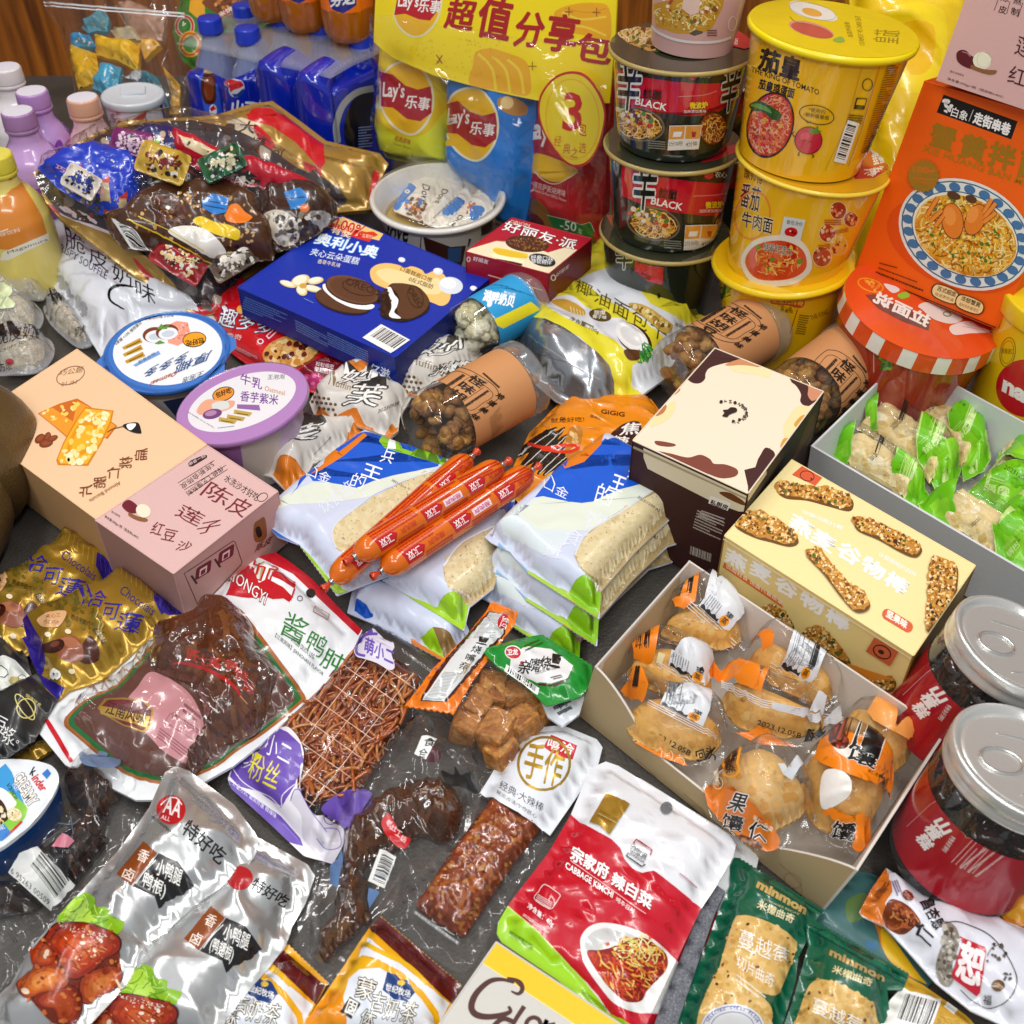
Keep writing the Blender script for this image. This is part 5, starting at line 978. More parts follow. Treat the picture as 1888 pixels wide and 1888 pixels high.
# --- kimchi pouch and the twin under it
def kimchi(p,full=True):
    a = a23
    p.poly('c01028',[(1030,1470),*a.l(440,365,500,420,560,450,650,500,740,550,800,610,830,690,890,760,960,792,1040,775,1120,830,1220,910,1395,1055),(1420,1700),(1200,1950),*a.l(720,1800,640,1680,530,1560,380,1400,200,1210,0,1040,-60,1000),(900,1660)])
    p.poly('9ad01c',[*a.l(-90,1010,0,1040,200,1210,380,1400,530,1560,620,1680,720,1810,900,1900),(1200,1930),(1150,1960),(900,1780)]).line('c8e08a',1.6,a.l(-60,1020,0,1050,200,1220,380,1410,530,1570,640,1700,720,1820))
    p.poly('e6e6e4',a.l(510,1300,530,1230,580,1180,660,1155,780,1165,900,1200,1020,1260,1150,1370,1300,1560,1250,1800,1000,1810,900,1800,760,1740,640,1600,540,1450),1).poly('c9c9c8',a.l(545,1310,590,1230,680,1195,780,1205,900,1250,860,1300,700,1300,600,1400),1)
    R1 = a.l(560,1360,680,1350,850,1290,960,1260,1080,1330,1140,1400,1130,1500,1000,1640,950,1720,830,1720,700,1600,620,1480)
    p.poly('8a1c10',R1,1).poly('b52a18',a.l(560,1370,640,1380,760,1480,830,1700,720,1620,620,1490),1).strokes(['c83a20','a82414','e0a03c','d8682c','7a1408','e8c060','c84a24'],R1,190,26,3,3,1.5,48).specks(['e8c860','d8542c','9a2010','f0d890'],a.l(660,1330,830,1250,1000,1240,1120,1370,900,1400),60,2,5,5,4,.4).strokes(['e8d890','c8d070','e0b048'],a.l(660,1320,820,1240,1000,1250,1110,1370,1000,1500,800,1420),44,26,2.2,6,2)
    if not full: return p
    p.poly(c('a8842c',.4),a.l(705,210,868,300,722,522,655,452,582,432)).text('5a4008','ENJOY THE',a(650,362),a(780,425),5).text('5a4008','KIMCHI',a(635,392),a(730,440),5).line('e0d0a0',.8,a.l(640,372,780,440))
    p.ell('6a6f74',*a(1133,328),10.6,11.6,20)
    p.line('a81828',2.6,a.l(895,590,915,560,1030,632,1018,668)).line('16161a',2.6,a.l(860,650,843,672,955,752,982,738)).text('16161a','宗家府',a(868,640),a(985,712),(3,-14),.02).text('16161a','JONGGA',a(862,668),a(970,738),(2,-6),.01)
    p.text('ffffff','宗家府',a(440,700),a(695,850),(7,-25),.03).text('ffffff','辣白菜',a(730,880),a(1010,1068),(7,-24),.03).text('ffffff','CABBAGE KIMCHI',a(402,765),a(740,985),(3,-11),.02).line('f4d0d0',1.2,a.l(445,712,980,1098)).text('f8e8e8','배추김치',a(765,1005),a(890,1095),(3,-8),.01)
    p.line('f4dcdc',1.4,[tuple(q) for q in rrect(a(180,990),a(300,1070),a(255,880),.15)],0,True).small('f4dcdc',a(215,955),a(310,1020),a(195,1000),5,2,.5)
    p.text('ffffff','净含量：40g',a(130,1065),a(310,1195),(4,-12),.015).small('f0d0d4',a(105,1100),a(290,1220),a(100,1110),2,4,.6).small('b89098',a(1220,800),a(1345,910),a(1230,790),1,4)
    p.line('3a6a10',1.2,[tuple(q) for q in rrect(a(5,1245),a(160,1350),a(10,1210),.2)],0,True).text('2c5a0c','巴氏杀菌工艺',a(15,1240),a(155,1335),(1,-6)).small('6a9a18',a(530,1640),a(720,1770),a(525,1655),2,4,.6)
    return p
KO = [(1100,1411),(1117,1404),(1140,1412),(1250,1480),(1343,1538),(1357,1558),(1352,1580),(1322,1632),(1290,1680),(1192,1888),(1178,1925),(1130,1925),(1040,1815),(925,1738),(916,1722),(918,1702),(935,1672),(955,1645),(1011,1573),(1052,1503),(1082,1432)]
pouch_thing('kimchi_pouch','white, red and lime pouch with a round hang hole and a plate of kimchi','food pouch',kimchi(Puff(KO,.022,.011,'dfe1e6',.007,.03,None,.005,.001,.0006,190,.0016,130,3)),GLOSS,'kimchi pouches')
KU = [(x + 42,y + 24) for x,y in KO]
pouch_thing('kimchi_pouch','red pouch mostly hidden beneath the other kimchi pouch, only its edge showing','food pouch',kimchi(Puff(KU,.006,.009,'eceef2',.006,.03,None,.006,.001,.0006,190,.0012,130,5),False),GLOSS,'kimchi pouches')
g = G(); T_ = [P(*a23(*q),.024) for q in ((1040,1888),(1200,1888),(1480,1110),(1560,925),(1490,875),(1380,1060))]; n = len(T_); V = T_ + [p - np.array((0,0,.02)) for p in T_]
g.mesh(V,[tuple(range(n))] + [((i + 1) % n,i,n + i,n + (i + 1) % n) for i in range(n)],'6e7078')
p = Puff(a23.l(1020,1960,1190,1960,1480,1110,1562,925,1490,873,1380,1060),.014,.004,'6a6c74',.0,.004,under=.013,wr=.0); p.specks(['8a8c94','54565e','787a82'],a23.l(1040,1950,1180,1950,1470,1110,1550,930,1490,885,1390,1060),1500,.7,1.8,3,3)
pouch_thing('foam_tray','grey speckled foam slab between the kimchi pouch and the green cookie bag','tray',p,CARDM)
# --- green cookie packs
def cookie(outl,seals,art,label,z,cookies,seed):
    p = Puff(outl,z,.019,'0a5a40',.004,.022,None,.0045,.002,.0006,250,.0018,140,seed); art(p)
    for i,ck in enumerate(cookies):
        q = smooth_pts(ck,4); p.poly('d9b268',q).specks(['e2be78','d0a658','dcb870','c89a4c'],q,120,3,8,seed + i,4).specks(['6a3a2c','4a2418','7a4a3a'],q,14,1.6,4,seed + i + 5,1)
    return p
def art_g1(p):
    p.line('0e6a4e',3,a33.l(0,830,415,1095)).line('04382a',2,a33.l(0,815,420,1080)).line('04382a',2,a33.l(0,850,405,1110))
p = cookie([(1345,1596),(1354,1581),*zig((1360,1582),(1518,1679),22,2.4),(1508,1692),(1490,1730),(1472,1765),(1467,1808),(1440,1900),(1430,1925),(1225,1925),(1245,1888),(1270,1820),(1301,1746),(1321,1690),(1347,1629)],None,art_g1,'',.012,[a23.l(1620,1150,1680,1100,1800,1120,1960,1190,2060,1270,2080,1330,2020,1500,1960,1640,1900,1680,1700,1620,1530,1540,1520,1480),a23.l(1500,1520,1560,1510,1700,1590,1840,1700,1900,1800,1860,1960,1700,1990,1400,1950,1360,1850,1420,1680)],3)
q = a33
p.text(c('d8b870',.3),'minmon',a23(1790,900),q(290,1090),(5,-13),.05).text('d8c890','COOKIES RECIPE',q(0,990),q(250,1100),3).text('e8dcb0','米檬曲奇',a23(1790,1050),q(205,1160),(5,-15),.02)
p.text('fbf6ea','蔓越莓',a23(1650,1330),a23(2030,1530) if 0 else q(160,1480),(6,-34),.0).text('fbf6ea','切片曲奇',a23(1640,1480),q(60,1630),(4,-24)).small('f4ecd8',a23(1650,1530),q(10,1690),a23(1640,1560),2,3,.4)
p.ell('e4e4e6',1350,1893,58,42,0).ring('3c4aa0',1350,1893,54,38,0,1.4).ring('3c4aa0',1350,1893,40,28,0,1.2)
for i,ch in enumerate('SELECTED WHEAT FLOUR'):
    an = radians(200 + i * 7.4); m = np.array((1350 + 46 * cos(an),1893 + 33 * sin(an))); d = np.array((-sin(an),cos(an) * .8)) * 2; p.text('3c4aa0',ch,m - d,m + d,5.4,.01) if ch != ' ' else None
pouch_thing('cookie_pack','dark green cookie wrapper with two pale cookies showing, next to the grey slab','cookie pack',p,GLOSS,'green cookie packs')
p = cookie([(1486,1712),*zig((1492,1692),(1676,1797),26,2.4),(1664,1826),(1636,1826),(1640,1866),(1612,1925),(1432,1925),(1460,1850),(1490,1745)],None,lambda p: p.line('04382a',2,a33.l(320,1160,1040,1560)).line('0e6a4e',3,a33.l(315,1175,1030,1575)).line('04382a',2,a33.l(310,1190,1020,1595)),'',.014,[a33.l(310,1650,350,1590,420,1565,560,1600,720,1690,790,1740,810,1800,780,1960,250,1960,260,1800)],6)
p.text(c('c8a868',.3),'minmon',q(480,1390),q(865,1580),(3,-12),.04).text('e4d49c','米檬曲奇',q(495,1515),q(775,1620),(4,-14),.02).text('fbf6ea','蔓越莓',q(350,1800),q(700,1960),(4,-28))
pouch_thing('cookie_pack','dark green cookie wrapper beside the barcode pack at the bottom edge','cookie pack',p,GLOSS,'green cookie packs')
# --- white nut pack,barcode pack and the coloured pack under them
p = Puff([(1634,1600),(1662,1618),(1700,1650),(1745,1668),(1800,1680),(1850,1697),(1900,1716),(1930,1740),(1930,1910),(1860,1896),(1790,1864),(1725,1812),(1665,1745),(1630,1708),(1590,1690),(1584,1682),(1606,1640)],.02,.016,'dfe0ea',.003,.02,None,.0045,.001,.0012,210,.0026,130,4)
p.poly('d8741c',[(1634,1598),*q.l(910,840,935,930,880,1010,900,1100,870,1190),(1584,1685),(1600,1640)]).poly('7a3410',q.l(910,990,1000,1000,1080,1060,1140,1150,1100,1180,1010,1240,900,1200,860,1120),1).strokes(['b8602c','8a3c14','d0844c','5a2008','a8501c'],q.l(915,1000,1000,1010,1080,1070,1130,1150,1000,1230,900,1190),70,20,4,3,2,40)
p.small('6a2404',q(800,960),q(890,860),q(830,980),4,3).text('1a1a1e','昌杏恩',q(1130,1010),q(1240,1210),(22,-8),.03).text('1a1a1e','仁',q(1090,1220),q(1210,1330),(8,-22),.03).small('6a4a7a',q(930,860),q(970,960),q(960,850),3,3).poly('7a2c14',ellp(*q(1045,960),12,8,40,9))
p.poly('8a8276',q.l(1290,1160,1340,1150,1400,1200,1420,1280,1400,1370,1370,1450,1380,1560,1340,1620,1280,1590,1250,1500,1270,1380,1310,1270),1).specks(['a8a094','6a6054','c0b8ac','54483c'],q.l(1300,1170,1400,1220,1390,1400,1360,1580,1280,1570,1270,1400),60,2,6,3,4)
p.line('2c2420',1.6,q.l(1310,1160,1400,1150,1500,1180,1640,1250,1760,1390,1830,1540,1820,1640,1750,1730,1640,1770,1540,1740,1430,1640),1)
p.poly('c01830',[q(1420,1255),q(1600,1330),q(1612,1360),q(1570,1660),q(1545,1685),q(1380,1560),q(1365,1530),q(1440,1300)]).text('f8f0f0','恕',q(1395,1540),q(1560,1620),(13,-66),.05)
p.line('3a3028',1.2,q.l(1720,1310,1650,1340,1620,1400)).specks(['3a3028','5a5048'],q.l(1620,1310,1770,1320,1780,1420,1620,1460),12,2,5,3,1).ell('6a4a24',*q(1698,1610),12,10,10).ell('8a6a3c',*q(1690,1602),6,4,10).specks(['4a4038'],q.l(1740,1520,1800,1530,1790,1570,1730,1570),10,1.5,3.5,4,1).text('3a3028','福',q(1590,1740),q(1650,1745),18)
pouch_thing('nut_pouch','white crinkled pouch with pecan picture and a red seal, in the bottom corner','nut pouch',p,GLOSS)
p = Puff([(1672,1800),(1700,1815),(1780,1872),(1830,1925),(1600,1925),(1640,1845),(1655,1830)],.012,.008,'c89a2c',.002,.02,seed=6,cr=.001); p.poly('f0eee8',q.l(920,1700,1010,1620,1260,1780,1180,1960,780,1960)).bars(q(930,1888),q(1200,1960),q(1020,1640),26).specks(['f0eee8'],q.l(1310,1710,1415,1770),1,1,1).poly('f4f2ea',q.l(1345,1710,1415,1770,1380,1820,1305,1760)).strokes(['b08424','dcb44c'],q.l(1260,1790,1500,1900,1220,1960),80,20,1.4,4,.1,40)
pouch_thing('snack_pouch','gold chequered pouch with a barcode at the bottom edge','snack pouch',p,SATIN)
p = Puff([(1490,1690),(1530,1640),(1580,1605),(1640,1620),(1680,1720),(1720,1810),(1690,1840),(1600,1780)],.003,.006,'3c6a6a',.002,.02,seed=7); p.poly('d87a1c',q.l(750,1060,830,1050,880,1180,960,1300,1060,1440,1140,1560,1040,1540,940,1400,860,1340,820,1200),1).poly('e8b81c',q.l(850,1200,930,1260,1100,1500,1180,1600,1000,1500,880,1380),1).poly('5a7a3c',q.l(600,1000,740,940,740,1100,620,1150),1).poly('2a6a94',q.l(740,1290,800,1290,830,1350,760,1340),1)
pouch_thing('snack_pouch','teal and orange pouch mostly covered, between green cookie packs and white nut pouch','snack pouch',p,SATIN)
p = Puff([(1838,1672),(1860,1650),(1900,1630),(1930,1650),(1930,1720),(1880,1708),(1855,1702)],.003,.012,'e88a14',.002,.012,seed=8); p.poly('f0a830',[(1850,1680),(1890,1655),(1920,1690),(1880,1700)],1)
pouch_thing('snack_pouch','small bright orange wrapper below the nearer fruit tin','snack pouch',p,SATIN)
# --- clear pack with a brown gluten strip
HW = [(985,1342),(1037,1337),(1100,1363),(1111,1378),(1103,1410),(1060,1475),(1014,1541),(950,1640),(900,1730),(872,1780),(856,1796),(838,1792),(724,1715),(712,1700),(716,1675),(740,1640),(800,1580),(850,1515),(887,1459),(920,1405),(955,1355)]
fp = Puff(HW,.006,.012,'ffffff',.006,.02,None,.005,.001,.0004,200,.0012,140,4)
pr = bare(Puff(HW,.0062,.012,'ffffff',.006,.02,None,.005,.001,.0004,200,.0012,140,4)); a = a13
pr.poly('dfe3ea',[(985,1342),(1037,1337),(1100,1363),(1111,1378),(1103,1410),(1060,1475),(1014,1541),(980,1515),(950,1495),(920,1478),(885,1462),(920,1405),(955,1355)]).poly('c41c30',a22.l(300,1632,488,1710,455,1812,390,1800,300,1760,245,1720)).text('f8f0ee','嘻洽',a22(268,1725),a22(450,1780),(5,-19),.02)
pr.ring(c('b09034',.5),1003,1408,47,49,30,5).text(c('b8962c',.5),'手作',a22(60,1880) if 0 else (962,1432),(1030,1452),(14,-66),.02).text('2a2a30','经典·大辣棒',a13(1770,180),a23(235,355),(4,-16)).text('2a2a30','就出古法/手作匠心',a13(1750,215),a23(190,400),(2,-7))
wl = bare(Puff(HW,.0062,.012,'ffffff',.006,.02,None,.005,.001,.0004,200,.0012,140,4)); wl.poly('5c5e5e',a.l(1155,1050,1490,1300,1470,1325,1140,1085)).text('e8e8e4','调味面制品/计量方式:散装称重',a(1155,1085),a(1470,1312),(1.6,-5))
meat = Puff(a13.l(1710,280,1560,480,1400,700,1280,880,1170,1030,1200,1085,1330,1160,1480,1250,1535,1245,1690,1010,1888,720,1960,640,2080,470,1900,380),.003,.0125,'8a3c18',.0,.008,None,.003,.002,.0009,500,.0022,260,6)
MO = a13.l(1690,300,1400,720,1190,1030,1500,1240,1680,1010,1880,710,2040,480,1900,390)
meat.strokes(['96481f','823616','a0521f','7c3212','8e421c','a85a28'],MO,120,60,9,5,.8,-55).specks(['a8622c','8a3c1c','b47838','74300f'],MO,260,2,6,6,5)
Thing('gluten_strip_pack','clear vacuum pack with white printed header and one long brown gluten strip','snack pack').part('gluten_strip',G().add(meat),WET).part('wrapper',G().add(fp),CLEAR).part('header_print',G().add(pr),SATIN).part('weight_label',G().add(wl),SATIN).done()
# --- dark duck leg in a clear vacuum bag
LEG = a13.l(1290,165,1420,200,1500,290,1505,420,1440,560,1330,570,1220,520,1130,560,1000,640,860,700,780,790,812,860,820,1050,850,1130,780,1170,720,1250,620,1330,540,1410,490,1420,460,1330,480,1240,560,1160,590,1060,580,1010,640,880,640,640,680,490,760,420,850,340,950,280,1100,210)
lg = Puff(LEG,.004,.024,'4a2810',.0,.016,None,.0025,.002,.0012,420,.003,230,8,1); lg.strokes(['54301a','42240f','5c361a','482812','643c1c'],smooth_pts(LEG,3),110,60,11,3,1.4,-50)
BAG = [(760,1316),(830,1322),(880,1372),(905,1425),(885,1480),(850,1570),(790,1650),(735,1710),(690,1790),(640,1822),(590,1815),(556,1770),(548,1700),(580,1590),(612,1500),(660,1430),(700,1370)]
fb = Puff(BAG,.005,.025,'ffffff',.005,.03,None,.005,.001,.0014,170,.0035,110,9); pr = bare(Puff(BAG,.0054,.025,'ffffff',.005,.03,None,.005,.001,.0014,170,.0035,110,9))
mk = lambda: bare(Puff(BAG,.0054,.025,'ffffff',.005,.03,None,.005,.001,.0014,170,.0035,110,9))
stk,bl_ = mk(),mk()
stk.poly('c01822',a.l(965,360,1010,420,1060,510,1130,545,1090,615,1030,600,970,540,935,490,918,420),1)
for i,ch in enumerate('老灶工坊'): stk.text('f8ecec',ch,a(945 + i * 34,440 + i * 38),a(985 + i * 34,462 + i * 38),(5,-10))
bl_.bars(a(820,850),a(905,620),a(940,905),18,4,'dcdcd8','2a3a44',.1,.2)
pr.poly('5a7aa8',a.l(600,690,630,620,640,690,600,900,545,870,545,740)).poly('5a7aa8',a.l(825,900,905,930,830,1050,815,980))
pr.poly('1c1c1c',a.l(1350,50,1440,80,1450,20,1500,90,1560,60,1570,120,1620,220,1500,170,1400,150),1).small('4a4a44',a(1230,50),a(1440,120),a(1220,80),6,5,.4).small('3a3a38',a(430,940),a(480,1160),a(470,930),3,3,.4)
pr.poly('4a2028',ellp(*a12(1260,1760),24,16,30)).poly('e4e6e4',a12.l(1210,1640,1320,1660,1240,1810,1155,1770)).text('1a1a1a','食',a12(1220,1710),a12(1300,1720),(4,-15),.02).text('1a1a1a','仺',a12(1180,1790),a12(1240,1800),(5,-16),.02)
Thing('duck_leg_pack','clear vacuum bag holding a dark brown duck leg with a red sticker','meat pack').part('duck_leg',G().add(lg),WET).part('wrapper',G().add(fb),CLEARW).part('sticker',G().add(stk),SATIN).part('barcode_label',G().add(bl_),SATIN).part('bag_print',G().add(pr),SATIN).done()
# --- dark meat packs at the left edge
M1 = a03.l(480,150,560,90,680,40,740,60,860,200,850,280,800,300,750,520,780,560,560,850,500,850,380,700,400,600,600,500,620,400,530,320,480,220); M2 = a03.l(-60,910,130,880,250,970,310,1010,200,1080,0,1115,-80,1100)
m1 = Puff(M1,.004,.02,'2c1810',.0,.014,None,.0025,.002,.001,420,.0025,200,8,1).strokes(['3c2416','1c0e08','4e301c'],M1,60,50,9,3,1.4,-50); m2 = Puff(M2,.004,.014,'24140c',.0,.012,None,.003,.002,.001,420,.002,200,9,1)
BAG = [(150,1378),(215,1372),(262,1410),(290,1440),(250,1520),(215,1575),(150,1650),(95,1710),(40,1790),(-30,1850),(-40,1620),(20,1560),(80,1490),(120,1420)]
kw = dict(seed=11,wr=.0014,wf=170,cr=.004,cf=100); fb = Puff(BAG,.005,.022,'ffffff',.005,.03,None,.005,.001,**kw); pr = bare(Puff(BAG,.0054,.022,'ffffff',.005,.03,None,.005,.001,**kw)); b = a03
bl_ = bare(Puff(BAG,.0054,.022,'ffffff',.005,.03,None,.005,.001,**kw))
bl_.poly('d4d6d4',b.l(60,790,140,650,270,600,545,880,370,1070)).bars(b(420,1010),b(560,830),b(200,720),20,3,None,'14141a',.02,.1).text('1a1a1e','6 95263 00509',b(75,790),b(350,1030),(3,-10))
pr.poly('c8788a',b.l(450,500,540,560,490,610,370,600)).line('5a6a78',2,b.l(420,430,520,440,580,400),1).line('5a6a78',2,b.l(510,380,530,500)).small('6a6a66',b(300,580),b(480,450),b(320,600),3,4,.4)
pr.poly('6a7ea0',a02.l(580,1760,680,1790,750,1720,800,1740,780,1790,870,1810,850,1860,720,1870,600,1840),1).text('3a2c2c','老',b(1040,170),b(1090,190),18).small('4a4a48',b(20,1150),b(100,1300),b(60,1140),3,4,.4)
pr.poly('8f969a',b.l(1040,10,1120,20,1100,130,1040,200,1010,170),1) if 0 else None
Thing('duck_neck_pack','clear vacuum bag of dark braised meat with a crooked barcode, left edge','meat pack').part('meat',G().add(m1),WET).part('meat',G().add(m2),WET).part('wrapper',G().add(fb),CLEARW).part('barcode_label',G().add(bl_),SATIN).part('bag_print',G().add(pr),SATIN).done()
# --- silver duck pouches
def shrink_(o,k): o = np.array(o,float); m = o.mean(0); return (o - m) * k + m
def silver(outl,z,seed,label,art):
    p = Puff(outl,z,.02,c('c9cbcb',.72),.008,.035,None,.0045,.001,.0008,160,.0028,95,seed,pw=.6); art(p); pouch_thing('duck_pouch',label,'meat pouch',p,FOIL,'silver duck pouches'); return p
def duckpic(p,T):
    q = lambda *v: [T(v[i],v[i + 1]) for i in range(0,len(v),2)]
    O = q(420,1150,480,1180,700,1190,830,1240,860,1300,880,1400,860,1480,850,1560,760,1650,680,1700,560,1790,540,1888,380,1888,240,1740,140,1650,230,1560,230,1380,290,1270)
    V_ = q(420,1160,440,1060,470,1030,480,1000,530,950,570,965,600,938,650,945,690,980,690,1030,740,1050,790,1060,790,1110,850,1130,900,1150,880,1210,840,1240,700,1260,500,1240); p.poly('86b81c',V_,1); r = random.Random(4); w = smooth_pts(V_,3); m = w.mean(0)
    for k in range(9):
        cx = m + (w[r.randrange(len(w))] - m) * r.uniform(.2,.75); o = ellp(cx[0],cx[1],r.uniform(12,26),r.uniform(7,13),r.uniform(0,180),14); o = np.array([a_ + (r.uniform(-3,3),r.uniform(-3,3)) for a_ in o]); o = o[in_poly(o,w)]
        if len(o) > 5: p.poly(r.choice(['9acc2c','b4dc50','78ac18','a6d23c','6a9a14']),o,1,3)
    p.strokes(['cce880','5e9010','bce060'],w,34,34,1.6,8,1.4)
    p.poly('6e2208',shrink_(smooth_pts(O,3),.97))
    for dark,cols,pts in (('4a1206',('9a3814','b8501e','c4622a','d07838'),(590,1560,680,1500,800,1470,870,1490,880,1560,820,1640,700,1700,640,1740,580,1700)),('3c0e06',('7a2008','96300e','a84016'),(250,1700,330,1640,450,1600,560,1640,590,1740,560,1860,480,1900,430,1880,390,1780,300,1760)),('4a1206',('a44214','c05c1e','d0762e','d88a44'),(130,1600,190,1540,260,1490,340,1460,430,1480,490,1550,480,1610,400,1640,300,1660,240,1690,170,1680)),('4a1206',('982c0c','b03c14','c0501e'),(230,1400,270,1320,340,1290,400,1360,400,1450,330,1470,260,1470)),('3c0e06',('8e220a','a83010','ba4018','cc5a28'),(400,1180,500,1165,640,1190,780,1220,860,1280,850,1360,760,1410,690,1480,620,1530,540,1560,480,1530,440,1430,380,1340,330,1290))):
        w = np.array(q(*pts)); p.poly(dark,shrink_(w,1.05),1).blush(cols,w,1,.2)
    p.ell('e8d4bc',*T(190,1655),8,5,20).ell('e8d4bc',*T(345,1385),5,9,20).line('e4c8a4',5,q(840,1570,880,1640)).specks(['b04a1c','a43c14','c0602a','942e0e','cc7434'],smooth_pts(O,3),120,2,6,3,3,.4).specks(['f8e4d0','f4d0b0'],q(450,1200,800,1280,760,1360,560,1460),18,1.5,5,9,1,.3).specks(['f4e0c8','f8f0e4'],q(430,1165,800,1245,700,1275,460,1205),80,.6,1.3,4,2).strokes(['7a2008','d8884c'],q(440,1250,820,1300,700,1430,520,1520),26,40,1.8,6,1,20)
def tags(p,T,lines,two):
    q = lambda *v: [T(v[i],v[i + 1]) for i in range(0,len(v),2)]
    p.poly(c('8a4414',.1),q(1040,565,1140,650,950,885,845,800)).vtext('f8f0e4','香卤',T(1040,670),T(935,800),np.array((18,9)),np.array((8,-17)) * 1.2)
    p.poly('17171a',q(1150,650,1290,710,1410,880,1330,950,1200,1000,1150,1050,1120,960,960,890)).line('f4f4f0',1.5,q(1130,700,1050,780,985,870),1)
    p.text('f6f6f2',lines[0],T(1120,800),T(1300,890),(8,-30),.012).text('f6f6f2',lines[1],T(1020,900),T(1180,990),(9,-30),.012)
def art_s1(p):
    b = a03; p.ell('b81c24',*b(1240,335),27,27).text('f6ecec','AA',b(1180,350),b(1300,390),(7,-30),.02).line('f6ecec',2,b.l(1165,300,1220,255,1280,250,1320,300),1).text('f6ecec','ALL',b(1165,400),b(1230,420),8).text('2a2a2e','AOTANMAN',b(1095,390),b(1240,510),6)
    p.text('8a8c8e','2023/09/02 H',b(1385,260),b(1690,510),(5,-9)).text('16161a','特好吃',b(1310,500),b(1590,740),(16,-26),.02); tags(p,lambda x,y: b(x,y),('小鸭腿','鸭根)'),0); duckpic(p,lambda x,y: b(x,y))
    p.small('6a6c6e',b(90,1640),b(200,1380),b(100,1650),1,3)
def art_s2(p):
    b = a03; T1 = lambda x,y: b(x + 490,y + 468); b1 = a13; p.ell('b01c24',*b(1740,830),24,22).text('8a8c8e','02-B',b1(20,720),b1(150,800),(3,-9)).text('16161a','特好吃',b(1810,900),b1(210,1050),(13,-20),.02); tags(p,T1,('小鸭腿','(鸭翅根)'),1)
    duckpic(p,lambda x,y: b((x - 430) * .95 + 870,(y - 940) * .95 + 1460))
silver([(225,1740),(300,1690),(380,1610),(430,1545),(478,1545),(567,1594),(581,1615),(564,1665),(539,1708),(527,1745),(495,1785),(440,1850),(395,1930),(120,1930),(170,1830)],.006,5,'silver duck pouch lying under the other, its end near the yellow packs',art_s2)
silver([(304,1424),(323,1412),(350,1422),(432,1484),(470,1535),(478,1552),(468,1582),(445,1611),(380,1655),(320,1705),(283,1749),(257,1790),(212,1840),(165,1890),(140,1930),(-30,1930),(-20,1850),(20,1815),(58,1746),(132,1662),(216,1571),(275,1490)],.022,3,'silver duck pouch on top, with a round red badge at its upper end',art_s1)
# --- yellow milk-tea packs
def tea(p,T,strip):
    q = lambda *v: [T(v[i],v[i + 1]) for i in range(0,len(v),2)]
    p.poly('5a1418',q(*strip)); s4 = q(*strip)
    for k in (.25,.5,.75): A_ = np.array(s4[0]) * (1 - k) + np.array(s4[3]) * k; B_ = np.array(s4[1]) * (1 - k) + np.array(s4[2]) * k; p.line('7a2a28',2,[A_,B_])
    p.poly('e4eaf4',q(820,1260,1410,1740,1300,1960,560,1960,700,1500)).poly('e8ac10',q(740,1330,700,1420,560,1640,400,1900,620,1960,560,1780,640,1600,760,1490,900,1480,1080,1580,1200,1700,1290,1830,1310,1960,1360,1960,1330,1800,1220,1650,1080,1520,900,1420,760,1410),0)
    p.poly('e89010',q(420,1800,560,1640,640,1700,640,1960,330,1960),1).line('e8b820',9,q(770,1290,900,1360,1100,1460,1250,1600),1)
    p.poly('173a78',q(960,1510,1020,1530,1060,1570,1110,1570,1160,1660,1100,1730,1010,1710,925,1640)).text('f4f4f0','世纪牧场',q(945,1640)[0],q(1120,1700)[0],(3,-13),.02).ell('e8c020',*T(1062,1590),7,5)
    for e,cc in ((.05,'1c1410'),(.0,'f8f4e8')): p.text(cc,'蒙',T(720,1690),T(850,1730),(10,-38),e).text(cc,'古',T(830,1790),T(930,1810),(8,-36),e).text(cc,'奶茶',T(920,1850),T(1150,1890),(10,-38),e)
    p.poly('1c1410',q(690,1690,770,1740,700,1850,615,1800)).text('f8f4e8','固',T(650,1800),T(710,1830),(10,-24),.02)
    for e,cc in ((.05,'1c1410'),(.0,'f8f4e8')): p.text(cc,'体',T(750,1888),T(850,1925),(10,-30),e)
    return p
p = Puff([(681,1711),*zig((700,1689),(851,1818),24,2.),(834,1850),(800,1925),(535,1925),(590,1846)],.008,.016,'e8a812',.004,.02,None,.005,.0015,.0008,230,.002,130,6)
pouch_thing('milk_tea_pack','yellow and white milk tea sachet with a maroon seal, beside the silver carton','tea sachet',tea(p,lambda x,y: a13(x,y),(830,1192,905,1105,1500,1610,1430,1745)),GLOSS,'yellow milk tea sachets')
p = Puff([(498,1784),*zig((530,1741),(604,1812),12,2.),(582,1852),(555,1900),(540,1930),(370,1930),(420,1870)],.004,.016,'e8a812',.004,.02,None,.005,.0015,.0008,230,.002,130,7)
pouch_thing('milk_tea_pack','yellow and white milk tea sachet lying against the silver duck pouch','tea sachet',tea(p,lambda x,y: a13(x - 990 + 0 * y,y + 10),(840,1170,900,1090,1500,1600,1430,1735)),GLOSS,'yellow milk tea sachets')
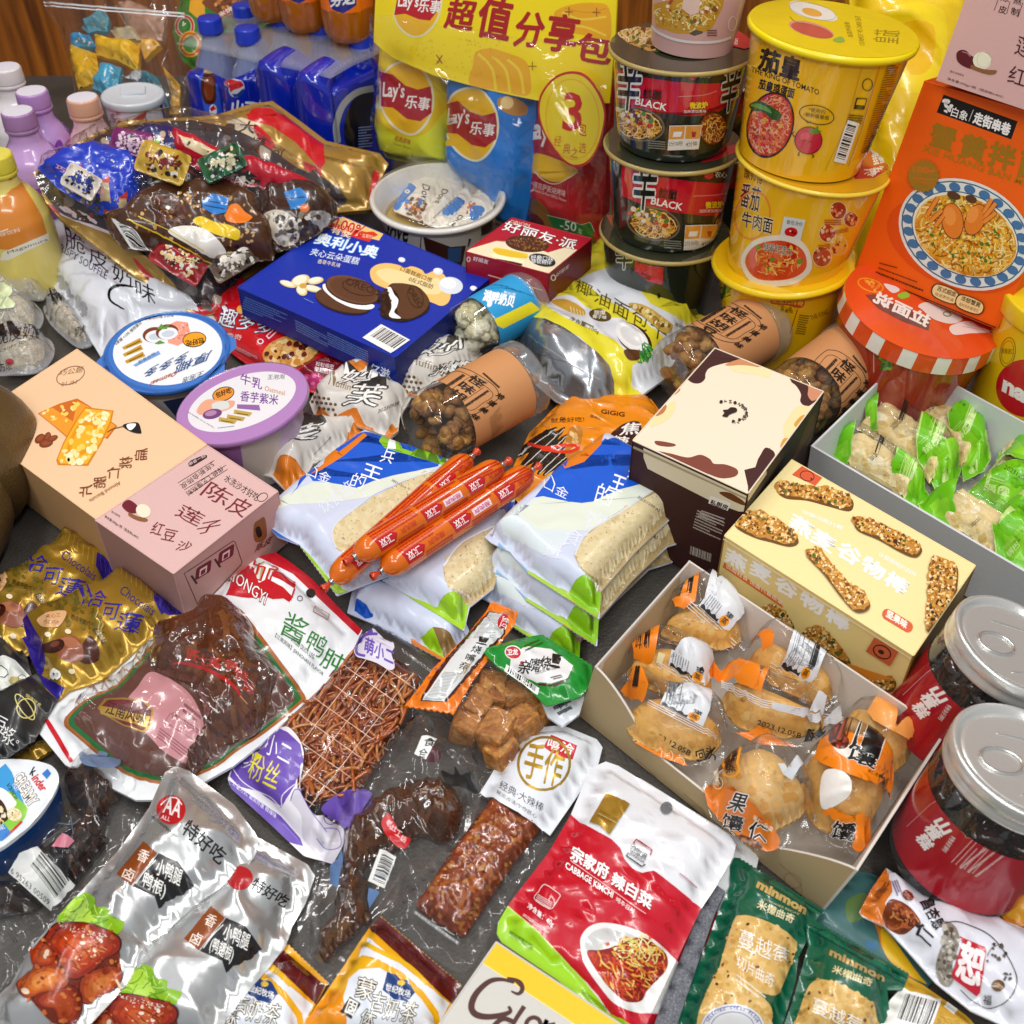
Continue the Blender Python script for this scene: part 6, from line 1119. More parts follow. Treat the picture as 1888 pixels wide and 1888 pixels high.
# ---------------------------------------------------------------- braised duck leg bag
DO = [(56,1332),(69,1316),(127,1268),(188,1255),(230,1215),(255,1172),(300,1142),(330,1133),(365,1128),(372,1105),(391,1072),(432,1042),(480,1025),(508,1018),(540,1040),(575,1067),(634,1130),(668,1162),(650,1200),(600,1260),(535,1322),(478,1375),(430,1412),(380,1440),(330,1475),(250,1475),(180,1440),(120,1410)]
dk = dict(z=.014,h=.012,rim=.012,R=.03,plane=None,cell=.005,under=.002,wr=.0007,wf=170,cr=.0016,cf=110,seed=4)
p = Puff(DO,base='e6e9ec',**dk)
p.poly('c01828',[(508,1016),(540,1038),(575,1065),(634,1128),(668,1160),(660,1172),(600,1115),(540,1058),(470,1024)])
WIN = [(376,1122),(432,1124),(470,1168),(490,1194),(515,1228),(553,1281),(546,1298),(482,1350),(430,1384),(400,1408),(345,1432),(300,1440),(230,1420),(142,1350),(127,1334),(132,1318),(165,1290),(216,1266),(254,1225),(292,1184),(356,1150)]
p.poly('a8602c',(np.array(WIN) - (340,1290)) * 1.04 + (340,1290),1,3).poly('1f6a34',WIN,1,3).poly('5e382e',(np.array(WIN) - (340,1290)) * .95 + (340,1290),1,3)
for k in range(26): y = 1150 + k * 11; p.line('5c3430',1.3,[(130 + i * 8,y + (3 if i % 2 else -3)) for i in range(54)]) if 0 else None
p.poly('c88a90',a02.l(920,1400,1000,1280,1080,1180,1180,1200,1330,1290,1420,1400,1480,1560,1480,1700,1380,1840,1200,1760,1080,1640,1000,1560),1)
p.small('8a4450',a02(1160,1580),a02(1420,1780),a02(1140,1640),4,3,.5).text('6a3038','QBC-1TGO-608',a02(1240,1500),a02(1430,1630),(4,-9)).line('8a4450',1.2,[tuple(q) for q in rrect(a02(1195,1540),a02(1420,1680),a02(1240,1470),.2)],0,True).small('7a3c44',a02(1340,1400),a02(1460,1500),a02(1330,1440),2,3)
p.poly(c('a88430',.4),a02.l(760,1370,900,1362,1050,1385,1115,1450,1100,1570,1040,1615,900,1570,760,1490,705,1440),0).poly('6a141c',a02.l(780,1380,900,1375,1040,1395,1100,1455,1088,1560,1035,1600,900,1558,770,1482,720,1440)).poly(c('c09a3c',.4),a02.l(720,1420,1090,1500,1060,1580,730,1480)).text('3a1408','江南风味',a02(760,1475),a02(1040,1565),(8,-24),.02)
p.poly('c41424',[(418,1062),(430,1040),(500,1056),(560,1090),(545,1104),(500,1098),(500,1112),(465,1100),(425,1098)]) if 0 else None
for e,cc in ((.07,'c8a868'),(.055,'c01424'),(.0,'f4f4f4')): p.text(cc,'虹',(440,1066),(500,1080),(12,-36),e)
for e,cc in ((.07,'c01424'),(.0,'f4f4f4')): p.text(cc,'一',a12(110,540),a12(265,625),(4,-14),e)
p.poly('c01424',a02.l(1640,620,1740,400,1830,420,1888,560,1888,640,1800,640)).poly('c01424',a12.l(-20,560,90,500,200,560,280,640,130,650,-20,600))
for e,cc in ((.05,'8a1420'),(.0,'f4f0ec')): p.text(cc,'HONGYI',a02(1655,500),a12(70,690),(7,-20),e)
p.ring('4a4a50',*a12(325,645),4.5,4.5,0,1.2).ell('141414',*a12(405,607),9,8.5)
for ch,x,y in (('酱',185,900),('鸭',360,1010),('肫',470,1130)): p.text('1f7a2c',ch,a12(x - 10,y),a12(x + 150,y + 90) if ch != '鸭' else a12(x + 110,y + 70),(17,-44 if ch == '酱' else -36),.0)
p.text('4a5a50','【江南风味】JIANGNAN FLAVOR',a12(145,930),a12(490,1215),(3,-9)).text('4a5a50','SPICED DUCK LEG',a12(260,950),a12(420,1085),(3,-8)).poly('c8d0cc',a12.l(435,700,540,760,520,800,420,740)).line('c01828',1.2,a12.l(435,700,540,760,520,800,420,740),0,True)
p.line('c41020',[3,9,9,7],a02.l(275,1470,310,1480,420,1660,520,1830)).text('6a706c','撕开口后立即食用',a02(1285,790),a02(1450,740),(-1,-6))
lg = Puff([(376,1128),(432,1128),(466,1161),(480,1182),(487,1217),(508,1253),(516,1270),(503,1296),(483,1337),(470,1357),(432,1372),(400,1386),(360,1428),(342,1418),(378,1362),(369,1312),(352,1284),(305,1268),(278,1240),(285,1215),(285,1189),(320,1168),(356,1156)],.016,.032,'542814',.0,.024,None,.003,.001,.0016,240,.0024,190,12,1,.5)
lg.strokes(['62321a','4c2410','6a3a1e','582a14','502610','724222'],lg_o := smooth_pts([(376,1128),(432,1128),(480,1182),(516,1270),(470,1357),(400,1386),(350,1420),(378,1362),(352,1284),(278,1240),(285,1189),(356,1156)],3),90,70,12,3,1.2,60)
for i,(ch,x,y) in enumerate((('匠',1400,1060),('七',1480,1095),('酱',1560,1115),('鸭',1680,1140),('肫',1750,1205),('味',1800,1300))): lg.text('c02818',ch,a02(x - 45,y + 20),a02(x + 35,y + 45),(4,-19),.02)
lg.line('b81820',[3,6,7,3],a02.l(1255,1115,1340,1110,1480,1150,1600,1210,1700,1290,1760,1380),1).line('c89a4c',2,a02.l(1740,1350,1790,1410))
fl = Puff((np.array(WIN) - (340,1290)) * .97 + (340,1290),.0185,.03,'ffffff',.0,.03,None,.005,.0005,.001,220,.003,130,5)
Thing('duck_leg_bag','large white vacuum bag with a glossy braised duck leg behind its green edged window','meat bag').part('bag',G().add(p),GLOSS).part('duck_leg',G().add(lg),WET).part('window',G().add(fl),CLEARW).done()
# ---------------------------------------------------------------- spicy strips bag
SO = [(672,1150),(690,1139),(740,1165),(835,1226),(805,1272),(760,1340),(720,1410),(665,1500),(614,1594),(560,1578),(480,1503),(417,1446),(424,1425),(470,1370),(526,1319),(597,1255),(640,1195)]
RG = np.array([(662,1185),(700,1195),(775,1250),(750,1310),(705,1400),(660,1465),(560,1490),(525,1420),(505,1345),(560,1290),(620,1230)])
g = G(); r = random.Random(4); lo,hi = RG.min(0),RG.max(0); cnt = 0
g.add(Puff(RG,.006,.006,'6a2e12',0,.012,None,.006,.001))
while cnt < 430:
    m = np.array((r.uniform(lo[0],hi[0]),r.uniform(lo[1],hi[1]))); a = r.gauss(-.95,.75); L = r.uniform(35,80); k = r.uniform(-.9,.9); pts = []; q = m.copy()
    for j in range(5): pts.append(q.copy()); q = q + np.array((cos(a),sin(a))) * L / 4; a += k / 4
    if not in_poly(np.array(pts),RG).all(): continue
    z0 = .008 + .011 * r.random(); tube(g,[P(x,y,z0 + r.uniform(-.0012,.0012)) for x,y in pts],r.uniform(.0008,.0015),r.choice(['a85420','b46228','96441a','c07a3c','8a3c16','b05c26']),7,True,3); cnt += 1
sk = dict(z=.006,h=.018,rim=.008,R=.02,plane=None,cell=.006,under=.001,wr=.0009,wf=180,cr=.002,cf=110,seed=8)
fl = Puff(SO,base='ffffff',**sk); pr = bare(Puff(SO,base='ffffff',**{**sk,'z': .0064})); b = a12; d = a13
U,W_ = np.array((89,63)) / 2.6,np.array((-74,96)) / 3.
for i in range(-9,10):
    for dirn,oth in ((U,W_),(W_,U)):
        A_ = np.array((640.,1330.)) + oth * i - dirn * 9; B_ = np.array((640.,1330.)) + oth * i + dirn * 9; q = A_ + (B_ - A_) * np.linspace(0,1,120)[:,None]; q = q[in_poly(q,RG + (RG - RG.mean(0)) * .03)]
        if len(q) > 3: pr.line('e8c8b0',1.1,[q[0],q[-1]],lay=0)
pr.lay += 1; PU = '6a4cb0'
pr.poly('d8d4e4',b.l(720,1020,740,930,850,870,900,900,960,960,1000,960,1010,1000,990,1040,1010,1110,1010,1150,970,1160,880,1110,790,1080,740,1065),1)
pr.line(PU,5,b.l(890,900,800,910,745,980,740,1040,800,1060),1).text(PU,'萌小二',b(790,1030),b(1000,1130),(4,-28),.03).text('b8b4b0','2023/08/13',b(1290,1170),b(1060,1000),(4,9))
pr.poly('f0ecf4',d.l(-200,100,-190,30,-100,-80,0,-190,80,-290,200,-290,300,-210,350,-100,345,0,310,60,320,250,400,450,520,560,640,640,560,740,360,690,100,480,-120,260),1)
pr.poly(PU,[(424,1432),*b.l(-100,1680,0,1640,110,1605,240,1615,330,1700,352,1810,345,1888),d(300,120),d(290,160),d(190,320),d(170,300),d(20,200),(440,1450)],0)
pr.line('e8e0f4',2,d.l(-170,20,-100,120,0,190,110,240,190,310,200,230,290,150),1).text('f4f2fa','小二',b(60,1760),b(240,1860),(10,-38),.0).text('e8dc28','粉丝',(455,1432),d(150,200),(12,-48),.0)
pr.poly(PU,d.l(-190,120,0,250,190,380,330,540,350,600,200,560,0,400,-150,250)).text('f0ecf8','计量方式: 散装称重 微辣味',(428,1448),d(150,400),(3,-9)).poly(PU,d.l(480,340,540,260,640,200,760,180,860,220,895,280,860,330,740,420,640,470,600,420),1)
pr.poly('d4d0dc',d.l(330,20,350,10,330,180,400,330,500,420,640,470,630,640,560,740,360,560,340,380,260,260,290,190,320,170),1).line(PU,1.5,d.l(320,180,400,330,520,500),1).ring(PU,*d(545,390),12,13,0,1.6).ell(PU,*d(545,390),4,5).line(PU,1.5,d.l(500,470,600,480,620,600,520,620,450,540),1).line(PU,1.5,d.l(260,270,290,190,340,200),1)
Thing('spicy_strips_bag','clear bag of reddish brown spicy strips with a grid print and purple badges','snack bag').part('strips',g,WET,kind='stuff').part('wrapper',G().add(fl),CLEAR).part('bag_print',G().add(pr),SATIN).done()
# ---------------------------------------------------------------- dried tofu cubes in a clear bag
g = G(); r = random.Random(2)
for i,(x,y,w_,z0) in enumerate(((905,1278,.030,.012),(960,1285,.029,.010),(862,1335,.029,.010),(918,1350,.031,.018),(988,1318,.027,.010),(925,1388,.025,.012),(960,1335,.026,.016),(880,1300,.026,.014))):
    V,F = ICO[3]; Q = np.sign(V) * np.abs(V) ** .3; k = 1 + .07 * wave(V[:,0],V[:,1] + V[:,2],i,4); Q = Q * k[:,None] * np.array((w_,w_ * .82,.023)) * .43; ro = np.array(Matrix.Rotation(r.uniform(0,1.6),3,'Z') @ Matrix.Rotation(r.uniform(-.3,.3),3,'X'))
    cl = [c(['b87a38','a8682a','c48c48','9a5820'][int(abs(wave(np.array([V[f[0]][0] * 3]),np.array([V[f[0]][1] * 3]),i + 4,3)[0]) * 4) % 4]) for f in F]; g.mesh(Q @ ro.T + P(x,y,z0),F,cl)
TB = [(800,1250),(850,1228),(900,1235),(960,1225),(1005,1290),(1016,1340),(985,1390),(962,1425),(935,1440),(880,1420),(830,1385),(770,1335),(762,1318)]
fl = Puff(TB,.004,.030,'ffffff',.004,.018,None,.005,.001,.0012,200,.003,120,9)
Thing('tofu_pack','clear crinkled bag of golden brown tofu cubes under the green sachet','snack pack').part('tofu_cubes',g,FOOD,kind='stuff').part('wrapper',G().add(fl),CLEARW).done()
# ---------------------------------------------------------------- orange stick sachet,green sachet and the pale one under it
p = Puff([(897,1128),(904,1112),*zig((910,1110),(955,1130),7,2),(948,1152),(905,1210),(870,1258),(836,1318),*zig((834,1317),(745,1303),8,-3),(800,1232),(862,1170)],.030,.007,'ee7c10',.002,.012,None,.004,.001,.0005,200,.001,130,3)
p.poly('4a1810',a12.l(1690,740,1825,760,1815,900,1690,1040,1390,1395,1200,1385,1270,1240,1400,1060,1560,880)).poly('dadcdc',a12.l(1700,745,1812,760,1800,900,1690,1000,1370,1390,1215,1380,1300,1250,1420,1080,1590,880))
p.small('7a8084',a12(1580,930),a12(1730,930),a12(1700,750),20,3,.5).small('7a8084',a12(1230,1370),a12(1360,1380),a12(1370,1180),20,4,.5)
for i,ch in enumerate('亲嘴烧！'): p.text('16120e',ch,a12(1450 + (3 - i) * 44 if 0 else 1475 + (2.6 - i) * 0 + i * -0 + (i * 44),1150 - i * 60),a12(1540 + i * 44,1165 - i * 60),(6,-13),.02)
p.ell('c01c28',*a12(1797,810),9,14,20).text('f6ecec','卫龙',a12(1770,850),a12(1800,770),(12,6),.02).small('b0986a',a12(1520,1190),a12(1580,1100),a12(1500,1190),2,3)
pouch_thing('snack_stick','slim orange sachet with a white panel, lying across the bags','snack sachet',p,GLOSS)
p = Puff([(887,1198),(950,1180),*zig((998,1170),(1092,1228),12,2),(1092,1262),(1070,1285),(1008,1302),(965,1262),(915,1228)],.034,.009,'178a2c',.003,.014,None,.004,.001,.0006,220,.0016,140,5); b = a22
p.poly('e4e4e4',b.l(10,1050,130,990,300,1010,460,1130,420,1220,300,1260,200,1255,0,1160)).poly('4a1810',b.l(200,1262,300,1270,430,1215,420,1235,320,1285,210,1275)).ell('e8e4e0',*b(25,1035),16,13,15).ell('c01c28',*b(25,1035),14,11,15).text('f6ecec','卫龙',b(-20,1055),b(60,1050),11,.03)
for i,ch in enumerate('亲嘴烧！'): p.text('16120e',ch,b(55 + i * 78,1180 - i * 14),b(140 + i * 72,1195 - i * 14),(6,-24),.02)
p.ell('c01c28',*b(85,1112),2.5,2.5).text('3a2c20','山式风味川菜味',b(190,1195),b(365,1150),6).small('3a2c20',b(290,1215),b(370,1195),b(310,1225),2,3).bars(b(-40,1170),b(200,1345),b(-25,1120),24,5).small('2c5a14',b(110,1030),b(240,970),b(105,1000),2,3,.5)
pouch_thing('snack_sachet','green sachet with a white panel, tucked against the wrapped cake tray','snack sachet',p,GLOSS)
p = Puff([(995,1290),(1060,1270),(1085,1262),(1068,1318),(1037,1340),(1010,1322)],.022,.004,'d8dce4',.002,.012,seed=4); p.text('3a3a40','肉',b(370,1450),b(420,1420),16).small('3a3a40',b(310,1430),b(430,1370),b(340,1470),2,3)
pouch_thing('snack_sachet','pale grey sachet poking out under the green one','snack sachet',p,GLOSS)
# ---------------------------------------------------------------- wrapped sandwich breads
def bread(outl,z,h,label,seed,art,breadpoly=None):
    p = Puff(outl,z,h,'cdd5ea',.004,.014,None,.003,.001,.0003,120,.0007,90,seed,pw=.45)
    art(p); pouch_thing('wrapped_bread',label,'bread',p,SATIN,'wrapped breads')
def bread_art(p,T,top):
    q = lambda *v: [T(v[i],v[i + 1]) for i in range(0,len(v),2)]
    p.poly('d8e4e8',q(-100,2000,200,1740,400,1760,600,1790,560,1900,300,2200))
    if top:
        p.poly('dfe6d8',q(60,1880,240,1740,400,1775,560,1785,640,1700,800,1660,1000,1640,1200,1640,1300,1720,900,1900,560,2000,200,1990),0)
        p.poly('0c5ad0',q(690,1330,900,1440,1230,1645,1100,1650,960,1660,800,1700,680,1750,600,1790,520,1800,430,1790,240,1750,180,1760,290,1620,520,1500))
        p.poly('e07a14',q(650,1310,700,1335,540,1500,400,1550,300,1620,560,1420))
        p.text('f4f6fa','兵',T(845,1615),T(925,1640),(13,-36),.0).text('f4f6fa','王',T(720,1690),T(815,1725),(9,-26),.02).text('f4f6fa','的',T(610,1790),T(730,1830),(10,-36)).text('f4f6fa','口金',T(240,1690),T(410,1775),(6,-18)).text('cfe0f4','TM',T(1005,1550),T(1055,1575),(2,-6))
        p.text('e4e8f2','饮',T(520,1990),T(680,2010),(12,-34)).text('e4e8f2','食',T(360,2100),T(500,2120),(12,-30)).text('e4e8f2','班',T(230,2190),T(360,2210),(12,-30))
W0 = dict(c='')
def loaf(p,pts,seed):
    q = smooth_pts(pts,4); p.poly('c0a874',(q - q.mean(0)) * 1.02 + q.mean(0)).poly('dccca0',q).specks(['e0d0a8','d8c698','e2d4b0','d4c090'],q,200,2,6,seed,4).specks(['9a844c','a8945c','8a7440'],q,70,.6,1.3,seed + 2,1)
T0 = lambda x,y: a21(x,y)
PK = [(1115,806),(1180,845),(1250,885),(1318,910),(1277,945),(1235,958),(1170,1020),(1108,1092),*zig((1105,1141),(973,1056),20,1.6),(940,1018),(905,1000),(893,990),(935,950),(1011,882),(1060,845)]
def side_art(p,dx,dy,top=False):
    q = lambda *v: [(a22(v[i],v[i + 1])[0] + dx,a22(v[i],v[i + 1])[1] + dy) for i in range(0,len(v),2)]
    bread_art(p,lambda x,y: (a21(x,y)[0] + dx,a21(x,y)[1] + dy),top)
    p.poly('b09a6c',q(1230,-240,1320,-180,1320,20,1150,70,660,600,640,800,560,480,470,330,560,170,800,20,1060,-150))
    loaf(p,q(475,330,500,270,560,190,680,90,850,-20,1040,-110,1180,-190,1240,-200,1160,-40,1020,120,860,300,720,470,640,500,540,440),3)
    p.line('d8dde8',3,q(470,330,560,170,800,20,1060,-150,1240,-230),1).text('4a4a40','2023/12/09 A2',*(lambda a_,b_: (a_,b_))((a21(925,1765)[0] + dx,a21(925,1765)[1] + dy),(a21(1080,1865)[0] + dx,a21(1080,1865)[1] + dy)),5)
    p.poly('86c014',q(430,600,560,520,620,560,670,610,655,720,630,800,480,690)).poly('a8cc3c',q(130,440,300,540,430,600,480,690,640,800,620,820,360,660,120,480)).poly('7ab4e0',q(-80,240,130,440,130,490,-100,320)).line('e07a14',3,q(400,640,640,800)).text('f0f0f0','非小袋售卖单元',q(525,465)[0],q(660,590)[0],(2,-5))
for i,(dx,dy,z,lab) in enumerate(((-38,92,.006,'lowest wrapped bread of the right-hand stack of three'),(-4,50,.026,'middle wrapped bread of the right-hand stack of three'),(0,0,.046,'topmost wrapped bread of the right-hand stack, its blue corner raised'))):
    bread([(x + dx,y + dy) for x,y in PK],z,.02,lab,5 + i,lambda p: side_art(p,dx,dy,i == 2 or 1))
TL = lambda x,y: (a21(x,y)[0] - 434,a21(x,y)[1] + 5 - (y - 1330) * .0)
def left_art(p):
    q = lambda *v: [a11(v[i],v[i + 1]) for i in range(0,len(v),2)]; e = a12
    p.poly('dfe6d8',q(80,1880,220,1740,420,1650,620,1660,850,1600,1100,1560,1330,1540,1100,1640,800,1760,500,1800,250,1810))
    p.poly('0c5ad0',q(800,1300,910,1355,1390,1520,1200,1560,1000,1600,860,1640,740,1690,620,1665,480,1640,360,1640,250,1750,380,1600)).poly('e07a14',q(790,1290,815,1310,640,1460,480,1560,400,1590)).poly('8ac424',q(900,1350,960,1370,1400,1510,1370,1530,1250,1490,940,1400)).line('4a7a14',1.2,q(920,1362,1390,1515)).line('4a7a14',1.2,q(930,1385,1340,1515))
    p.text('f4f6fa','兵',q(900,1500)[0],q(990,1520)[0],(12,-30)).text('f4f6fa','王',q(770,1595)[0],q(900,1640)[0],(8,-22),.02).text('f4f6fa','的',q(680,1680)[0],q(780,1700)[0],(10,-26)).text('f4f6fa','口金',q(370,1600)[0],q(540,1660)[0],(5,-18)).text('e4e8f2','饮食班',q(500,1888)[0],q(730,1730)[0],(10,-30) if 0 else (-14,-26))
    loaf(p,[*q(1260,1580,1100,1640,900,1740,760,1830),*e.l(600,100,565,180,590,270,680,300,800,200,930,60),*q(1300,1640)],7)
    p.line('d8dde8',3,[*q(1280,1570,1080,1640,860,1740,740,1830),*e.l(590,100,560,190,590,280)],1).text('4a4a40','2023/12/09',q(990,1640)[0],q(1090,1700)[0],4)
    p.poly('a0c828',e.l(320,255,400,330,560,520,690,600,620,625,560,590,440,430)).line('6a9a14',1.2,e.l(340,280,610,600)).poly('2a6ac0',e.l(80,110,200,190,320,255,330,290,180,220,90,150)).poly('e07a14',e.l(60,80,100,110,120,180,70,140))
bread([(673,800),(700,812),(823,854),(862,870),(800,960),(720,1060),*zig((622,1098),(553,1005),14,1.6),(512,990),(487,962),(489,943),(526,912),(600,852)],.030,.018,'wrapped bread at the back left, one end under the orange sausages',9,left_art)
def mid_art(p):
    e = a12; p.poly('0c5ad0',[(880,900),(950,925),(940,945),(890,930)])
    p.poly('c0a878',e.l(1790,100,1888,20,1800,400,1740,560,1560,700,1400,560,1370,400,1500,240)); loaf(p,e.l(1780,110,1600,190,1440,300,1375,410,1400,540,1500,600,1640,560,1760,420,1840,220),8)
    p.poly('98cc18',e.l(1330,700,1460,600,1550,690,1520,860,1440,880,1400,780)).poly('a4d020',e.l(980,560,1150,640,1330,705,1500,840,1510,880,1440,890,1250,760,1060,640)).line('5a9414',1.4,e.l(1000,590,1460,860)).line('5a9414',1.4,e.l(1040,640,1440,885)).poly('b8bcc8',e.l(760,440,880,430,920,500,800,520)).line('8a8e9a',1.2,e.l(780,450,830,515)).line('8a8e9a',1.2,e.l(820,445,870,510)).text('f0f0f0','非小袋售卖单元',e(1420,560),e(1570,660),(2,-5)).line('f0f4f8',3,e.l(1370,410,1500,240,1780,100),1)
bread([(640,1130),(652,1078),(668,1058),(760,1100),(860,1150),(872,1180),*zig((822,1220),(700,1155),12,1.6)],.006,.018,'wrapped bread lowest beneath the sausages, its blue underside showing',11,lambda p: (p.poly('1458c8',a12.l(740,640,800,680,860,760,800,790,720,730)),p.poly('98cc18',a12.l(1200,930,1290,850,1360,1000,1380,1090,1300,1060)),p.poly('e07a14',a12.l(1130,930,1380,1080,1370,1115,1140,980)),p.poly('8a6a3c',a12.l(1290,850,1400,880,1480,1000,1380,1080))))
bread([(950,915),(945,965),(928,1015),(910,1085),(866,1120),*zig((856,1163),(704,1068),26,1.6),(664,1051),(668,1040),(690,1028),(780,945),(880,880)],.024,.018,'wrapped bread under the sausages, beside the right-hand bread stack',13,mid_art)
# ---------------------------------------------------------------- orange sausages
def sausage(A,B,za,zb,R,label,seed):
    a,b = P(*A,za),P(*B,zb); ax = unit(b - a); h = np.linalg.norm(b - a); prof = [(0,.0018),(.012,.0045),(.03,R * .72),(.06,R * .93),(.1,R),(.9,R),(.94,R * .93),(.97,R * .72),(.988,.0045),(1,.0018)]
    w = Cone(a,ax,h,prof,'dc6a0a',40,40); mid = lambda u,v: tuple(proj(w.S(np.array([[u,v]])))[0])
    rr = random.Random(seed)
    for k in range(3):
        v0 = .1 + k * .3; w.poly('c01420',[mid(.47,v0),mid(.62,v0 + .01),mid(.62,v0 + .1),mid(.52,v0 + .13),mid(.47,v0 + .1)]); w.text('f8ecec','双汇',mid(.49,v0 + .02),mid(.49,v0 + .1),np.array(mid(.58,v0 + .02)) - mid(.49,v0 + .02),.02)
        w.text('c01420','鸡肉肠',mid(.50,v0 + .15),mid(.50,v0 + .25),np.array(mid(.57,v0 + .15)) - mid(.50,v0 + .15),.0) if k != 1 else (w.poly('f4d8e4',[mid(.49,v0 + .14),mid(.49,v0 + .26),mid(.57,v0 + .26),mid(.57,v0 + .14)]),w.text('c02460','鸡肉肠',mid(.505,v0 + .15),mid(.505,v0 + .25),np.array(mid(.56,v0 + .15)) - mid(.505,v0 + .15),.02))
        w.small('c0200c',mid(.33,v0),mid(.33,v0 + .28),mid(.455,v0),4,seed + k,.72).small('c02c0c',mid(.60,v0 + .12),mid(.60,v0 + .29),mid(.70,v0 + .12),3,seed + k + 7,.72)
    g = G().add(w); cl = []
    T = Thing('sausage',label,'sausage','orange sausages on the wrapped breads').part('casing',g,SMOOTH)
    for e,d in ((a,-ax),(b,ax)):
        g2 = G(); lathe(g2,e - d * .001,d,[(0,.0018),(0,.0026),(.003,.0026),(.003,.0018)],c('b0b0b0',.9),14); T.part('metal_clip',g2,METAL)
        g3 = G(); lathe(g3,e + d * .002,d,[(0,.0014),(.003,.0022),(.006,.0036),(.0075,.0028)],'c83c18',12); T.part('twisted_end',g3,SMOOTH)
    T.done()
sausage((612,1072),(868,843),.054,.067,.0103,'orange sausage furthest left, its lower end on the pale bread wrapper',1)
sausage((655,1026),(925,858),.071,.073,.0103,'orange sausage between the two others, resting across them',2)
sausage((704,1052),(980,868),.057,.062,.0108,'orange sausage nearest the right-hand bread stack',3)
# ---------------------------------------------------------------- sunflower seed bag
p = Puff([(930,895),(975,800),(1040,735),(1200,735),(1240,790),(1190,860),(1080,930),(985,965)],.010,.014,'e88a14',.004,.02,None,.005,.001,.0008,180,.0022,110,5); b = a21
p.poly('f0b41c',b.l(300,1560,520,1480,700,1500,500,1900,100,1900,250,1700),1)
for i,(x0,y0,x1,y1,w_) in enumerate(((60,1560,400,1250,12),(130,1580,420,1300,10),(200,1590,440,1360,9),(20,1480,340,1250,11),(240,1600,480,1400,8))): p.line('1c1a18',[3,w_ * 1.7,w_ * 1.5,2],[b(x0,y0),b((x0 + x1) / 2 + 10,(y0 + y1) / 2 - 10),b(x1,y1)],1).line('d8d4c8',1.5,[b(x0 + 14,y0 - 4),b(x1 - 6,y1 + 12)])
p.poly('b87a2c',b.l(430,1260,520,1260,525,1320,500,1420,440,1480,400,1440),1).specks(['d8b070','e8c890'],b.l(430,1280,510,1280,480,1400,420,1430),14,2,5,2,2).line('d8341c',6,b.l(130,1370,260,1400,400,1380,500,1390,420,1430,230,1410),1)
p.text('4a1808','GiGiG',b(660,1150),b(830,1175),(1,-8),.02).text('5a2410','原味瓜',b(580,1180),b(660,1200),6).text('3a1c0c','就是好吃!',b(300,1220),b(540,1210),9).poly('3a1a18',b.l(720,1320,820,1230,930,1210,950,1300,860,1400,780,1380),1).text('f4f0ec','焦',b(790,1310),b(930,1300),(8,-22),.02).text('f4f0ec','糖',b(720,1390),b(840,1400),(8,-20),.02)
pouch_thing('seed_pouch','orange and yellow sunflower seed pouch between the jar and the blue breads','seed pouch',p,GLOSS)
# ---------------------------------------------------------------- coconut toast pouch with a silver base
CO = [(1105,432),(1150,470),(1216,548),(1262,572),(1304,584),(1262,640),(1236,690),(1200,717),(1157,748),(1142,740),(1098,762),(1066,757),(1024,738),(985,705),(950,660),(925,610),(912,598),(960,565),(1030,528),(1044,518),(1042,510),(1072,470)]
p = Puff(CO,.018,.034,'dfe4ea',.008,.05,None,.006,.002,.0008,130,.0022,90,6,humps=((1010,665,.035,.012),)); b = a21
p.poly('e6dc34',[(1105,432),(1120,445),*b.l(590,0,680,100,560,50,520,100,430,190),(1040,515),(1042,508),(1072,470)]).poly('e6dc34',b.l(700,60,820,0,900,100,1100,210,1300,320,1425,440,1330,470,1240,420,1000,270)).poly('eef0ee',b.l(640,40,700,0,800,110,1000,240,1200,350,1400,450,1200,560,900,400,700,250)) if 0 else p.poly('e6dc34',[(1105,430),(1150,468),(1132,490),(1085,505),(1046,528),(1040,508),(1072,468)]).poly('e6dc34',[(1148,468),(1216,546),(1306,580),(1290,600),(1255,588),(1200,560),(1150,500)])
p.poly('e6dc34',b.l(-110,500,0,470,230,350,430,200,640,300,900,420,1120,600,1060,660,1000,760,890,800,880,940,960,1000,850,1095,760,1060,740,900,690,760,500,590,180,465,60,465,-60,540),0)
p.poly('e8ecf0',b.l(-40,440,230,280,280,320,20,470)).poly('e6e8f0',b.l(260,350,430,290,560,380,720,450,830,470,880,560,980,650,960,700,840,690,760,620,640,560,500,500,380,440),1)
p.poly(c('b0b4b8',.85),b.l(-60,560,0,490,60,470,170,470,340,520,500,600,640,710,720,800,755,920,760,1060,620,1150,480,1130,330,1060,200,940,60,780),0).line(c('d8dadc',.8),2,b.l(130,580,400,760,640,900,700,940)).line(c('8a8c90',.8),2,b.l(180,720,420,780,560,860))
for i,ch in enumerate('椰油面包干'): p.text('5a4a14',ch,b(470 + i * 135,260 + i * 78),b(585 + i * 135,315 + i * 84),(5,-23 - i * 2),.0)
p.poly('d8a840',b.l(300,340,380,320,470,350,540,400,540,440,480,430,400,400),1)
for k in range(5): p.line('f4e4a0',2,b.l(440 + k * 22,375 + k * 9,450 + k * 22,430 + k * 5))
p.ell('5a4a18',*b(655,440),21,11,12).text('f0ece0','甜度',b(610,435),b(695,435),8,.02).text('f0ece0','椰子味',b(600,462),b(700,470),7,.02).text('5a5020','净含量: 100g',b(430,475),b(640,580),(3,-8)).small('7a7034',b(520,478),b(610,520),b(520,490),1)
p.ell('3a2418',*b(900,610),23,38,-50).ell('f4f4f2',*b(885,600),20,36,-50).ell('dcdcdc',*b(880,590),13,24,-50).poly('5a3420',b.l(830,690,960,700,930,760,860,760),1).strokes(['2c8a3c','4ca850','1c6a2c'],b.l(960,620,1040,680,1020,760,960,790,900,780),60,20,2.4,4,1,40)
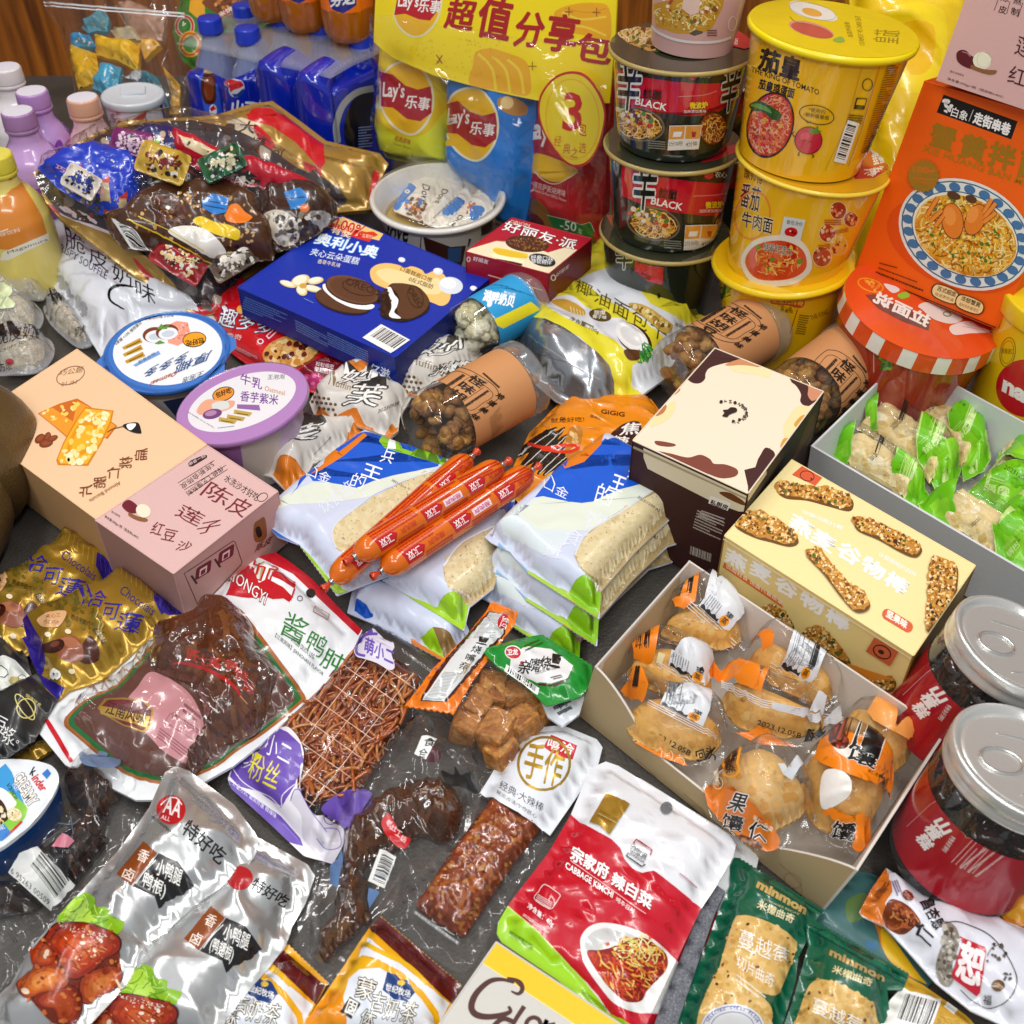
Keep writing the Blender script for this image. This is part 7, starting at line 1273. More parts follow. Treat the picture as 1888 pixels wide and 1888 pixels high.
p.poly('c8a850',b.l(860,360,980,370,1130,470,1180,520,1120,570,1000,480),1).specks(['dcc478','a88434','e8d8a0','7a5c1c'],b.l(880,375,980,385,1160,510,1110,550,1000,460),60,2,5,4,3)
p.ell('1c1c1c',*b(1087,302),5,5).small('8a8a80',b(1200,490),b(1290,540),b(1195,500),2)
pouch_thing('toast_pouch','yellow and white stand-up pouch with a coconut picture and a silver folded base','snack pouch',p,GLOSS)
# ---------------------------------------------------------------- red cookie bag
p = Puff([(383,592),(430,560),(480,556),(560,590),(700,680),(700,720),(640,740),(560,720),(480,690),(425,650)],.006,.018,'d01420',.003,.022,None,.005,.001,.0007,180,.002,120,5); b,d = a01,a11
for e,cc in ((.05,'101c50'),(.0,'f4f4fa')): p.text(cc,'趣多多',b(1570,510),d(110,590),(11,-34),e)
p.line('f4f4fa',8,d.l(190,510,90,600)).line('c81820',5,d.l(185,515,95,595)).ell('f4f4fa',*d(40,628),6,5).ell('c81820',*d(40,628),4,3.4).text('f4d8d8','曲奇',b(1640,600),b(1750,620),10)
p.ell('7a4410',*d(262,708),54,30,-12).ell('d89a4c',*d(258,700),52,29,-12).specks(['e8b870','c8842c','e0a85c','f0cc90'],ellp(*d(258,700),48,26,-12),90,3,8,3,4).specks(['5a1c10','7a2c18','4a140c'],ellp(*d(255,690),44,22,-12),14,3,7,6,1)
p.poly('7a1420',d.l(440,760,560,740,760,790,700,900,500,960,360,900,300,860),1).poly('e0283c',rrect(d(560,745),d(720,800),d(575,695),.4)).text('f8e8e8','红提味',d(585,735),d(710,780),10,.02).text('f8ecec','粒粒绵密',d(440,805),d(570,830),8).text('f8ecec','整颗红提味',d(430,845),d(600,880),9,.01)
for x,y in ((380,900),(440,890),(490,920),(430,940),(540,930)): p.ell('c83c78',*d(x,y),11,9).ell('e878a4',*d(x - 8,y - 8),4,3)
p.small('f0c0c0',b(1670,640),b(1870,740),b(1670,660),3,4,.5).ell('e8b048',*b(1750,400),8,8)
pouch_thing('cookie_bag','red cookie bag with a raisin cookie printed on it, in front of the blue carton','cookie bag',p,GLOSS)
# ---------------------------------------------------------------- cream and orange muffin wrappers
def muffin(outl,z,h,label,seed,T,org,dots,ch,pos):
    p = Puff(outl,z,h,'d9d4cc',.003,.022,None,.004,.002,.0008,200,.0028,120,seed);
    for q in org: p.poly('d8781a',q)
    r = random.Random(seed); D = np.array(dots); lo,hi = D.min(0),D.max(0)
    for y in np.arange(lo[1],hi[1],9.5):
        for i,x in enumerate(np.arange(lo[0],hi[0],8.5)):
            m = np.array([[x + (4 if int(y / 9.5) % 2 else 0),y + x * .12 - lo[0] * .12]])
            if in_poly(m,D)[0]: p.ell('5a3c18',*m[0],3.1,2.7,30); p.ell('8a6a3c',m[0][0] - .8,m[0][1] - .8,1.5,1.2); p.lay -= 2
    p.lay += 2
    for e,cc in ((.05,'3a3630'),(.0,'f6f4ee')):
        for t,A,B,u in pos: p.text(cc,t,A,B,u,e)
    for t,A,B,u in ch: p.text('8a7454' if t == 'Muffin' else '3a3428',t,A,B,u)
    pouch_thing('wrapped_muffin',label,'wrapped muffin',p,SATIN,'cream muffin wrappers')
b = a11
muffin(b.l(970,920,1050,830,1150,640,1215,555,1330,570,1480,640,1650,715,1560,800,1400,900,1250,960,1180,1030,1090,1020),.022,.02,'cream dotted muffin wrapper furthest back, touching the blue carton',3,b,[b.l(1070,1000,1170,1010,1180,1050,1090,1040),b.l(1260,520,1340,560,1300,600,1240,570)],b.l(985,930,1080,830,1150,870,1220,940,1200,1000,1090,1000),[('Muffin',b(1120,785),b(1320,845),(3,-14))],[('妙',b(1150,730),b(1440,740),(30,-30)),('芙',b(1260,880),b(1500,860),(24,-24))])
muffin(b.l(395,1070,440,990,560,915,640,850,720,800,830,765,850,830,920,860,980,950,1150,1010,1120,1060,1050,1180,1040,1280,980,1330,860,1280,740,1240,600,1230,440,1190),.02,.022,'cream dotted muffin wrapper between the other two',4,b,[b.l(450,1130,560,1180,660,1130,740,1110,790,1220,860,1260,860,1300,740,1260,600,1240,430,1200),b.l(640,850,720,795,835,765,850,800,740,850),b.l(900,1330,1040,1250,1020,1340)],b.l(400,1065,440,990,520,1020,590,1090,585,1170,480,1120),[('Muffin',b(530,940),b(690,985),(4,-12)),('20230928',b(890,1150),b(1040,1085),(2,-7))],[('妙',b(600,930),b(900,920),(16,-24)),('芙',b(630,1090),b(880,1100),(24,-40))])
muffin(b.l(-20,1430,40,1300,130,1170,280,1125,370,1200,540,1240,765,1225,775,1290,640,1400,420,1520,370,1610,240,1725,120,1610,-30,1570),.014,.024,'cream dotted muffin wrapper nearest the pink carton',5,b,[b.l(130,1590,180,1460,300,1510,380,1600,240,1730),b.l(640,1380,700,1250,775,1225,770,1300,640,1410),b.l(290,1120,400,1120,440,1200,380,1210)],b.l(-20,1440,20,1400,90,1460,100,1580,-20,1560),[('Muffin',b(40,1340),b(130,1330),(3,-12)),('T20230928 A',b(420,1460),b(550,1330),(3,-6))],[('妙',b(90,1270),b(310,1210),(6,-26)),('芙',b(95,1400),b(440,1330),(20,-34))])
# ---------------------------------------------------------------- puff pastry bags on the left
p = Puff([(30,452),(110,428),(200,405),(285,440),(315,500),(370,560),(402,592),(330,590),(260,590),(205,640),(192,668),(150,600),(100,530)],.012,.03,'dfe2ea',.006,.04,None,.006,.002,.0012,110,.0035,80,5); b = a01
p.vtext('16161a','脆皮奶味',(138,446),(268,538),np.array((36,17)),np.array((-3,-34)))
p.line('16161a',[2,6,5,2],b.l(1000,240,880,220,800,250,800,330,900,395),1).text('2a2a30','CRISPY SOUFFLE',a00(395,1795),b(770,180),(4,-13)).specks(['a8acb4','b8bcc4','9a9ea8'],b.l(290,120,420,110,540,260,640,400,600,440,420,270),40,3,9,4,3,.3)
pouch_thing('pastry_bag','crumpled white pastry bag with black brush lettering','pastry bag',p,GLOSS)
CK = (('large clear wrapped pastry at the left edge, lettered in black',(-40,640,60,590,180,580,330,610,380,680,360,760,280,840,100,860,-40,840),1),('clear wrapped pastry behind the lettered one, with a pale green patch',(-40,330,60,300,200,330,300,430,260,540,100,560,-40,580),2),('clear wrapped pastry next to the white brush lettered bag',(330,380,440,340,560,420,640,560,660,640,560,660,430,560,360,480),3),('clear wrapped pastry furthest back at the left edge',(-40,130,80,100,220,140,320,220,300,320,150,310,-40,320),4))
for i,(lab,q,sd) in enumerate(CK):
    pts = smooth_pts(b.l(*q),4); m = pts.mean(0); z0 = (.016,.012,.010,.012)[i]
    ck = Puff((pts - m) * .74 + m,z0,.019,'d8c8a4',.0,.014,None,.003,.002,.0006,200,.001,160,sd); ck.specks(['dccfae','ccb98c','e4d8bc','c4ae80'],(pts - m) * .72 + m,70,2,6,sd,3)
    fk = dict(z=z0,h=.0225,rim=.003,R=.02,plane=None,cell=.004,under=.0006,wr=.0016,wf=230,cr=.004,cf=130,seed=sd); fl = Puff((pts - m) * 1.08 + m,base='ffffff',**fk); pr = bare(Puff((pts - m) * 1.08 + m,base='ffffff',**{**fk,'z': z0 + .0003})); T = Thing('wrapped_pastry',lab,'pastry','clear wrapped pastries').part('pastry',G().add(ck),FOOD).part('wrapper',G().add(fl),MILKY)
    if i == 0: pr.text('16161a','脆皮奶味',b(-30,660),b(345,560),(2,-27),.0).text('2a2a30','CRISPY SOUFFLE',b(0,710),b(280,600),(1,-6)).ell('b03040',*b(70,775),8,6).text('16161a','万顷',b(0,850),b(90,830),14)
    elif i == 1: pr.poly('dce8b8',b.l(-40,180,60,190,90,260,60,320,110,350,80,385,-40,370),1)
    elif i == 2: pr.text('16161a','脆奶',b(380,360),b(470,330),(0,-13)).text('16161a','奶味',b(540,600),b(650,560),(0,-18)).line('16161a',2,b.l(345,300,370,280,420,300),1)
    else: pr.text('2a2a30','脆皮奶味',b(20,100),b(170,110),14)
    T.part('wrapper_print',G().add(pr),SATIN).done()
# ---------------------------------------------------------------- gold chocolate roll bags
def choco(outl,z,label,seed,T):
    p = Puff(outl,z,.02,c('a8842c',.55),.005,.025,None,.005,.001,.001,170,.0032,100,seed); q = lambda *v: [T(v[i],v[i + 1]) for i in range(0,len(v),2)]
    p.poly(c('2a1a84',.2),q(1130,560,1340,745,1290,760,1170,760,1120,660)).poly(c('2a1a84',.2),q(60,820,110,840,200,1000,290,1100,310,960,200,780,130,800)).poly(c('2a1a84',.2),q(200,1000,310,960,330,1100,300,1200,470,1290,420,1380,330,1290,230,1120))
    for k in range(7): p.line(c('d8b048',.6),1.6,q(900 + k * 34,385 + k * 28,880 + k * 36,470 + k * 30))
    for k in range(5): p.line(c('4a38a8',.2),1.4,q(1150 + k * 34,590 + k * 28,1160 + k * 30,700 + k * 14))
    p.text('3a2a6a','Chocolais',T(860,600),T(1100,770),(10,-14)).text('241a8a','恰',T(560,690),T(740,710),(14,-30),.0).text('241a8a','可',T(720,790),T(850,800),(10,-30),.0).text('241a8a','蓮',T(820,870),T(1000,900),(14,-34),.0)
    p.specks([c('6a5a1c',.3),c('7a6a24',.3),c('8a7428',.4)],q(350,650,700,620,760,900,500,880,380,800),60,2,7,4,3,.4)
    p.poly('d8a878',q(275,790,350,745,475,735,470,790,420,850,320,850,280,820),1).text('7a3418','夹心三',T(335,790),T(440,780),8).text('7a3418','巧口巧克',T(320,825),T(430,835),7)
    p.poly('4a2018',q(640,920,700,960,720,1060,680,1110,600,1110,560,1060),1).poly('8a4c34',q(400,950,480,920,560,930,600,1000,600,1080,520,1110,430,1070,400,1000),1).poly('a86a4c',q(440,940,520,925,580,980,500,1000),1).poly('38160e',q(310,990,330,970,440,940,470,980,430,1030,330,1035),1).ell('6a3424',*T(400,975),9,5,-20)
    for x,y in ((350,905),(495,885),(520,1170)): p.ell('ead8b8',*T(x,y),6,4.5,20)
    p.text('3a2a10','脆皮牛奶巧',T(510,790),T(650,850),(3,-9)).poly('5a4010',q(670,870,720,860,765,960,740,975)).text('e8d8a0','巧克力夹心',T(690,880),T(750,965),(7,-3)).poly('e8e4d8',ellp(*T(405,1195),10,10,0,10)).text('2a1a84','净含',T(380,1210),T(430,1210),8)
    pouch_thing('chocolate_bag',label,'sweet bag',p,FOIL,'gold chocolate roll bags')
choco([(125,968),*zig((127,966),(229,1034),12,2),(212,1060),(180,1110),(100,1190),(0,1230),(-40,1180),(-30,1090),(20,1060),(70,1022),(97,1005),(110,985)],.006,'gold and purple chocolate bag behind, its crimped end by the pink carton',3,lambda x,y: a02(x - 425,y - 255))
choco([(226,1037),(260,1060),*zig((288,1082),(342,1132),8,2),(310,1150),(262,1190),(190,1255),(128,1275),(108,1292),(85,1272),(62,1225),(45,1190),(20,1156),(48,1137),(110,1110),(180,1080)],.016,'gold and purple chocolate bag in front, touching the duck leg bag',4,lambda x,y: a02(x,y))
# ---------------------------------------------------------------- black sachets and the oval cup at the left edge
p = Puff(a02.l(-80,900,40,880,110,940,200,1080,230,1200,120,1290,-80,1420),.010,.014,'2c2c2c',.003,.016,None,.005,.001,.0006,200,.0016,120,3); p.poly('dde0d8',a02.l(-80,1080,110,1090,220,1210,100,1290,0,1340,-80,1380)).line('16161a',2,a02.l(-20,1130,50,1160,60,1190,0,1210)).poly('b8a860',a02.l(60,1240,130,1210,170,1230,90,1280)).ring('4a4a44',*a02(160,1220),7,6,0,1.2)
pouch_thing('black_sachet','black sachet with a cream panel at the left edge','snack sachet',p,SATIN,'black sachets')
p = Puff(a02.l(-80,1380,60,1300,260,1188,425,1370,330,1520,290,1600,250,1680,130,1760,0,1850,-80,1880),.016,.014,'262626',.003,.018,None,.005,.001,.0006,200,.0018,120,4); p.ring('d8cc80',*a02(190,1440),17,18,20,2.2).ring('d8cc80',*a02(180,1430),28,9,55,2).text('e8e8e4','豆',a02(-60,1600),a02(30,1640),(8,-30),.0).text('f2f2ee','浆',a02(10,1690),a02(100,1720),(6,-32),.0).text('d8cc80','健康轻食',a02(180,1350),a02(290,1430),6).ring('e8e8e4',*a02(127,1682),2.4,2.4,0,1)
pouch_thing('black_sachet','black sachet with a ringed planet emblem at the left edge','snack sachet',p,SATIN,'black sachets')
p = Puff(a02.l(40,1820,100,1800,330,1670,380,1690,375,1750,250,1830,60,1888),.004,.010,c('b08a34',.5),.002,.012,seed=4)
pouch_thing('gold_sachet','thin gold sachet under the black planet sachet','snack sachet',p,FOIL)
KO_ = smooth_pts([(-60,1440),(-20,1405),(40,1400),(86,1409),(106,1424),(107,1446),(94,1474),(70,1508),(36,1540),(0,1566),(-50,1590)],4)
lid = Puff(KO_,.034,.002,'dfe6ec',.0,.006,None,.008,.002); b = a03
lid.poly('3a9ad8',b.l(-60,80,40,0,130,120,210,230,200,330,130,400,0,470,-60,500)).poly('e4eaf0',b.l(60,-10,200,-30,400,10,410,100,330,280,240,370,180,300,120,150)).poly('8ac83c',b.l(-60,300,60,200,140,260,200,330,160,420,60,500,-60,540),1).poly('f0f0ec',b.l(-60,200,20,180,120,280,60,340,-60,330),1).poly('3a1c10',b.l(-40,250,30,290,60,400,0,430,-60,420),1).specks(['e8d8a8','d8c080','f0e8c8'],b.l(-60,300,30,320,40,430,-60,440),30,2,5,3,3).ell('e8d8a8',*b(105,370),14,12,20).specks(['f4ead0','d8bc80'],ellp(*b(105,370),12,10),24,1.5,3,5,2)
for t,A,B,u in (('kinder',(215,75),(305,200),(10,-10)),): lid.text('1a1a1e','k',b(215,80),b(240,90),(8,-14),.03).text('d02028','inder',b(228,110),b(300,208),(13,-9),.03)
for e,cc in ((.06,'3a2014'),(.02,'f8f4ec')): lid.text(cc,'CREAMY',b(95,110),b(215,320),(17,-14),e)
lid.text('f4f8fc','MILKY',b(90,160),b(120,210),(6,-6)).text('1c3a20','& CRUNCHY',b(50,160),b(110,275),(5,-6)).poly('2a7ac8',b.l(305,75,345,40,372,75,340,115)).line('c82028',4,b.l(30,540,110,470,160,420),1).poly('2a7ac8',b.l(-60,470,30,440,80,500,20,560,-60,570)).text('f4f8fc','TAKE',b(0,490),b(40,470),9)
g2 = G(); n = len(KO_); A_ = [P(x,y,.0335) for x,y in KO_]; m = sum(A_) / n; B_ = [m + (p - m) * .8 - np.array((0,0,.028)) for p in A_]; g2.mesh(A_ + B_,[(i,n + i,n + (i + 1) % n,(i + 1) % n) for i in range(n)],'2a70c8'); g2.mesh(A_ + B_,[(i,(i + 1) % n,n + (i + 1) % n,n + i) for i in range(n)],'2a70c8')
Thing('snack_cup','oval snack cup with a pale printed lid and blue side at the left edge','snack cup').part('cup',g2,PLAST).part('lid',G().add(lid),SMOOTH).done()
# ---------------------------------------------------------------- open card trays
def wall(g,a,b,c_,d,col_out,col_in,th=.0016):
    """one tray wall: a, b lower edge, c_, d upper edge (b under c_), seen from outside"""
    a,b,c_,d = (np.array(x,float) for x in (a,b,c_,d)); n = unit(np.cross(b - a,d - a)); k = -n * th
    for q,cc,nn in (((a,b,c_,d),col_out,n),((b + k,a + k,d + k,c_ + k),col_in,-n),((d,c_,c_ + k,d + k),col_in,unit(d - a)),((a,d,d + k,a + k),col_in,unit(a - b)),((c_,b,b + k,c_ + k),col_in,unit(b - a))): g.mesh(q,[(0,1,2,3)],cc,np.tile(nn,(4,1)))
# tray of wrapped cakes
Lc,Tc,Rc,Fc = P(1096,1229,.058),P(1271,1033,.058),P(1745,1350,.058),P(1581,1606,.058)
def down(p,m,k=.9,z=.002): q = m + (p - m) * k; return np.array((q[0],q[1],z))
m_ = (Lc + Tc + Rc + Fc) / 4; lb,tb,rb,fb_ = P(1068,1320,.002),down(Tc,m_,.92),down(Rc,m_,.93),P(1517,1682,.002)
T = Thing('cake_tray','open white and kraft card tray filled with wrapped round cakes','card tray')
g = G(); wall(g,tb,lb,Lc,Tc,'b8a27c','cdc6bc'); T.part('side_wall',g,CARDM)
g = G(); wall(g,rb,tb,Tc,Rc,'ded8cc','d8d0c6'); T.part('back_wall',g,CARDM)
g = G(); wall(g,fb_,rb,Rc,Fc,'e2dfdc','d8d0c6'); T.part('side_wall',g,CARDM)
g = G(); nseg = 40; top = []; bot = []
for i in range(nseg + 1):
    t = i / nseg; hgt = 1 - .62 * (min(1,t / .28) ** 1.6 * min(1,max(0,(1 - t)) / .22) ** 1.3); b_ = lb + (fb_ - lb) * t; u_ = Lc + (Fc - Lc) * t; bot.append(b_); top.append(b_ + (u_ - b_) * max(.36,hgt))
n_ = unit(np.cross(fb_ - lb,Lc - lb)); V = top + bot; k = nseg + 1
g.mesh(V,[(k + i,k + i + 1,i + 1,i) for i in range(nseg)],'b59f78',np.tile(n_,(2 * k,1))); V2 = [v - n_ * .0016 for v in V]; g.mesh(V2,[(i,i + 1,k + i + 1,k + i) for i in range(nseg)],'cdc6bc',np.tile(-n_,(2 * k,1))); g.mesh(top + V2[:k],[(i,i + 1,k + i + 1,k + i) for i in range(nseg)],'d8d2c8')
class Wallp(Net): pass
pw = bare(Net([[lb,fb_],[Lc,Fc]],'ffffff')); pw.off0 = .0003
for i in range(5): pw.ring('9a8460',1110 + i * 88,1375 + i * 62,17,12,35,.9).line('9a8460',.9,[(1085 + i * 88,1335 + i * 64),(1125 + i * 88,1375 + i * 64),(1120 + i * 88,1415 + i * 64)],1)
g.add(pw); T.part('front_wall',g,CARDM)
g = G(); g.mesh([lb,fb_,rb,tb],[(0,1,2,3)],'c8c0b4',np.tile((0,0,1.),(4,1))); T.part('tray_base',g,CARDM); T.done()
def shrink(o,k,d=(0,0)): o = np.array(o,float); m = o.mean(0); return (o - m) * k + m + d
def wrapped(name,label,cat,group,outl,z,h,cake,ch,ccol,specks,art,seed,fm=CLEAR,ckw={},cm=None,part='cake',R=.022):
    m = np.array(outl,float).mean(0); cake = shrink(cake,.98); ck = Puff(cake,z + .001,ch * .92,ccol,0,ckw.get('R',.021),None,.0022,.001,*ckw.get('w',(.0003,90,.0004,120)),seed,ckw.get('sm',1),ckw.get('pw',.5))
    if specks: ck.specks(specks,smooth_pts(cake,3),60,3,11,seed,4,.5)
    k = dict(z=z,h=h + .004,rim=.004,R=R,plane=None,cell=.0045,under=.0006,wr=ckw.get('fw',.001),wf=190,cr=ckw.get('fc',.0036),cf=105,seed=seed); fl = Puff(outl,base='ffffff',**k); pr = bare(Puff(outl,base='ffffff',**{**k,'z': z + .0003})); art(pr)
    Thing(name,label,cat,group).part(part,G().add(ck),cm or CAKE).part('wrapper',G().add(fl),fm).part('wrapper_print',G().add(pr),SATIN).done()
OG = 'ee8210'
def fin(p,T,a,b,c2,d,flag=True):
    """the crimped fin with its white price panel: four corners"""
    q = [T(*a),T(*b),T(*c2),T(*d)]; p.poly('dcdee2',q); A_,B_,C_,D_ = (np.array(x) for x in q)
    X,Y = B_ - A_,D_ - A_; p.small('7a8088',A_ + X * .06 + Y * .9,A_ + X * .06 + Y * .2,A_ + X * .45 + Y * .9,7,3,.5); p.poly('26282c',[A_ + X * t + Y * (.12 + .16 * abs(sin(t * 17))) for t in np.linspace(.03,.62,16)] + [A_ + X * .62 + Y * .02,A_ + X * .03 + Y * .02]); m = A_ + X * .75 + Y * .34; p.ell('f09a18',m[0],m[1],np.linalg.norm(X) * .13,np.linalg.norm(Y) * .3,20).text('3a1c08','蒸',m - X * .08 - Y * .16,m + X * .08 - Y * .16,Y * .34,.02).text('1c1c1c','獴',A_ + X * .68 + Y * .6,A_ + X * .88 + Y * .6,Y * .3,.02)
    for t in (.0,.16,.32): p.line('f4f4f6',1.2,[A_ + Y * (-.1 - t) - X * .25,B_ + Y * (-.1 - t) + X * .35])
def date(p,A,B,h=10): p.text('2a1c10','2023.12.05B',A,B,h,.01)
C1 = 'dca858'; CS = ['e0b064','d8a050','e4b870','d09848']
CAKE = mat('golden_cake',.45,.15,.0003,180,.4,grain=.1,sss=.15)
q2 = lambda *v: a22.l(*v)
O = q2(1040,880,1085,700,1180,640,1350,575,1450,565,1640,690,1720,800,1760,920,1720,1025,1560,1040,1330,1000,1080,960)
def f1(p):
    p.poly(OG,q2(1175,650,1350,580,1345,660,1265,720,1200,705)).text('2a1408','三孝',a22(1230,640),a22(1320,610),9).poly(OG,q2(1060,920,1180,970,1380,1030,1500,1090,1280,1050)); fin(p,a22,(1370,700),(1580,890),(1700,750),(1450,590)); date(p,a22(1155,890),a22(1400,1000)); p.text('1c1c1c','回头',a22(1460,1010),a22(1590,1050),22,.02)
wrapped('wrapped_cake','wrapped cake at the far corner of the tray, beside the granola box','wrapped cake','wrapped cakes in the tray',O,.026,.034,shrink(q2(1100,880,1250,780,1450,760,1640,860,1680,960,1560,1020,1300,990,1120,930),1.0),.026,C1,CS,f1,3)
O = q2(750,1130,850,1030,1060,950,1200,990,1480,1110,1540,1190,1510,1300,1440,1420,1240,1400,1000,1310,820,1240)
def f2(p):
    p.poly(OG,q2(840,1060,940,980,1075,965,1020,1130,960,1110)).text('2a1408','獴泰',a22(910,1010),a22(1020,1000),9).poly('ecdca8',q2(1080,1030,1130,1050,1100,1130,1060,1110)); fin(p,a22,(1150,1130),(1420,1290),(1490,1130),(1175,1010)); p.poly(OG,q2(1480,1110,1540,1170,1510,1220,1440,1180),1)
wrapped('wrapped_cake','wrapped cake in the middle of the tray along its kraft side wall','wrapped cake','wrapped cakes in the tray',O,.026,.034,q2(840,1190,1000,1080,1200,1080,1420,1180,1470,1290,1400,1390,1200,1370,950,1280),.025,C1,CS,f2,4)
O = q2(740,1250,830,1240,1000,1262,1130,1340,1480,1410,1610,1540,1620,1680,1560,1790,1440,1850,1270,1860,1080,1790,900,1690,820,1560)
def f3(p):
    p.poly(OG,q2(800,1320,900,1270,1005,1262,985,1350,960,1400,830,1350)).text('2a1408','孝',a22(890,1300),a22(940,1290),8); fin(p,a22,(1090,1410),(1400,1570),(1450,1450),(1130,1320)); date(p,a22(1010,1625),a22(1300,1785)); p.poly(OG,q2(860,1700,960,1670,1100,1720,1250,1800,1290,1860,1120,1840)).ring('f4e4c0',*a22(1140,1780),11,11,0,1.2).text('f4e4c0','呆',a22(1115,1795),a22(1165,1800),11).ring('f4e4c0',*a22(1230,1830),9,9,0,1.2); p.text('1c1c1c','回头',a22(1370,1830),a22(1500,1790),22,.02)
wrapped('wrapped_cake','wrapped cake at the near left corner of the tray, date stamped','wrapped cake','wrapped cakes in the tray',O,.024,.034,q2(840,1530,980,1440,1200,1440,1440,1560,1540,1680,1440,1800,1250,1810,1000,1730,870,1640),.026,C1,CS,f3,5)
O = [(1358,1212),(1372,1190),(1398,1172),(1430,1166),(1462,1196),(1522,1231),(1558,1263),(1560,1292),(1550,1318),(1510,1308),(1408,1264),(1366,1240)]
def f4(p):
    p.poly(OG,[(1384,1190),(1395,1172),(1428,1166),(1424,1190),(1405,1202)]); fin(p,a32,(120,1130),(330,1260),(440,1160),(200,1000)); date(p,a32(-10,1230),a32(290,1380)); p.text('1c1c1c','回头',a32(360,1430),a32(460,1400),18,.02)
wrapped('wrapped_cake','wrapped cake leaning on the far white wall of the tray','wrapped cake','wrapped cakes in the tray',O,.030,.034,[(1375,1225),(1410,1200),(1450,1215),(1510,1245),(1535,1275),(1525,1300),(1490,1295),(1420,1262)],.024,C1,CS,f4,6)
O = [(1318,1300),(1316,1262),(1322,1244),(1340,1238),(1408,1263),(1510,1308),(1560,1320),(1556,1346),(1525,1352),(1480,1378),(1400,1374),(1345,1346)]
def f5(p):
    p.poly(OG,q2(1480,1190,1560,1190,1750,1240,1860,1300,1820,1320,1650,1250,1500,1230)); date(p,a22(1790,1560),a32(265,1660)); p.poly('dcdee2',a32.l(60,1390,400,1490,580,1520,590,1560,400,1540,60,1440)); p.poly(OG,[(1352,1352),(1400,1345),(1450,1368),(1470,1385),(1420,1382),(1370,1370)]).text('f4e4c0','呆滴',(1412,1374),(1450,1390),11).text('1c1c1c','回头',a32(330,1680),a32(460,1640),20,.02)
    for k in range(4): p.line('e8ecf0',1.4,[(1330,1255 + k * 4),(1405,1290 + k * 4),(1555,1324 + k * 5)])
wrapped('wrapped_cake','wrapped cake at the centre of the tray with a wide clear crimp','wrapped cake','wrapped cakes in the tray',O,.030,.036,[(1330,1300),(1345,1275),(1400,1285),(1480,1320),(1525,1335),(1500,1355),(1430,1362),(1360,1340)],.026,C1,CS,f5,7)
O = [(1536,1360),(1552,1325),(1562,1300),(1610,1318),(1693,1357),(1708,1376),(1702,1402),(1662,1446),(1620,1450),(1570,1420)]
def f6(p): p.poly('f0a050',[(1598,1312),(1690,1356),(1685,1368),(1610,1328)]).text('4a3018','05',a33(980,120),a33(1010,160),(7,2))
wrapped('wrapped_cake','wrapped cake in the right corner of the tray by the fruit tins','wrapped cake','wrapped cakes in the tray',O,.024,.032,[(1548,1370),(1560,1325),(1610,1335),(1665,1365),(1680,1390),(1650,1425),(1600,1430)],.028,C1,CS,f6,8)
O = [(1296,1450),(1306,1430),(1335,1410),(1380,1384),(1440,1398),(1484,1440),(1508,1492),(1527,1512),(1492,1532),(1440,1566),(1408,1572),(1355,1545),(1310,1505)]
def f7(p):
    q = lambda *v: a23.l(*v); p.poly('d8741a',q(1400,240,1450,150,1560,180,1700,230,1800,330,1888,440,1960,560,1900,640,1780,600,1600,480,1480,360),1).ring('f4d8a0',*a23(1510,140),9,11,0,1.2).text('f8ecd0','原',a23(1490,165),a23(1530,150),13).ring('f09a18',*a23(1600,35),16,15,0,4).text('3a1c08','蒸',a23(1570,70),a23(1640,55),20,.02)
    for e,cc in ((.06,'f4f0ea'),(.02,'141414')): p.text(cc,'果',a23(1570,330),a23(1690,360),(14,-32),e).text(cc,'仁',a23(1720,540),a23(1850,580),(8,-34),e).text(cc,'馕',a23(1530,460),a23(1680,500),(6,-28),e)
    p.poly('5a2c14',q(1660,520,1760,540,1830,600,1780,640,1680,580),1).specks(['8a5024','a86a34'],q(1670,530,1760,550,1810,600,1700,580),16,2,5,3,2).text('f8ecd0','果仁·含量',a23(1760,400),a23(1900,500),(3,-9)).poly('c8ccd0',a33.l(100,0,150,0,180,60,290,130,270,160,140,80)).ring('c8ccd0',*a33(385,375),4.5,4,0,2)
wrapped('wrapped_cake','wrapped cake at the near tray edge with dark nuts on its orange label','wrapped cake','wrapped cakes in the tray',O,.028,.038,[(1315,1450),(1345,1415),(1390,1400),(1440,1420),(1475,1465),(1485,1500),(1440,1530),(1400,1540),(1345,1510)],.031,'d8b070',CS,f7,9)
O = [(1455,1420),(1475,1395),(1528,1350),(1560,1356),(1602,1372),(1640,1400),(1658,1440),(1648,1470),(1625,1520),(1602,1562),(1580,1577),(1500,1552),(1468,1512)]
def f8(p):
    q = lambda *v: a33.l(*v); p.poly(OG,[(1512,1362),*a32.l(470,1640,560,1610,640,1650,800,1700,900,1790),(1642,1438),(1650,1460),(1600,1440),(1540,1418),(1500,1400)],0).poly('e8dcd0',a32.l(500,1700,560,1670,640,1720,700,1780,620,1800,540,1760),1).poly('4a1810',ellp(*a32(545,1670),20,15,30)).specks(['8a2c18','6a2010','a84428'],ellp(*a32(545,1670),18,13,30),24,2,5,3,3).text('2a1408','果仁含量>30%',a33(750,60),a33(910,130),6)
    for e,cc in ((.06,'f4f0ea'),(.02,'141414')): p.text(cc,'馕',a32(590,1800),a32(800,1888),(12,-34),e).text(cc,'馕',a33(470,520),a33(620,560),(12,-30),e)
    p.poly(OG,q(420,345,560,355,680,400,770,490,765,560,700,640,640,600,660,520,560,440),1)
    for e,cc in ((.06,'f4f0ea'),(.02,'141414')): p.text(cc,'馕',a33(480,530),a33(640,570),(10,-32),e)
    p.poly('e8e4de',q(450,50,580,60,640,150,600,250,440,330,410,200),1)
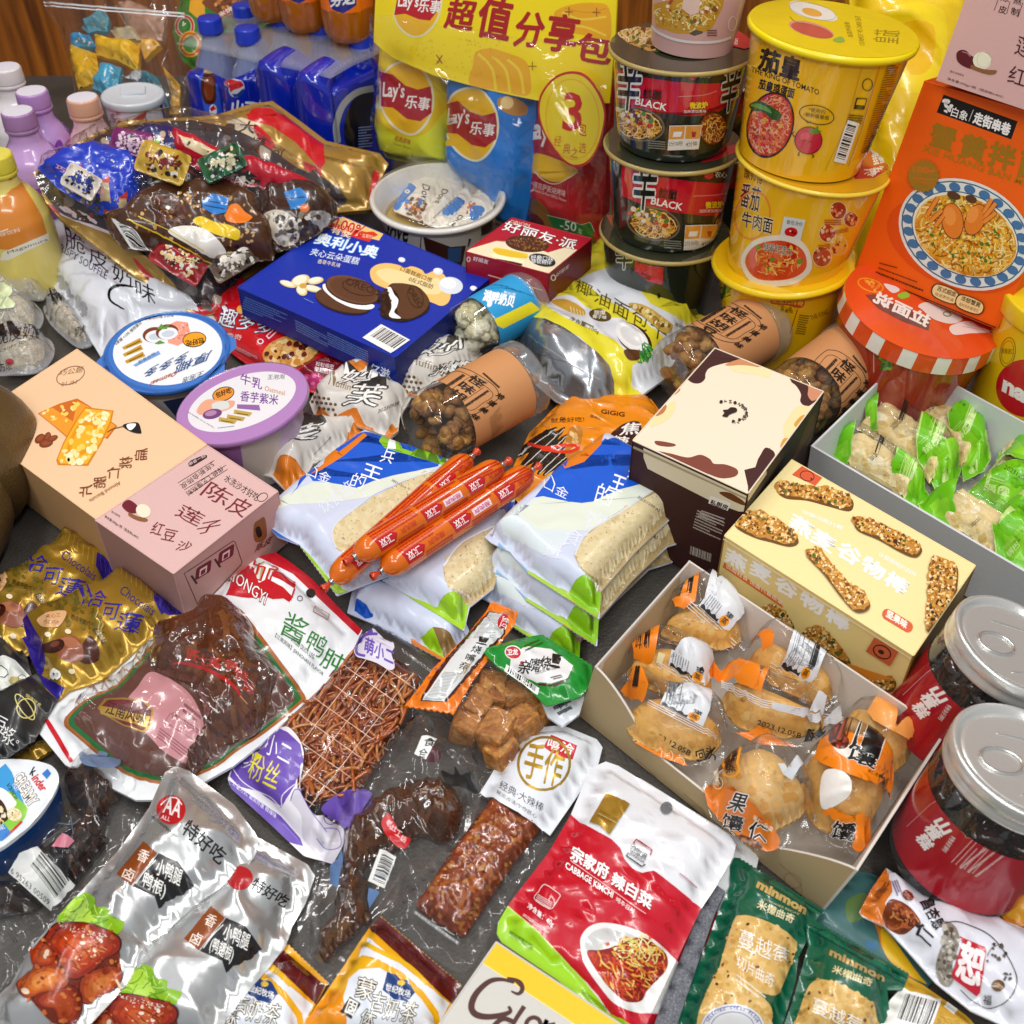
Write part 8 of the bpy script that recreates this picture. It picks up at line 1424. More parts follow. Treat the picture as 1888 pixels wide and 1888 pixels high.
wrapped('wrapped_cake','wrapped cake at the near right corner of the tray with a split orange label','wrapped cake','wrapped cakes in the tray',O,.026,.036,[(1475,1430),(1510,1390),(1560,1385),(1610,1405),(1635,1440),(1620,1490),(1585,1540),(1520,1535),(1485,1500)],.029,C1,CS,f8,10)
# tray of puffed rice cakes
zR = .055; Lc,Tc = P(1495,822,zR),P(1666,656,zR); Rc,Fc = P(2140,915,zR),P(1975,1105,zR); m_ = (Lc + Tc + Rc + Fc) / 4; lb,tb,rb,fb_ = (down(p,m_,.97,.002) for p in (Lc,Tc,Rc,Fc))
T = Thing('rice_cake_tray','open white card tray holding green wrapped rice cakes','card tray')
for nm,q in (('side_wall',(tb,lb,Lc,Tc)),('back_wall',(rb,tb,Tc,Rc)),('front_wall',(lb,fb_,Fc,Lc)),('side_wall',(fb_,rb,Rc,Fc))):
    g = G(); wall(g,*q,'c4c8ca','d2d6d8',.002); T.part(nm,g,CARDM)
g = G(); g.mesh([lb,fb_,rb,tb],[(0,1,2,3)],'c4c8ca',np.tile((0,0,1.),(4,1))); T.part('tray_base',g,CARDM); T.done()
GR = '6cc010'; q3 = lambda *v: a31.l(*v)
def rice(outl,cake,z,label,seed,e1,e2,txt,dt):
    def f(p):
        for e in (e1,e2): p.poly('b8d878',shrink(e,1.06)); p.poly(GR,e); p.poly('86d024',shrink(e,.6,(2,-2)))
        if txt: p.text('d4f0a0','锅巴',*txt,.02); X = np.array(txt[1]) - txt[0]; U_ = np.array(txt[2]); p.small('b8e070',txt[0] + X * .1 + U_ * 1.5,txt[1] + U_ * 1.5,txt[0] + U_ * 1.8,2,3,.5)
        if dt: p.text('2a1c10','20231202',*dt)
    wrapped('rice_cake',label,'rice cake','rice cakes in the white tray',outl,z,.027,shrink(outl,.78),.0175,'ecd49a',['f2deac','e6ca88','dcbc74','f6e8c4'],f,seed,CLEARW,ckw={'w': (.0016,380,.0012,200),'R': .008,'sm': 0,'pw': .4,'fw': .0006,'fc': .0016},cm=CKM,part='rice_cake_block',R=.016)
CKM = mat('puffed_rice',.5,.1,.0025,110,.4,grain=.08,sss=.15)
rice(q3(870,1060,900,990,950,930,1070,935,1250,1030,1430,1140,1640,1370,1650,1480,1600,1570,1440,1650,1420,1500,1300,1390,1060,1190),q3(1050,960,1240,1040,1380,1150,1400,1230,1340,1330,1220,1280,1090,1170),.016,'green wrapped rice cake furthest back in the white tray',3,q3(880,1050,960,940,1050,935,1070,1190,980,1130),q3(1340,1150,1430,1140,1640,1370,1640,1480,1590,1570,1450,1640,1430,1470,1360,1370),(a31(1400,1370),a31(1510,1260),(-6,-12)),(a31(1170,1170),a31(1260,1090),(-7,-7)))
rice(q3(560,1260,640,1180,780,1060,900,1100,1100,1250,1330,1380,1440,1540,1400,1650,1260,1740,1180,1610,900,1490,700,1310),q3(800,1080,900,1110,1090,1260,1120,1420,1180,1580,1000,1530,860,1420,700,1280),.018,'green wrapped rice cake in the middle of the row of three',4,q3(650,1190,790,1070,820,1090,820,1270,740,1240),q3(1110,1270,1240,1280,1350,1370,1440,1540,1390,1650,1260,1730,1200,1600,1120,1480),(a31(1170,1450),a31(1290,1350),(-6,-12)),(a31(940,1270),a31(1020,1200),(-7,-7)))
rice(q3(430,1410,500,1350,620,1290,700,1330,920,1490,1130,1630,1210,1760,1130,1810,1070,1840,940,1730,560,1520),q3(640,1320,760,1390,900,1490,930,1560,910,1690,820,1650,640,1530),.018,'green wrapped rice cake nearest the granola box end of the tray',5,q3(440,1405,630,1300,635,1500,560,1500),q3(920,1520,1040,1560,1150,1650,1200,1760,1120,1810,1070,1820,960,1720),(a31(980,1700),a31(1090,1620),(-5,-11)),(a31(760,1510),a31(850,1440),(-7,-6)))
rice(q3(1690,1480,1740,1330,1800,1320,1888,1370,2040,1500,2000,1888,1700,1880,1470,1790,1480,1720,1560,1640),q3(1700,1450,1780,1440,1950,1480,2000,1640,1800,1650,1600,1600,1560,1590),.018,'green wrapped rice cake at the right, half out of the picture',6,q3(1690,1440,1740,1330,1888,1380,2030,1500,1888,1480),q3(1480,1780,1500,1680,1600,1640,1760,1650,1888,1680,2010,1720,2000,1888,1700,1870),(a31(1580,1700),a31(1780,1760),(3,-14)),(a31(1740,1550),a31(1900,1640),8))
rice([(1690,930),(1750,900),(1802,928),(1882,985),(1930,1040),(1900,1058),(1820,1028),(1765,990),(1712,965)],[(1740,915),(1800,940),(1835,985),(1830,1015),(1790,995),(1745,955)],.022,'green wrapped rice cake lying nearest, over the front row',7,[(1694,930),(1750,904),(1762,940),(1750,972),(1712,962)],[(1830,965),(1882,990),(1925,1040),(1900,1052),(1840,1030)],(a32(1780,350),a32(1860,260),(-6,-10)),(a32(1515,125),a32(1575,70),(-4,-5)))
rice([(1822,965),(1850,930),(1930,905),(1960,1000),(1900,1020)],[(1860,940),(1930,930),(1940,990),(1890,1000)],.020,'green wrapped rice cake at the right edge, mostly cropped',8,[(1826,965),(1850,932),(1890,930),(1890,990)],[(1900,920),(1950,930),(1950,1000),(1905,1010)],None,None)
# ---------------------------------------------------------------- back row
def up3(bl,br,tl,Yb,Yr,Yt):                   # three photograph points with their depths,as a standing plane
    return tuple((x,y,PY(x,y,Y)[2]) for (x,y),Y in ((bl,Yb),(br,Yr),(tl,Yt)))
# gift bag with a clear window,sweets inside it
GO = [(62,318),(110,284),(160,254),(230,222),(330,218),(400,212),(455,194),(502,186),(560,228),(602,260),(700,283),(716,303),(694,345),(688,386),(622,392),(545,458),(470,500),(446,520),(440,580),(420,572),(358,588),(328,552),(250,512),(150,432),(110,402),(84,372)]
GP = lambda d: ((100,330,.105 + d),(600,330,.078 + d),(300,580,.02 + d))
p = Puff(GO,0,.02,c('a8843c',.35),.008,.04,GP(0),.007,.006,.001,110,.0025,80,4)
p.poly('c01420',[(462,197),(500,200),(560,238),(596,268),(600,300),(590,312),(545,262),(500,232),(455,222)]).poly('d8c8a8',a00.l(1640,880,1750,850,1888,900,1888,1100,1760,1060)).poly('c01420',a00.l(1780,830,1888,790,1888,890,1800,850)).poly('c01420',a10.l(0,900,80,960,140,1040,130,1080,80,1070,0,960),1).text('1c140c','大',a00(1720,960),a00(1840,970),(8,-22),.02).text('1c140c','橙',a00(1800,1080),a00(1910,1090),(6,-22),.02).text('1c140c','可',a10(120,1130),a10(200,1150),(4,-16),.01)
p.poly('c01420',a10.l(350,1170,480,1230,480,1290,360,1230)).poly('c01420',a10.l(860,1230,905,1250,870,1440,820,1450)).line('6a5424',1,a10.l(500,1130,880,1230)).line('6a5424',1,a10.l(860,1230,800,1450)).text('6a5018','精选礼盒大橙可',a10(500,1150),a10(770,1225),5)
p.poly('c01420',a01.l(1690,60,1690,160,1500,440,1440,410,1600,150)).poly('b01824',a10.l(-130,1870,0,1850,20,1700,200,1880,0,2000)).poly('f0e4d8',a01.l(1480,380,1640,330,1690,400,1500,460)) if 0 else p.poly('c01420',[(430,486),(455,520),(440,578),(418,570),(360,586),(352,566),(400,530)])
p.poly('b81824',a01.l(985,30,1060,110,1200,250,1330,330,1310,350,1160,280,1020,120,960,20)).poly('c01828',a00.l(310,1470,420,1500,640,1600,720,1600,700,1640,560,1610,330,1510)).poly('d8c4cc',a00.l(370,1450,480,1480,760,1620,800,1700,640,1640,440,1560))
WIN = [(66,322),(120,285),(210,240),(330,222),(420,235),(480,262),(550,310),(600,330),(640,368),(612,388),(545,440),(480,482),(440,515),(390,560),(352,560),(300,500),(210,430),(120,398),(92,370)]
p.poly('2e2428',WIN,1,3).specks(['4a2c1c','8a1c24','2a3a8a','6a6058','3a2a24','a89480'],smooth_pts(WIN,2),150,4,14,5,4)
fk = dict(z=0,h=.046,rim=.002,R=.045,plane=GP(.003),cell=.006,under=.0005,wr=.003,wf=120,cr=.006,cf=75,seed=7)
fl = Puff(WIN,base='ffffff',sm=1,**fk)
Thing('gift_bag','gold and red gift bag with a clear window full of colourful snack packets','gift bag').part('bag',G().add(p),GLOSS).part('window',G().add(fl),CLEARW).done()
def packet(outl,z,h,base,label,seed,art,m=GLOSS):
    outl = shrink(outl,1.14); p = Puff(outl,0,h,base,.003,.02,GP(z - .012),.005,.001,.0012,170,.003,110,seed); art(p); pouch_thing('snack_packet',label,'snack packet',p,m,'snack packets inside the gift bag')
def k1(p):
    for x,y,s in ((560,1240,1.),(760,1320,1.1),(890,1440,1.1)): p.poly('b8a47c',a00.l(x - 30 * s,y + 130 * s,x - 24 * s,y,x + 24 * s,y,x + 40 * s,y + 130 * s)).poly('c03024',a00.l(x - 34 * s,y + 4,x + 30 * s,y - 52 * s,x + 32 * s,y + 6))
    p.specks(['e8ecf4','88a8e8','f0d040'],a00.l(480,1150,1000,1150,1030,1400,800,1500),44,.8,2.2,3,1).text('e8a8b8','巧克力城堡',a00(400,1220),a00(750,1420),(3,-9),.02).specks(['5a5048','8a7c68','3a3430','c03020','d8d0c0'],a00.l(370,1230,500,1290,740,1460,800,1560,600,1480,420,1320),60,2,7,5,4,.4)
packet(a00.l(330,1230,430,1160,560,1110,700,1080,880,1100,1020,1170,1060,1300,1010,1470,900,1570,820,1580,640,1470,460,1360),.030,.022,'1a3ab8','blue snack packet printed with red roofed towers, inside the gift bag',3,k1)
def k2(p): p.specks(['e8e4dc','4a68c8','d8c8b0','c02838','88b838','b8a890','2a2a70'],a00.l(860,1020,1240,950,1380,1060,1250,1180,900,1110),110,1.5,7,5,5,.35).line('e4e0d8',3,a00.l(900,1040,1240,1070)).line('d8d4cc',2,a00.l(880,1070,1200,1110)).poly('2a7ad0',a00.l(1080,1110,1150,1090,1180,1150,1110,1180)).poly('8ab83c',a00.l(880,1140,980,1130,990,1165,900,1170))
packet(a00.l(830,1040,1000,960,1200,920,1360,980,1440,1080,1360,1200,1180,1230,1000,1170,880,1130),.034,.018,'22245c','navy snack packet with fine striped print, towards the back of the gift bag',4,k2)
def k3(p): p.ell('a09488',*a00(1240,1290),24,26).specks(['d8d0c8','6a625c','b8aca0','3a3430','8a8078'],a00.l(1070,1230,1330,1210,1420,1400,1100,1440),90,2,7,4,4)
packet(a00.l(1050,1260,1180,1190,1330,1210,1500,1340,1420,1440,1200,1450,1060,1440),.036,.02,'2a2624','dark grey snack packet with a pale speckled picture, centre of the gift bag',5,k3)
def k4(p): p.poly('1c1814',[a00(1500,1150),a00(1700,1180),a00(1888,1290),a00(1888,1380),a00(1640,1270)]).poly('d8c49c',a00.l(1290,980,1400,1010,1560,1090,1700,1180,1640,1200,1480,1130,1340,1060)).specks(['1c1814','f0e8d0','c01428','e84858'],a00.l(1300,990,1640,1150,1880,1280,1860,1420,1600,1330),60,2,7,6,3,.4).text('f0e4e0','红烧肉干',a00(1560,1260),a00(1820,1390),(6,-16),.02)
packet([*a00.l(1260,1010,1330,970,1460,1020,1700,1140),a10(0,1160),a10(160,1220),a10(330,1290),a10(390,1350),a10(200,1400),a10(0,1340),*a00.l(1700,1330,1480,1230,1290,1140)],.038,.02,'b8142c','red and black snack packet lying across the gift bag window',6,k4)
def k5(p):
    p.specks(['8a5a30','b88848','3a1c10','c8a878','6a3018','2a1810'],a00.l(900,1600,1100,1450,1300,1390,1700,1440,1888,1560,1800,1880,1300,1780),170,1.5,5.5,8,5,.4).specks(['5a3424','4a281a','6a4030','382014'],ellp(*a00(1200,1530),40,28,20),90,3,7,3,5).text('f0d8a0','巧脆卷',a00(1500,1860),a00(1700,1880),14,.03).poly('2a7ac8',a00.l(1460,1460,1540,1400,1660,1440,1640,1540,1560,1560,1470,1510)).line('16305a',2,a00.l(1480,1490,1630,1520)).line('16305a',2,a00.l(1500,1460,1640,1480)).poly('e87a20',a00.l(1660,1500,1720,1480,1780,1540,1830,1580,1760,1620,1640,1600),1)
    p.poly('e8c418',a00.l(1400,1600,1460,1570,1560,1610,1680,1640,1740,1680,1720,1740,1640,1720,1560,1700,1440,1640),1).poly('e8e4dc',a00.l(1220,1680,1320,1640,1480,1660,1600,1760,1640,1850,1540,1870,1380,1780),1).line('e0c030',2.5,a00.l(920,1590,1160,1700,1400,1830,1560,1930)).line('e0c030',1.6,a00.l(1000,1570,1230,1670,1480,1820)).bars(a00(810,1580),a00(950,1800),a00(1000,1690),20,3).specks(['e8e0d0','8a5a30','c89a50'],a00.l(1260,1390,1460,1400,1440,1520,1300,1500),24,2,5,4,2)
packet([*a00.l(820,1570,940,1560,1060,1440,1250,1370,1500,1370,1720,1420),a10(0,1480),a10(30,1600),a10(120,1700),a10(60,1860),a01(1760,20),a01(1500,60),a01(1250,10),*a00.l(1150,1800,960,1790,880,1700)],.030,.028,'4a2c18','brown snack packet with a yellow and white print and barcode, front of the gift bag',7,k5)
def k6(p): p.poly('2a78c0',a10.l(210,1390,330,1360,390,1420,350,1510,260,1520)).line('16305a',2,a10.l(230,1440,370,1430)).ell('d86a20',*a10(360,1510),9,8).poly('9a9894',a10.l(390,1540,480,1530,550,1560,520,1640,420,1620),1).poly('c8bca8',a10.l(60,1560,160,1520,260,1560,320,1660,300,1760,180,1780,90,1660),1).specks(['6a625c','d8d4cc','3a3632','8a8070'],a10.l(60,1540,500,1540,400,1680,200,1780),90,2,6,5,4)
packet([a10(60,1380),a10(240,1340),a10(420,1370),a10(560,1480),a10(560,1580),a10(440,1680),a10(300,1770),a10(180,1800),a10(60,1700),a10(20,1560)],.032,.024,'3a241c','dark snack packet with a blue patch, at the right end of the gift bag window',8,k6)
for i,(cx,cy,rx,ry,ro,col,c2,z0,lab) in enumerate(((300,300,42,26,20,'c8a43c','7a1c1c',.05,'mustard snack packet with a red print near the middle of the gift bag'),(410,300,36,22,-25,'1f5a3a','e0d8b0',.05,'green snack packet high at the right of the gift bag window'),(150,335,30,20,30,'d8d0c4','2a3a8a',.046,'pale snack packet with blue print beside the towers print'),(330,480,46,24,30,'a01c24','f0d8a0',.03,'red snack packet low in the gift bag window'),(430,480,40,22,-30,'6a5a4c','e8e0d0',.03,'taupe snack packet at the lower right of the gift bag window'),(250,265,40,20,12,'7a2a6a','e8c8d8',.04,'purple snack packet along the back edge of the gift bag window'))):
    R_ = radians(ro); X_,Y_ = np.array((cos(R_),sin(R_))) * rx,np.array((-sin(R_),cos(R_))) * ry; M_ = np.array((cx,cy)); o = np.array(rrect(M_ - X_ + Y_,M_ + X_ + Y_,M_ - X_ - Y_,.14))
    packet(o,z0,.016,col,lab,20 + i,lambda p: p.specks([c2,'e8e4dc','2a2020',c2],shrink(o,.8),60,1.5,6,i,4,.4).text(c2,('小麻花','海苔卷','米果','辣条王','黑糖','话梅')[i],(cx - rx * .6,cy + 4 - ro * .2),(cx + rx * .6,cy + 4 + ro * .2),12,.03))
# blue shrink-wrapped bottle pack with orange drink bottles standing on it
def pet(g,gc,B,ax,H,R,liquid,capc,ridges=True):
    prof = [(0,R * .6),(.004,R * .9),(.02,R),(H * .22,R * .96),(H * .3,R),(H * .55,R),(H * .62,R * 1.02),(H * .72,R * .86),(H * .82,R * .5),(H * .88,.0125),(H * .92,.0115)]; lathe(g,B,ax,prof,liquid,36)
    lathe(gc,B + np.array(ax) * H * .9,ax,[(0,.0135),(0,.0148),(.002,.0152),(.015,.0146),(.017,.013),(.017,0)],capc,28)
TL_,TR_ = PY(347,200,1.36),PY(622,262,1.22); TL_[2] = TR_[2] = 0; ON = unit(np.cross(TR_ - TL_,(0,0,1)))
T = Thing('bottle_pack','blue shrink-wrapped pack of cola bottles with blue caps and a carrying handle','bottle pack')
BTL = [(380,60),(443,84)]
for i in range(4):
    for row in (0,1):
        base = TL_ + (TR_ - TL_) * ((i + .5) / 4) - ON * (.032 + .058 * row) + (0,0,.002); H = .176 if i < 2 or row else .158; g,gc = G(),G(); pet(g,gc,base,np.array((0,0,1.)),H,.0285,'1c2f9c' if i > 1 else '7a86b0','1a3ac0'); T.part('bottle',g,SHRINK).part('cap',gc,PLAST,'bottle')
class Lobed(Patch):
    def __init__(s,A,B,C_,h0,h1,base):
        super().__init__(); s.A,s.B,s.D,s.h0,s.h1,s.base = np.array(A),np.array(B),np.array(C_),h0,h1,base; s.nu,s.nv = 72,16
    def S(s,uv):
        uv = np.asarray(uv,float); u,v = uv[:,0],uv[:,1]; k = 1 / (1 + np.exp(-(u - .34) * 40)); h = s.h0 + (s.h1 - s.h0) * k; a = np.clip(u / .75,0,1)[:,None]; b = np.clip((u - .75) / .25,0,1)[:,None]; q = s.A + (s.B - s.A) * a + (s.D - s.B) * b; m = 1 / (1 + np.exp(-(u - .75) * 60)); nn = unit(np.cross(s.D - s.B,(0,0,1))); on = ON * (1 - m)[:,None] + nn * m[:,None]
        lobe = np.abs(np.sin(pi * 4 * np.clip(u / .75,0,1))) ** .6 * (1 - m) + m * .4; vv = np.minimum(v / .72,1); back = np.clip((v - .72) / .28,0,1); z = h * vv * (.82 + .18 * lobe * vv) + .006 * np.sin(back * pi / 2) * k
        o = .017 * lobe * (1 - .25 * vv) - .045 * back - .012 * vv * (1 - lobe); q = q + on * (o + .0018 * wave(u * 3,v * 2,4,9))[:,None]; q[:,2] = z; return q
CE = TR_ - ON * .085; p = Lobed(TL_,TR_,CE,.125,.162,'0a24a8'); q = a00
p.poly('c8ccd8',ellp(*q(1715,640),14.5,17,20)).poly('c81c28',q.l(1665,640,1675,600,1710,578,1750,590,1770,620,1740,640,1700,650,1670,670)).poly('1a3a8a',q.l(1680,680,1720,680,1768,640,1772,670,1740,700,1700,705)).text('e8ecf4','山百事',q(1680,820),q(1960,850),(2,-24),.04)
p.poly('2a5ad0',q.l(1440,590,1480,530,1540,530,1580,620,1620,880,1500,880)).poly('4a1c10',q.l(1475,540,1550,540,1565,640,1560,740,1490,750,1455,650),1).poly('8a3c1c',q.l(1490,570,1540,570,1550,640,1540,720,1500,720,1480,650),1).ell('c89a40',*q(1515,515),10,5).poly('1a50c8',q.l(1470,450,1555,450,1555,500,1475,500)).ell('e8e8f0',*q(1545,800),7,11,0).poly('c81c28',q.l(1520,790,1550,760,1568,790,1535,810))
p.poly('0a0e28',ellp(666,226,30,60,12)).line('9aa0ac',12,[tuple(t) for t in a10.l(600,1030,590,900,640,760,740,670,860,640)],1)
p.small('8aa0e8',a10(750,1070),a10(850,1060),a10(750,930),8,4,.4)
T.part('wrap',G().add(p),SHRINK)
ft = Net([[TL_ + (0,0,.150),TR_ + (.0,0,.160)],[TL_ - ON * .12 + (0,0,.165),TR_ - ON * .12 + (0,0,.165)]],'ffffff',20,10,.006,(.4,.4),(0,0,0,0),.003,9.,3); T.part('top_film',G().add(ft),MILKY)
fs = Net([[TL_ + ON * .006,TL_ + (TR_ - TL_) * .48 + ON * .006],[TL_ + ON * .004 + (0,0,.1),TL_ + (TR_ - TL_) * .48 + ON * .004 + (0,0,.1)],[TL_ + (0,0,.152),TL_ + (TR_ - TL_) * .48 + (0,0,.155)]],'ffffff',16,10,.0,(1,1),(0,0,0,0),.002,9.,4); T.part('side_film',G().add(fs),CLEAR)
T.done()
for i,(x,y) in enumerate(((505,36),(566,54),(646,72))):
    g,gc,gl = G(),G(),G(); C0 = P(x,y,.170); R = .0275 + .0015 * i; ax = np.array((0,0,1.)); V = []
    n = 60; prof = [(0,.55,0),(.003,.80,1),(.012,.95,1),(.03,1,.6),(.042,.98,.2),(.05,.97,0),(.12,.97,0),(.15,.8,0),(.175,.45,0),(.185,.4,0)]
    for h,r,lob in prof: V += [C0 + ax * h + np.array((cos(t),sin(t),0)) * R * r * (1 - .10 * lob * (1 - abs(sin(2.5 * t))) ** 2) for t in np.linspace(0,2 * pi,n,endpoint=False)]
    g.mesh(V,[(j * n + k,j * n + (k + 1) % n,(j + 1) * n + (k + 1) % n,(j + 1) * n + k) for j in range(len(prof) - 1) for k in range(n)],'c06a08')
    lab = Cone(C0 + ax * .038,ax,.075,[(0,R * .985),(1,R * .985)],'ee7410',40,4); o = (x - 646,y - 78)
    f = lambda X,Y: (a10(X,Y)[0] + o[0],a10(X,Y)[1] + o[1]); lab.poly('1a2c8a',[f(530,10),f(600,-60),f(740,-40),f(735,60),f(640,125),f(560,90)]).text('f4f4f0','芬达',f(545,75),f(720,50),(5,-26),.04).ell('f0b020',*f(600,130),8,4)
    lathe(gc,C0 + ax * .182,ax,[(0,.0135),(0,.015),(.015,.0148),(.017,.013),(.017,0)],'e8701c',28)
    Thing('drink_bottle',('orange drink bottle furthest left of three on the blue pack','orange drink bottle between the other two on the blue pack','orange drink bottle nearest the yellow chip header')[i],'bottle','orange drink bottles').part('body',g,mat('orange_drink',.12,.6,0,1,.5,trans=.25)).part('label',G().add(lab),SMOOTH).part('cap',gc,PLAST).done()
# crisp bundle: three bags behind a clear wrap under a yellow header card
def chips(outl,pl,base,label,seed,art):
    p = Puff(outl,0,.03,base,.004,.03,pl,.008,.012,.002,70,.003,60,seed); art(p); pouch_thing('crisp_bag',label,'crisp bag',p,GLOSS,'crisp bags in the bundle')
def lays(p,T,s=1.):
    q = lambda *v: [T(v[i],v[i + 1]) for i in range(0,len(v),2)]
    p.poly('e8e4c0',q(910,620,960,490,1080,440,1190,470,1280,600,1300,750,1260,880,1180,970,1090,975,980,900,905,760),1).poly('eab810',q(925,620,970,505,1080,455,1180,482,1265,610,1285,750,1245,870,1170,955,1095,960,990,885,920,760),1).poly('a81424',q(915,540,1000,540,1090,620,1180,650,1275,625,1285,700,1280,820,1200,880,1100,860,1000,780,915,770),0)
    p.text('f6f2ec','Lay’s',T(925,730),T(1080,740),(2 * s,-34 * s),.02).text('f6f2ec','乐事',T(1085,780),T(1260,805),(4 * s,-24 * s),.02)
pl = up3((715,288),(838,300),(700,90),1.235,1.20,1.26)
def la(p): p.poly('d8dc30',a10.l(885,900,980,960,1090,1000,1250,960,1400,800,1400,1160,960,1160),1); lays(p,lambda x,y: a10(x,y)); p.text('a82818','经典原味',a10(1010,1020),a10(1125,1050),10,.02).text('6a6a20','Classic Flavor',a10(1000,1045),a10(1130,1085),4)
chips([(702,60),(700,110),(694,200),(692,250),(712,290),(770,302),(836,304),(840,200),(850,150),(860,60)],pl,'e0c414','yellow crisp bag hanging at the left of the bundle',3,la)
pl = up3((848,330),(950,410),(838,130),1.20,1.14,1.22)
chips([(832,100),(836,200),(832,290),(850,320),(900,360),(930,415),(968,422),(985,330),(990,180),(985,100)],pl,'1478d0','blue crisp bag in the middle of the bundle',4,lambda p: (lays(p,lambda x,y: a10(x * 1.0 + 470,y + 190)),p.ell('b8843c',*a20(20,770),30,16,20),p.ell('e8c880',*a20(-20,745),12,12)))
pl = up3((985,430),(1105,445),(995,150),1.15,1.10,1.17)
def lr(p):
    p.poly('a81424',a20.l(180,780,240,820,260,1100,400,1200,500,1220,500,1130,180,1120)).poly('eab810',a20.l(170,1110,330,1150,480,1220,470,1270,350,1320,240,1290,160,1200),1).line('f0e0c0',2,a20.l(160,1220,250,1310,350,1330,480,1250),1).text('f6f2ec','ay',a20(180,1040),a20(275,1075),(2,-36),.02).text('f4e0dc','得克萨斯烧烤味',a20(165,1360),a20(400,1430),(2,-12)).text('f0d0c8','Texas Grilled BBQ Flavor',a20(165,1385),a20(410,1470),(1,-6)).poly('8a5a20',a20.l(150,1440,240,1480,330,1640,180,1640),1).poly('5a1420',a20.l(140,1530,240,1600,240,1680,140,1680),1)
    p.poly('12702c',a20.l(270,1560,400,1590,520,1630,580,1610,615,1680,600,1760,320,1660)).line('c8e0c8',1,a20.l(270,1560,400,1590,520,1630,580,1610,615,1680)).text('e8f4e8','-50',a20(365,1660),a20(480,1680),(1,-17),.01).text('c8e8c8','%',a20(485,1685),a20(515,1700),9)
chips([(1000,130),(985,230),(980,330),(980,420),(1010,440),(1060,445),(1108,445),(1118,330),(1122,180),(1118,130)],pl,'b81c20','dark red crisp bag at the right of the bundle',5,lr)
pl = up3((690,80),(1123,190),(690,-60),1.215,1.08,1.235)
HD = [(694,-40),(689,78),(724,106),(800,139),(851,153),(900,166),(950,177),(991,185),(1060,190),(1124,190),(1135,60),(1140,-60),(900,-60)]
p = Puff(HD,0,.004,'f2d808',.001,.05,pl,.012,.0025,.0012,40);
for k in range(9): p.poly('eaa80c',[a10(1530 + k * 0,560)] and [(980 + k * 16,30 + k * 9),(1030 + k * 14,-20),(1060 + k * 12,-10),(1010 + k * 14,60 + k * 7)]) if 0 else None
p.poly('eaac14',a10.l(1580,480,1600,380,1700,350,1820,380,1960,440,2000,560,1980,690,1800,660,1560,610),1)
for k in range(3): p.line('f0d030',5,a10.l(1620 + k * 105,390 + k * 20,1720 + k * 100,500 + k * 10,1750 + k * 100,680),1)
p.poly('e8a818',a20.l(320,100,420,40,600,20,720,60,720,300,560,260,400,210),1).line('f0cc40',4,a20.l(380,90,520,140,700,120),1).line('f0cc40',4,a20.l(420,180,560,200,700,260),1).line('d08c10',1.2,a20.l(400,60,560,90,700,60),1)
p.poly('e8e0b0',a10.l(1005,110,1040,0,1060,-60,1340,-60,1360,0,1330,140,1240,250,1140,270,1050,210),1).poly('eab410',a10.l(1015,110,1045,0,1070,-60,1330,-60,1345,10,1315,140,1230,240,1145,258,1060,200),1).poly('b81824',a10.l(1030,0,1060,-40,1350,-30,1340,60,1270,150,1190,140,1090,100,1010,110)).text('f6f2ec','Lay’s',a10(1035,70),a10(1180,75),(3,-26),.02).text('f6f2ec','乐事',a10(1180,85),a10(1335,100),(5,-24),.02)
for ch,A,B,u in (('超',(1370,200),(1570,225),(12,-54)),('值',(1600,255),(1830,300),(14,-74)),('分',(1870,330),(2070,345),(12,-62)),('享',(2090,355),(2310,385),(14,-66))): p.text('a81818',ch,a10(*A),a10(*B),u,.03)
p.text('a81818','包',a20(470,430),a20(720,470),(8,-50),.03)
for x,y in ((1340,430),): p.line('9a4a10',2,a10.l(x - 20,y - 30,x + 20,y + 30)).line('9a4a10',2,a10.l(x + 20,y - 30,x - 20,y + 30))
for x,y in ((165,480),(430,85),(630,90)): p.line('9a5a10',1.6,a20.l(x - 30,y,x + 30,y)).line('9a5a10',1.6,a20.l(x,y - 35,x,y + 30))
r = random.Random(3); V = []
for i in range(90): x,y = r.uniform(1020,1880),r.uniform(280,560); p.ell('d0a80c',*a10(x,y),1.1,1.1); p.lay -= 1
Tn = Thing('crisp_bundle','bright yellow header card of a crisp bundle with red lettering','crisp multipack').part('header_card',G().add(p),SMOOTH)
pl = up3((985,300),(1110,300),(985,130),1.085,1.055,1.10)
ov = Puff(a20.l(205,760,235,660,320,560,430,518,540,540,630,640,690,780,690,900,640,1080,560,1190,460,1212,370,1150,270,1010,215,880),0,.001,'c01c18',.0,.02,pl,.012,.002,sm=1); ov.poly('e8d020',shrink(smooth_pts(a20.l(205,760,235,660,320,560,430,518,540,540,630,640,690,780,690,900,640,1080,560,1190,460,1212,370,1150,270,1010,215,880),4),.945)).ring('e8a818',*a20(455,865),49,74,-4,2)
ov.text('c41c14','3',a20(385,940),a20(510,950),(4,-68),.02).text('c41c14','包',a20(495,975),a20(555,990),(1,-24),.01)
for ch,x,y in (('经',345,1030),('典',410,1085),('之',465,1115),('选',525,1080)): ov.text('c0541c',ch,a20(x - 28,y + 28),a20(x + 26,y + 30),(2,-19))
Tn.part('price_tag',G().add(ov),SMOOTH)
fl = Net([[PY(692,300,1.20),PY(1000,445,1.10),PY(1124,455,1.06)],[PY(690,160,1.20),PY(960,270,1.09),PY(1126,300,1.05)],[PY(690,20,1.21),PY(930,60,1.12),PY(1130,70,1.07)]],'ffffff',26,20,.01,(.5,.5),(0,0,0,0),.006,9.,5,.008); Tn.part('clear_wrap',G().add(fl),CLEARW); Tn.done()
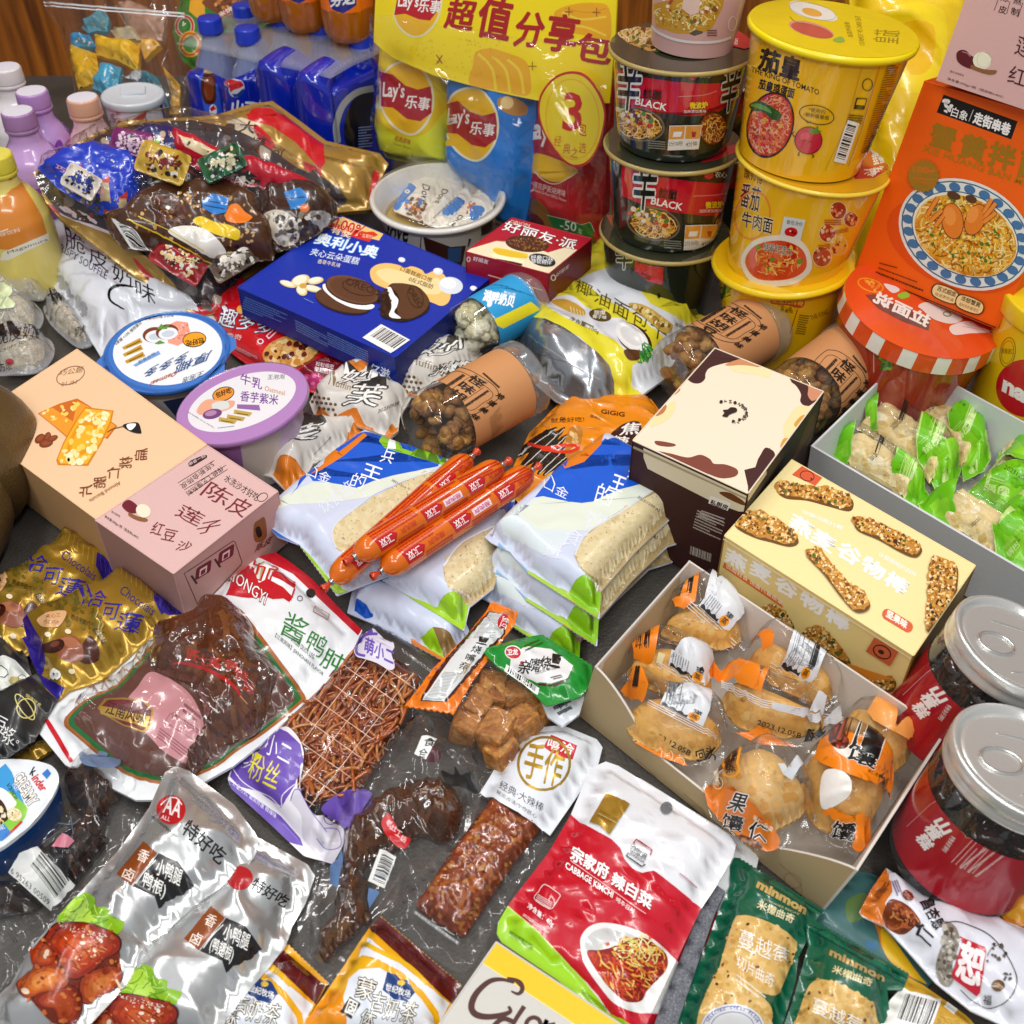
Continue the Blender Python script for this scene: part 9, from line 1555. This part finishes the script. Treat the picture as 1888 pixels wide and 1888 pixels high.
# zip bag of wrapped sweets
pl = up3((140,205),(335,215),(90,0),1.34,1.30,1.52)
ZB = [(70,-30),(345,-30),(348,20),(338,70),(345,150),(338,218),(290,222),(200,214),(145,205),(138,165),(127,105),(110,55),(85,20)]
SW = (('yellow pillow sweet at the lower left of the zip bag','e8b40c',(530,335,700,390,730,600,570,650,510,420)),('large yellow pillow sweet at the centre of the zip bag','ecb810',(690,250,860,300,1020,320,1000,520,850,440,700,400)),('yellow sweet end poking right in the zip bag','e8a80c',(1010,310,1130,290,1165,330,1050,430)),('pale teal wrapped sweet topmost in the zip bag','5aa8bc',(590,200,760,80,790,130,780,230,640,240)),('blue sweet with white print at the left of the zip bag','2a94c8',(515,270,650,255,700,340,520,355)),('sky blue ribbed sweet at the bottom of the zip bag','3aa4c8',(760,465,880,490,860,620,790,700,670,640,720,540)),('white and silver wrapped sweet in the zip bag','c8ccd0',(900,560,1050,510,1060,560,1000,590)),('dark teal wrapped sweet at the right of the zip bag','1c7a8c',(1010,580,1060,510,1140,560,1200,680,1230,790,1130,660)),('amber wrapped sweet low at the right edge of the zip bag','c8941c',(1180,480,1310,620,1300,830,1230,830,1250,700)),('cream and red wrapped sweet behind, high in the zip bag','b89078',(830,40,1000,30,1200,120,1180,300,960,280)),('pale gold sweet with blue print behind the yellow ones','c8b890',(800,220,1000,210,1020,290,850,290)))
for i,(lab,col,q) in enumerate(SW):
    o = a00.l(*q); m = np.array(o).mean(0); n_in = (0,.0)
    pp = tuple((x,y,PY(x,y,Y - .006 * (i % 3))[2]) for (x,y),Y in (((140,205),1.365),((335,215),1.325),((90,0),1.545))); s = Puff(o,0,.016,col,.002,.014,pp,.005,.006,.001,250,.003,150,i + 2)
    s.specks(['f0f0ec',col] if i in (4,5,6) else [col,'c8a020' if i < 3 else 'b0b0a8'],shrink(o,.6),18,1.2,3,i,2,.3)
    pouch_thing('wrapped_sweet',lab,'sweet',s,GLOSS,'sweets inside the zip bag')
fl = Puff(ZB,0,.016,'ffffff',.003,.04,pl,.008,.0008,.002,60,.003,45,6); zp = bare(Puff(ZB,0,.016,'ffffff',.003,.04,pl,.008,.0008,.002,60,.003,45,6)); zp.line('c8ccd0',3,[(80,4),(200,14),(340,25)]).line('e4e8ea',2,[(80,10),(200,20),(340,31)])
Thing('zip_bag','clear zip bag of yellow and blue wrapped sweets in front of the wooden panel','zip bag').part('film',G().add(fl),CLEARW).part('zip_strip',G().add(zp),PLAST).done()
pl = up3((345,130),(480,60),(340,-40),1.42,1.42,1.50)
p = Puff([(340,-30),(520,-30),(500,40),(470,60),(400,60),(360,130),(335,110),(318,60)],0,.012,'3a7a20',.003,.03,pl,.008,.01,.001,80); p.poly('e0a020',a00.l(1380,0,1480,-10,1490,110,1440,140,1370,80)).poly('7a4018',a00.l(1480,0,1830,-20,1850,100,1700,130,1540,80),1).specks(['b87030','d8a050','5a2c10'],a00.l(1500,0,1820,-10,1830,90,1600,100),40,2,6,3,3).line('c82020',8,a00.l(1490,190,1680,60)).text('f4e8d0','香脆米饼',a00(1500,185),a00(1690,75),(-4,-8),.03)
p.ring('d8c8b0',*a00(1340,190),15,18,0,7).ring('c82828',*a00(1340,190),15,18,0,4).ring('d8b020',*a00(1380,320),17,20,0,9).ring('d85020',*a00(1380,320),17,20,0,4).ell('3a8a2c',*a00(1340,190),6,8)
pouch_thing('rice_cracker_pouch','green and brown cracker pouch with ring shapes, behind the zip bag','snack pouch',p,GLOSS)
# big yellow bag at the upper right
pl = up3((1600,480),(1720,480),(1640,0),1.02,1.02,1.16)
p = Puff([(1560,-40),(1700,-50),(1800,-40),(1790,60),(1740,200),(1690,380),(1650,540),(1560,540),(1570,400),(1590,250)],0,.03,'f0c80c',.004,.04,pl,.01,.01,.003,50,.006,40,6); p.blush(['f4d414','f0bc08'],[(1640,20),(1740,20),(1730,150),(1660,160)],1,.4)
pouch_thing('snack_pouch','big glossy yellow bag standing behind the yellow bowls and orange box','snack pouch',p,GLOSS)
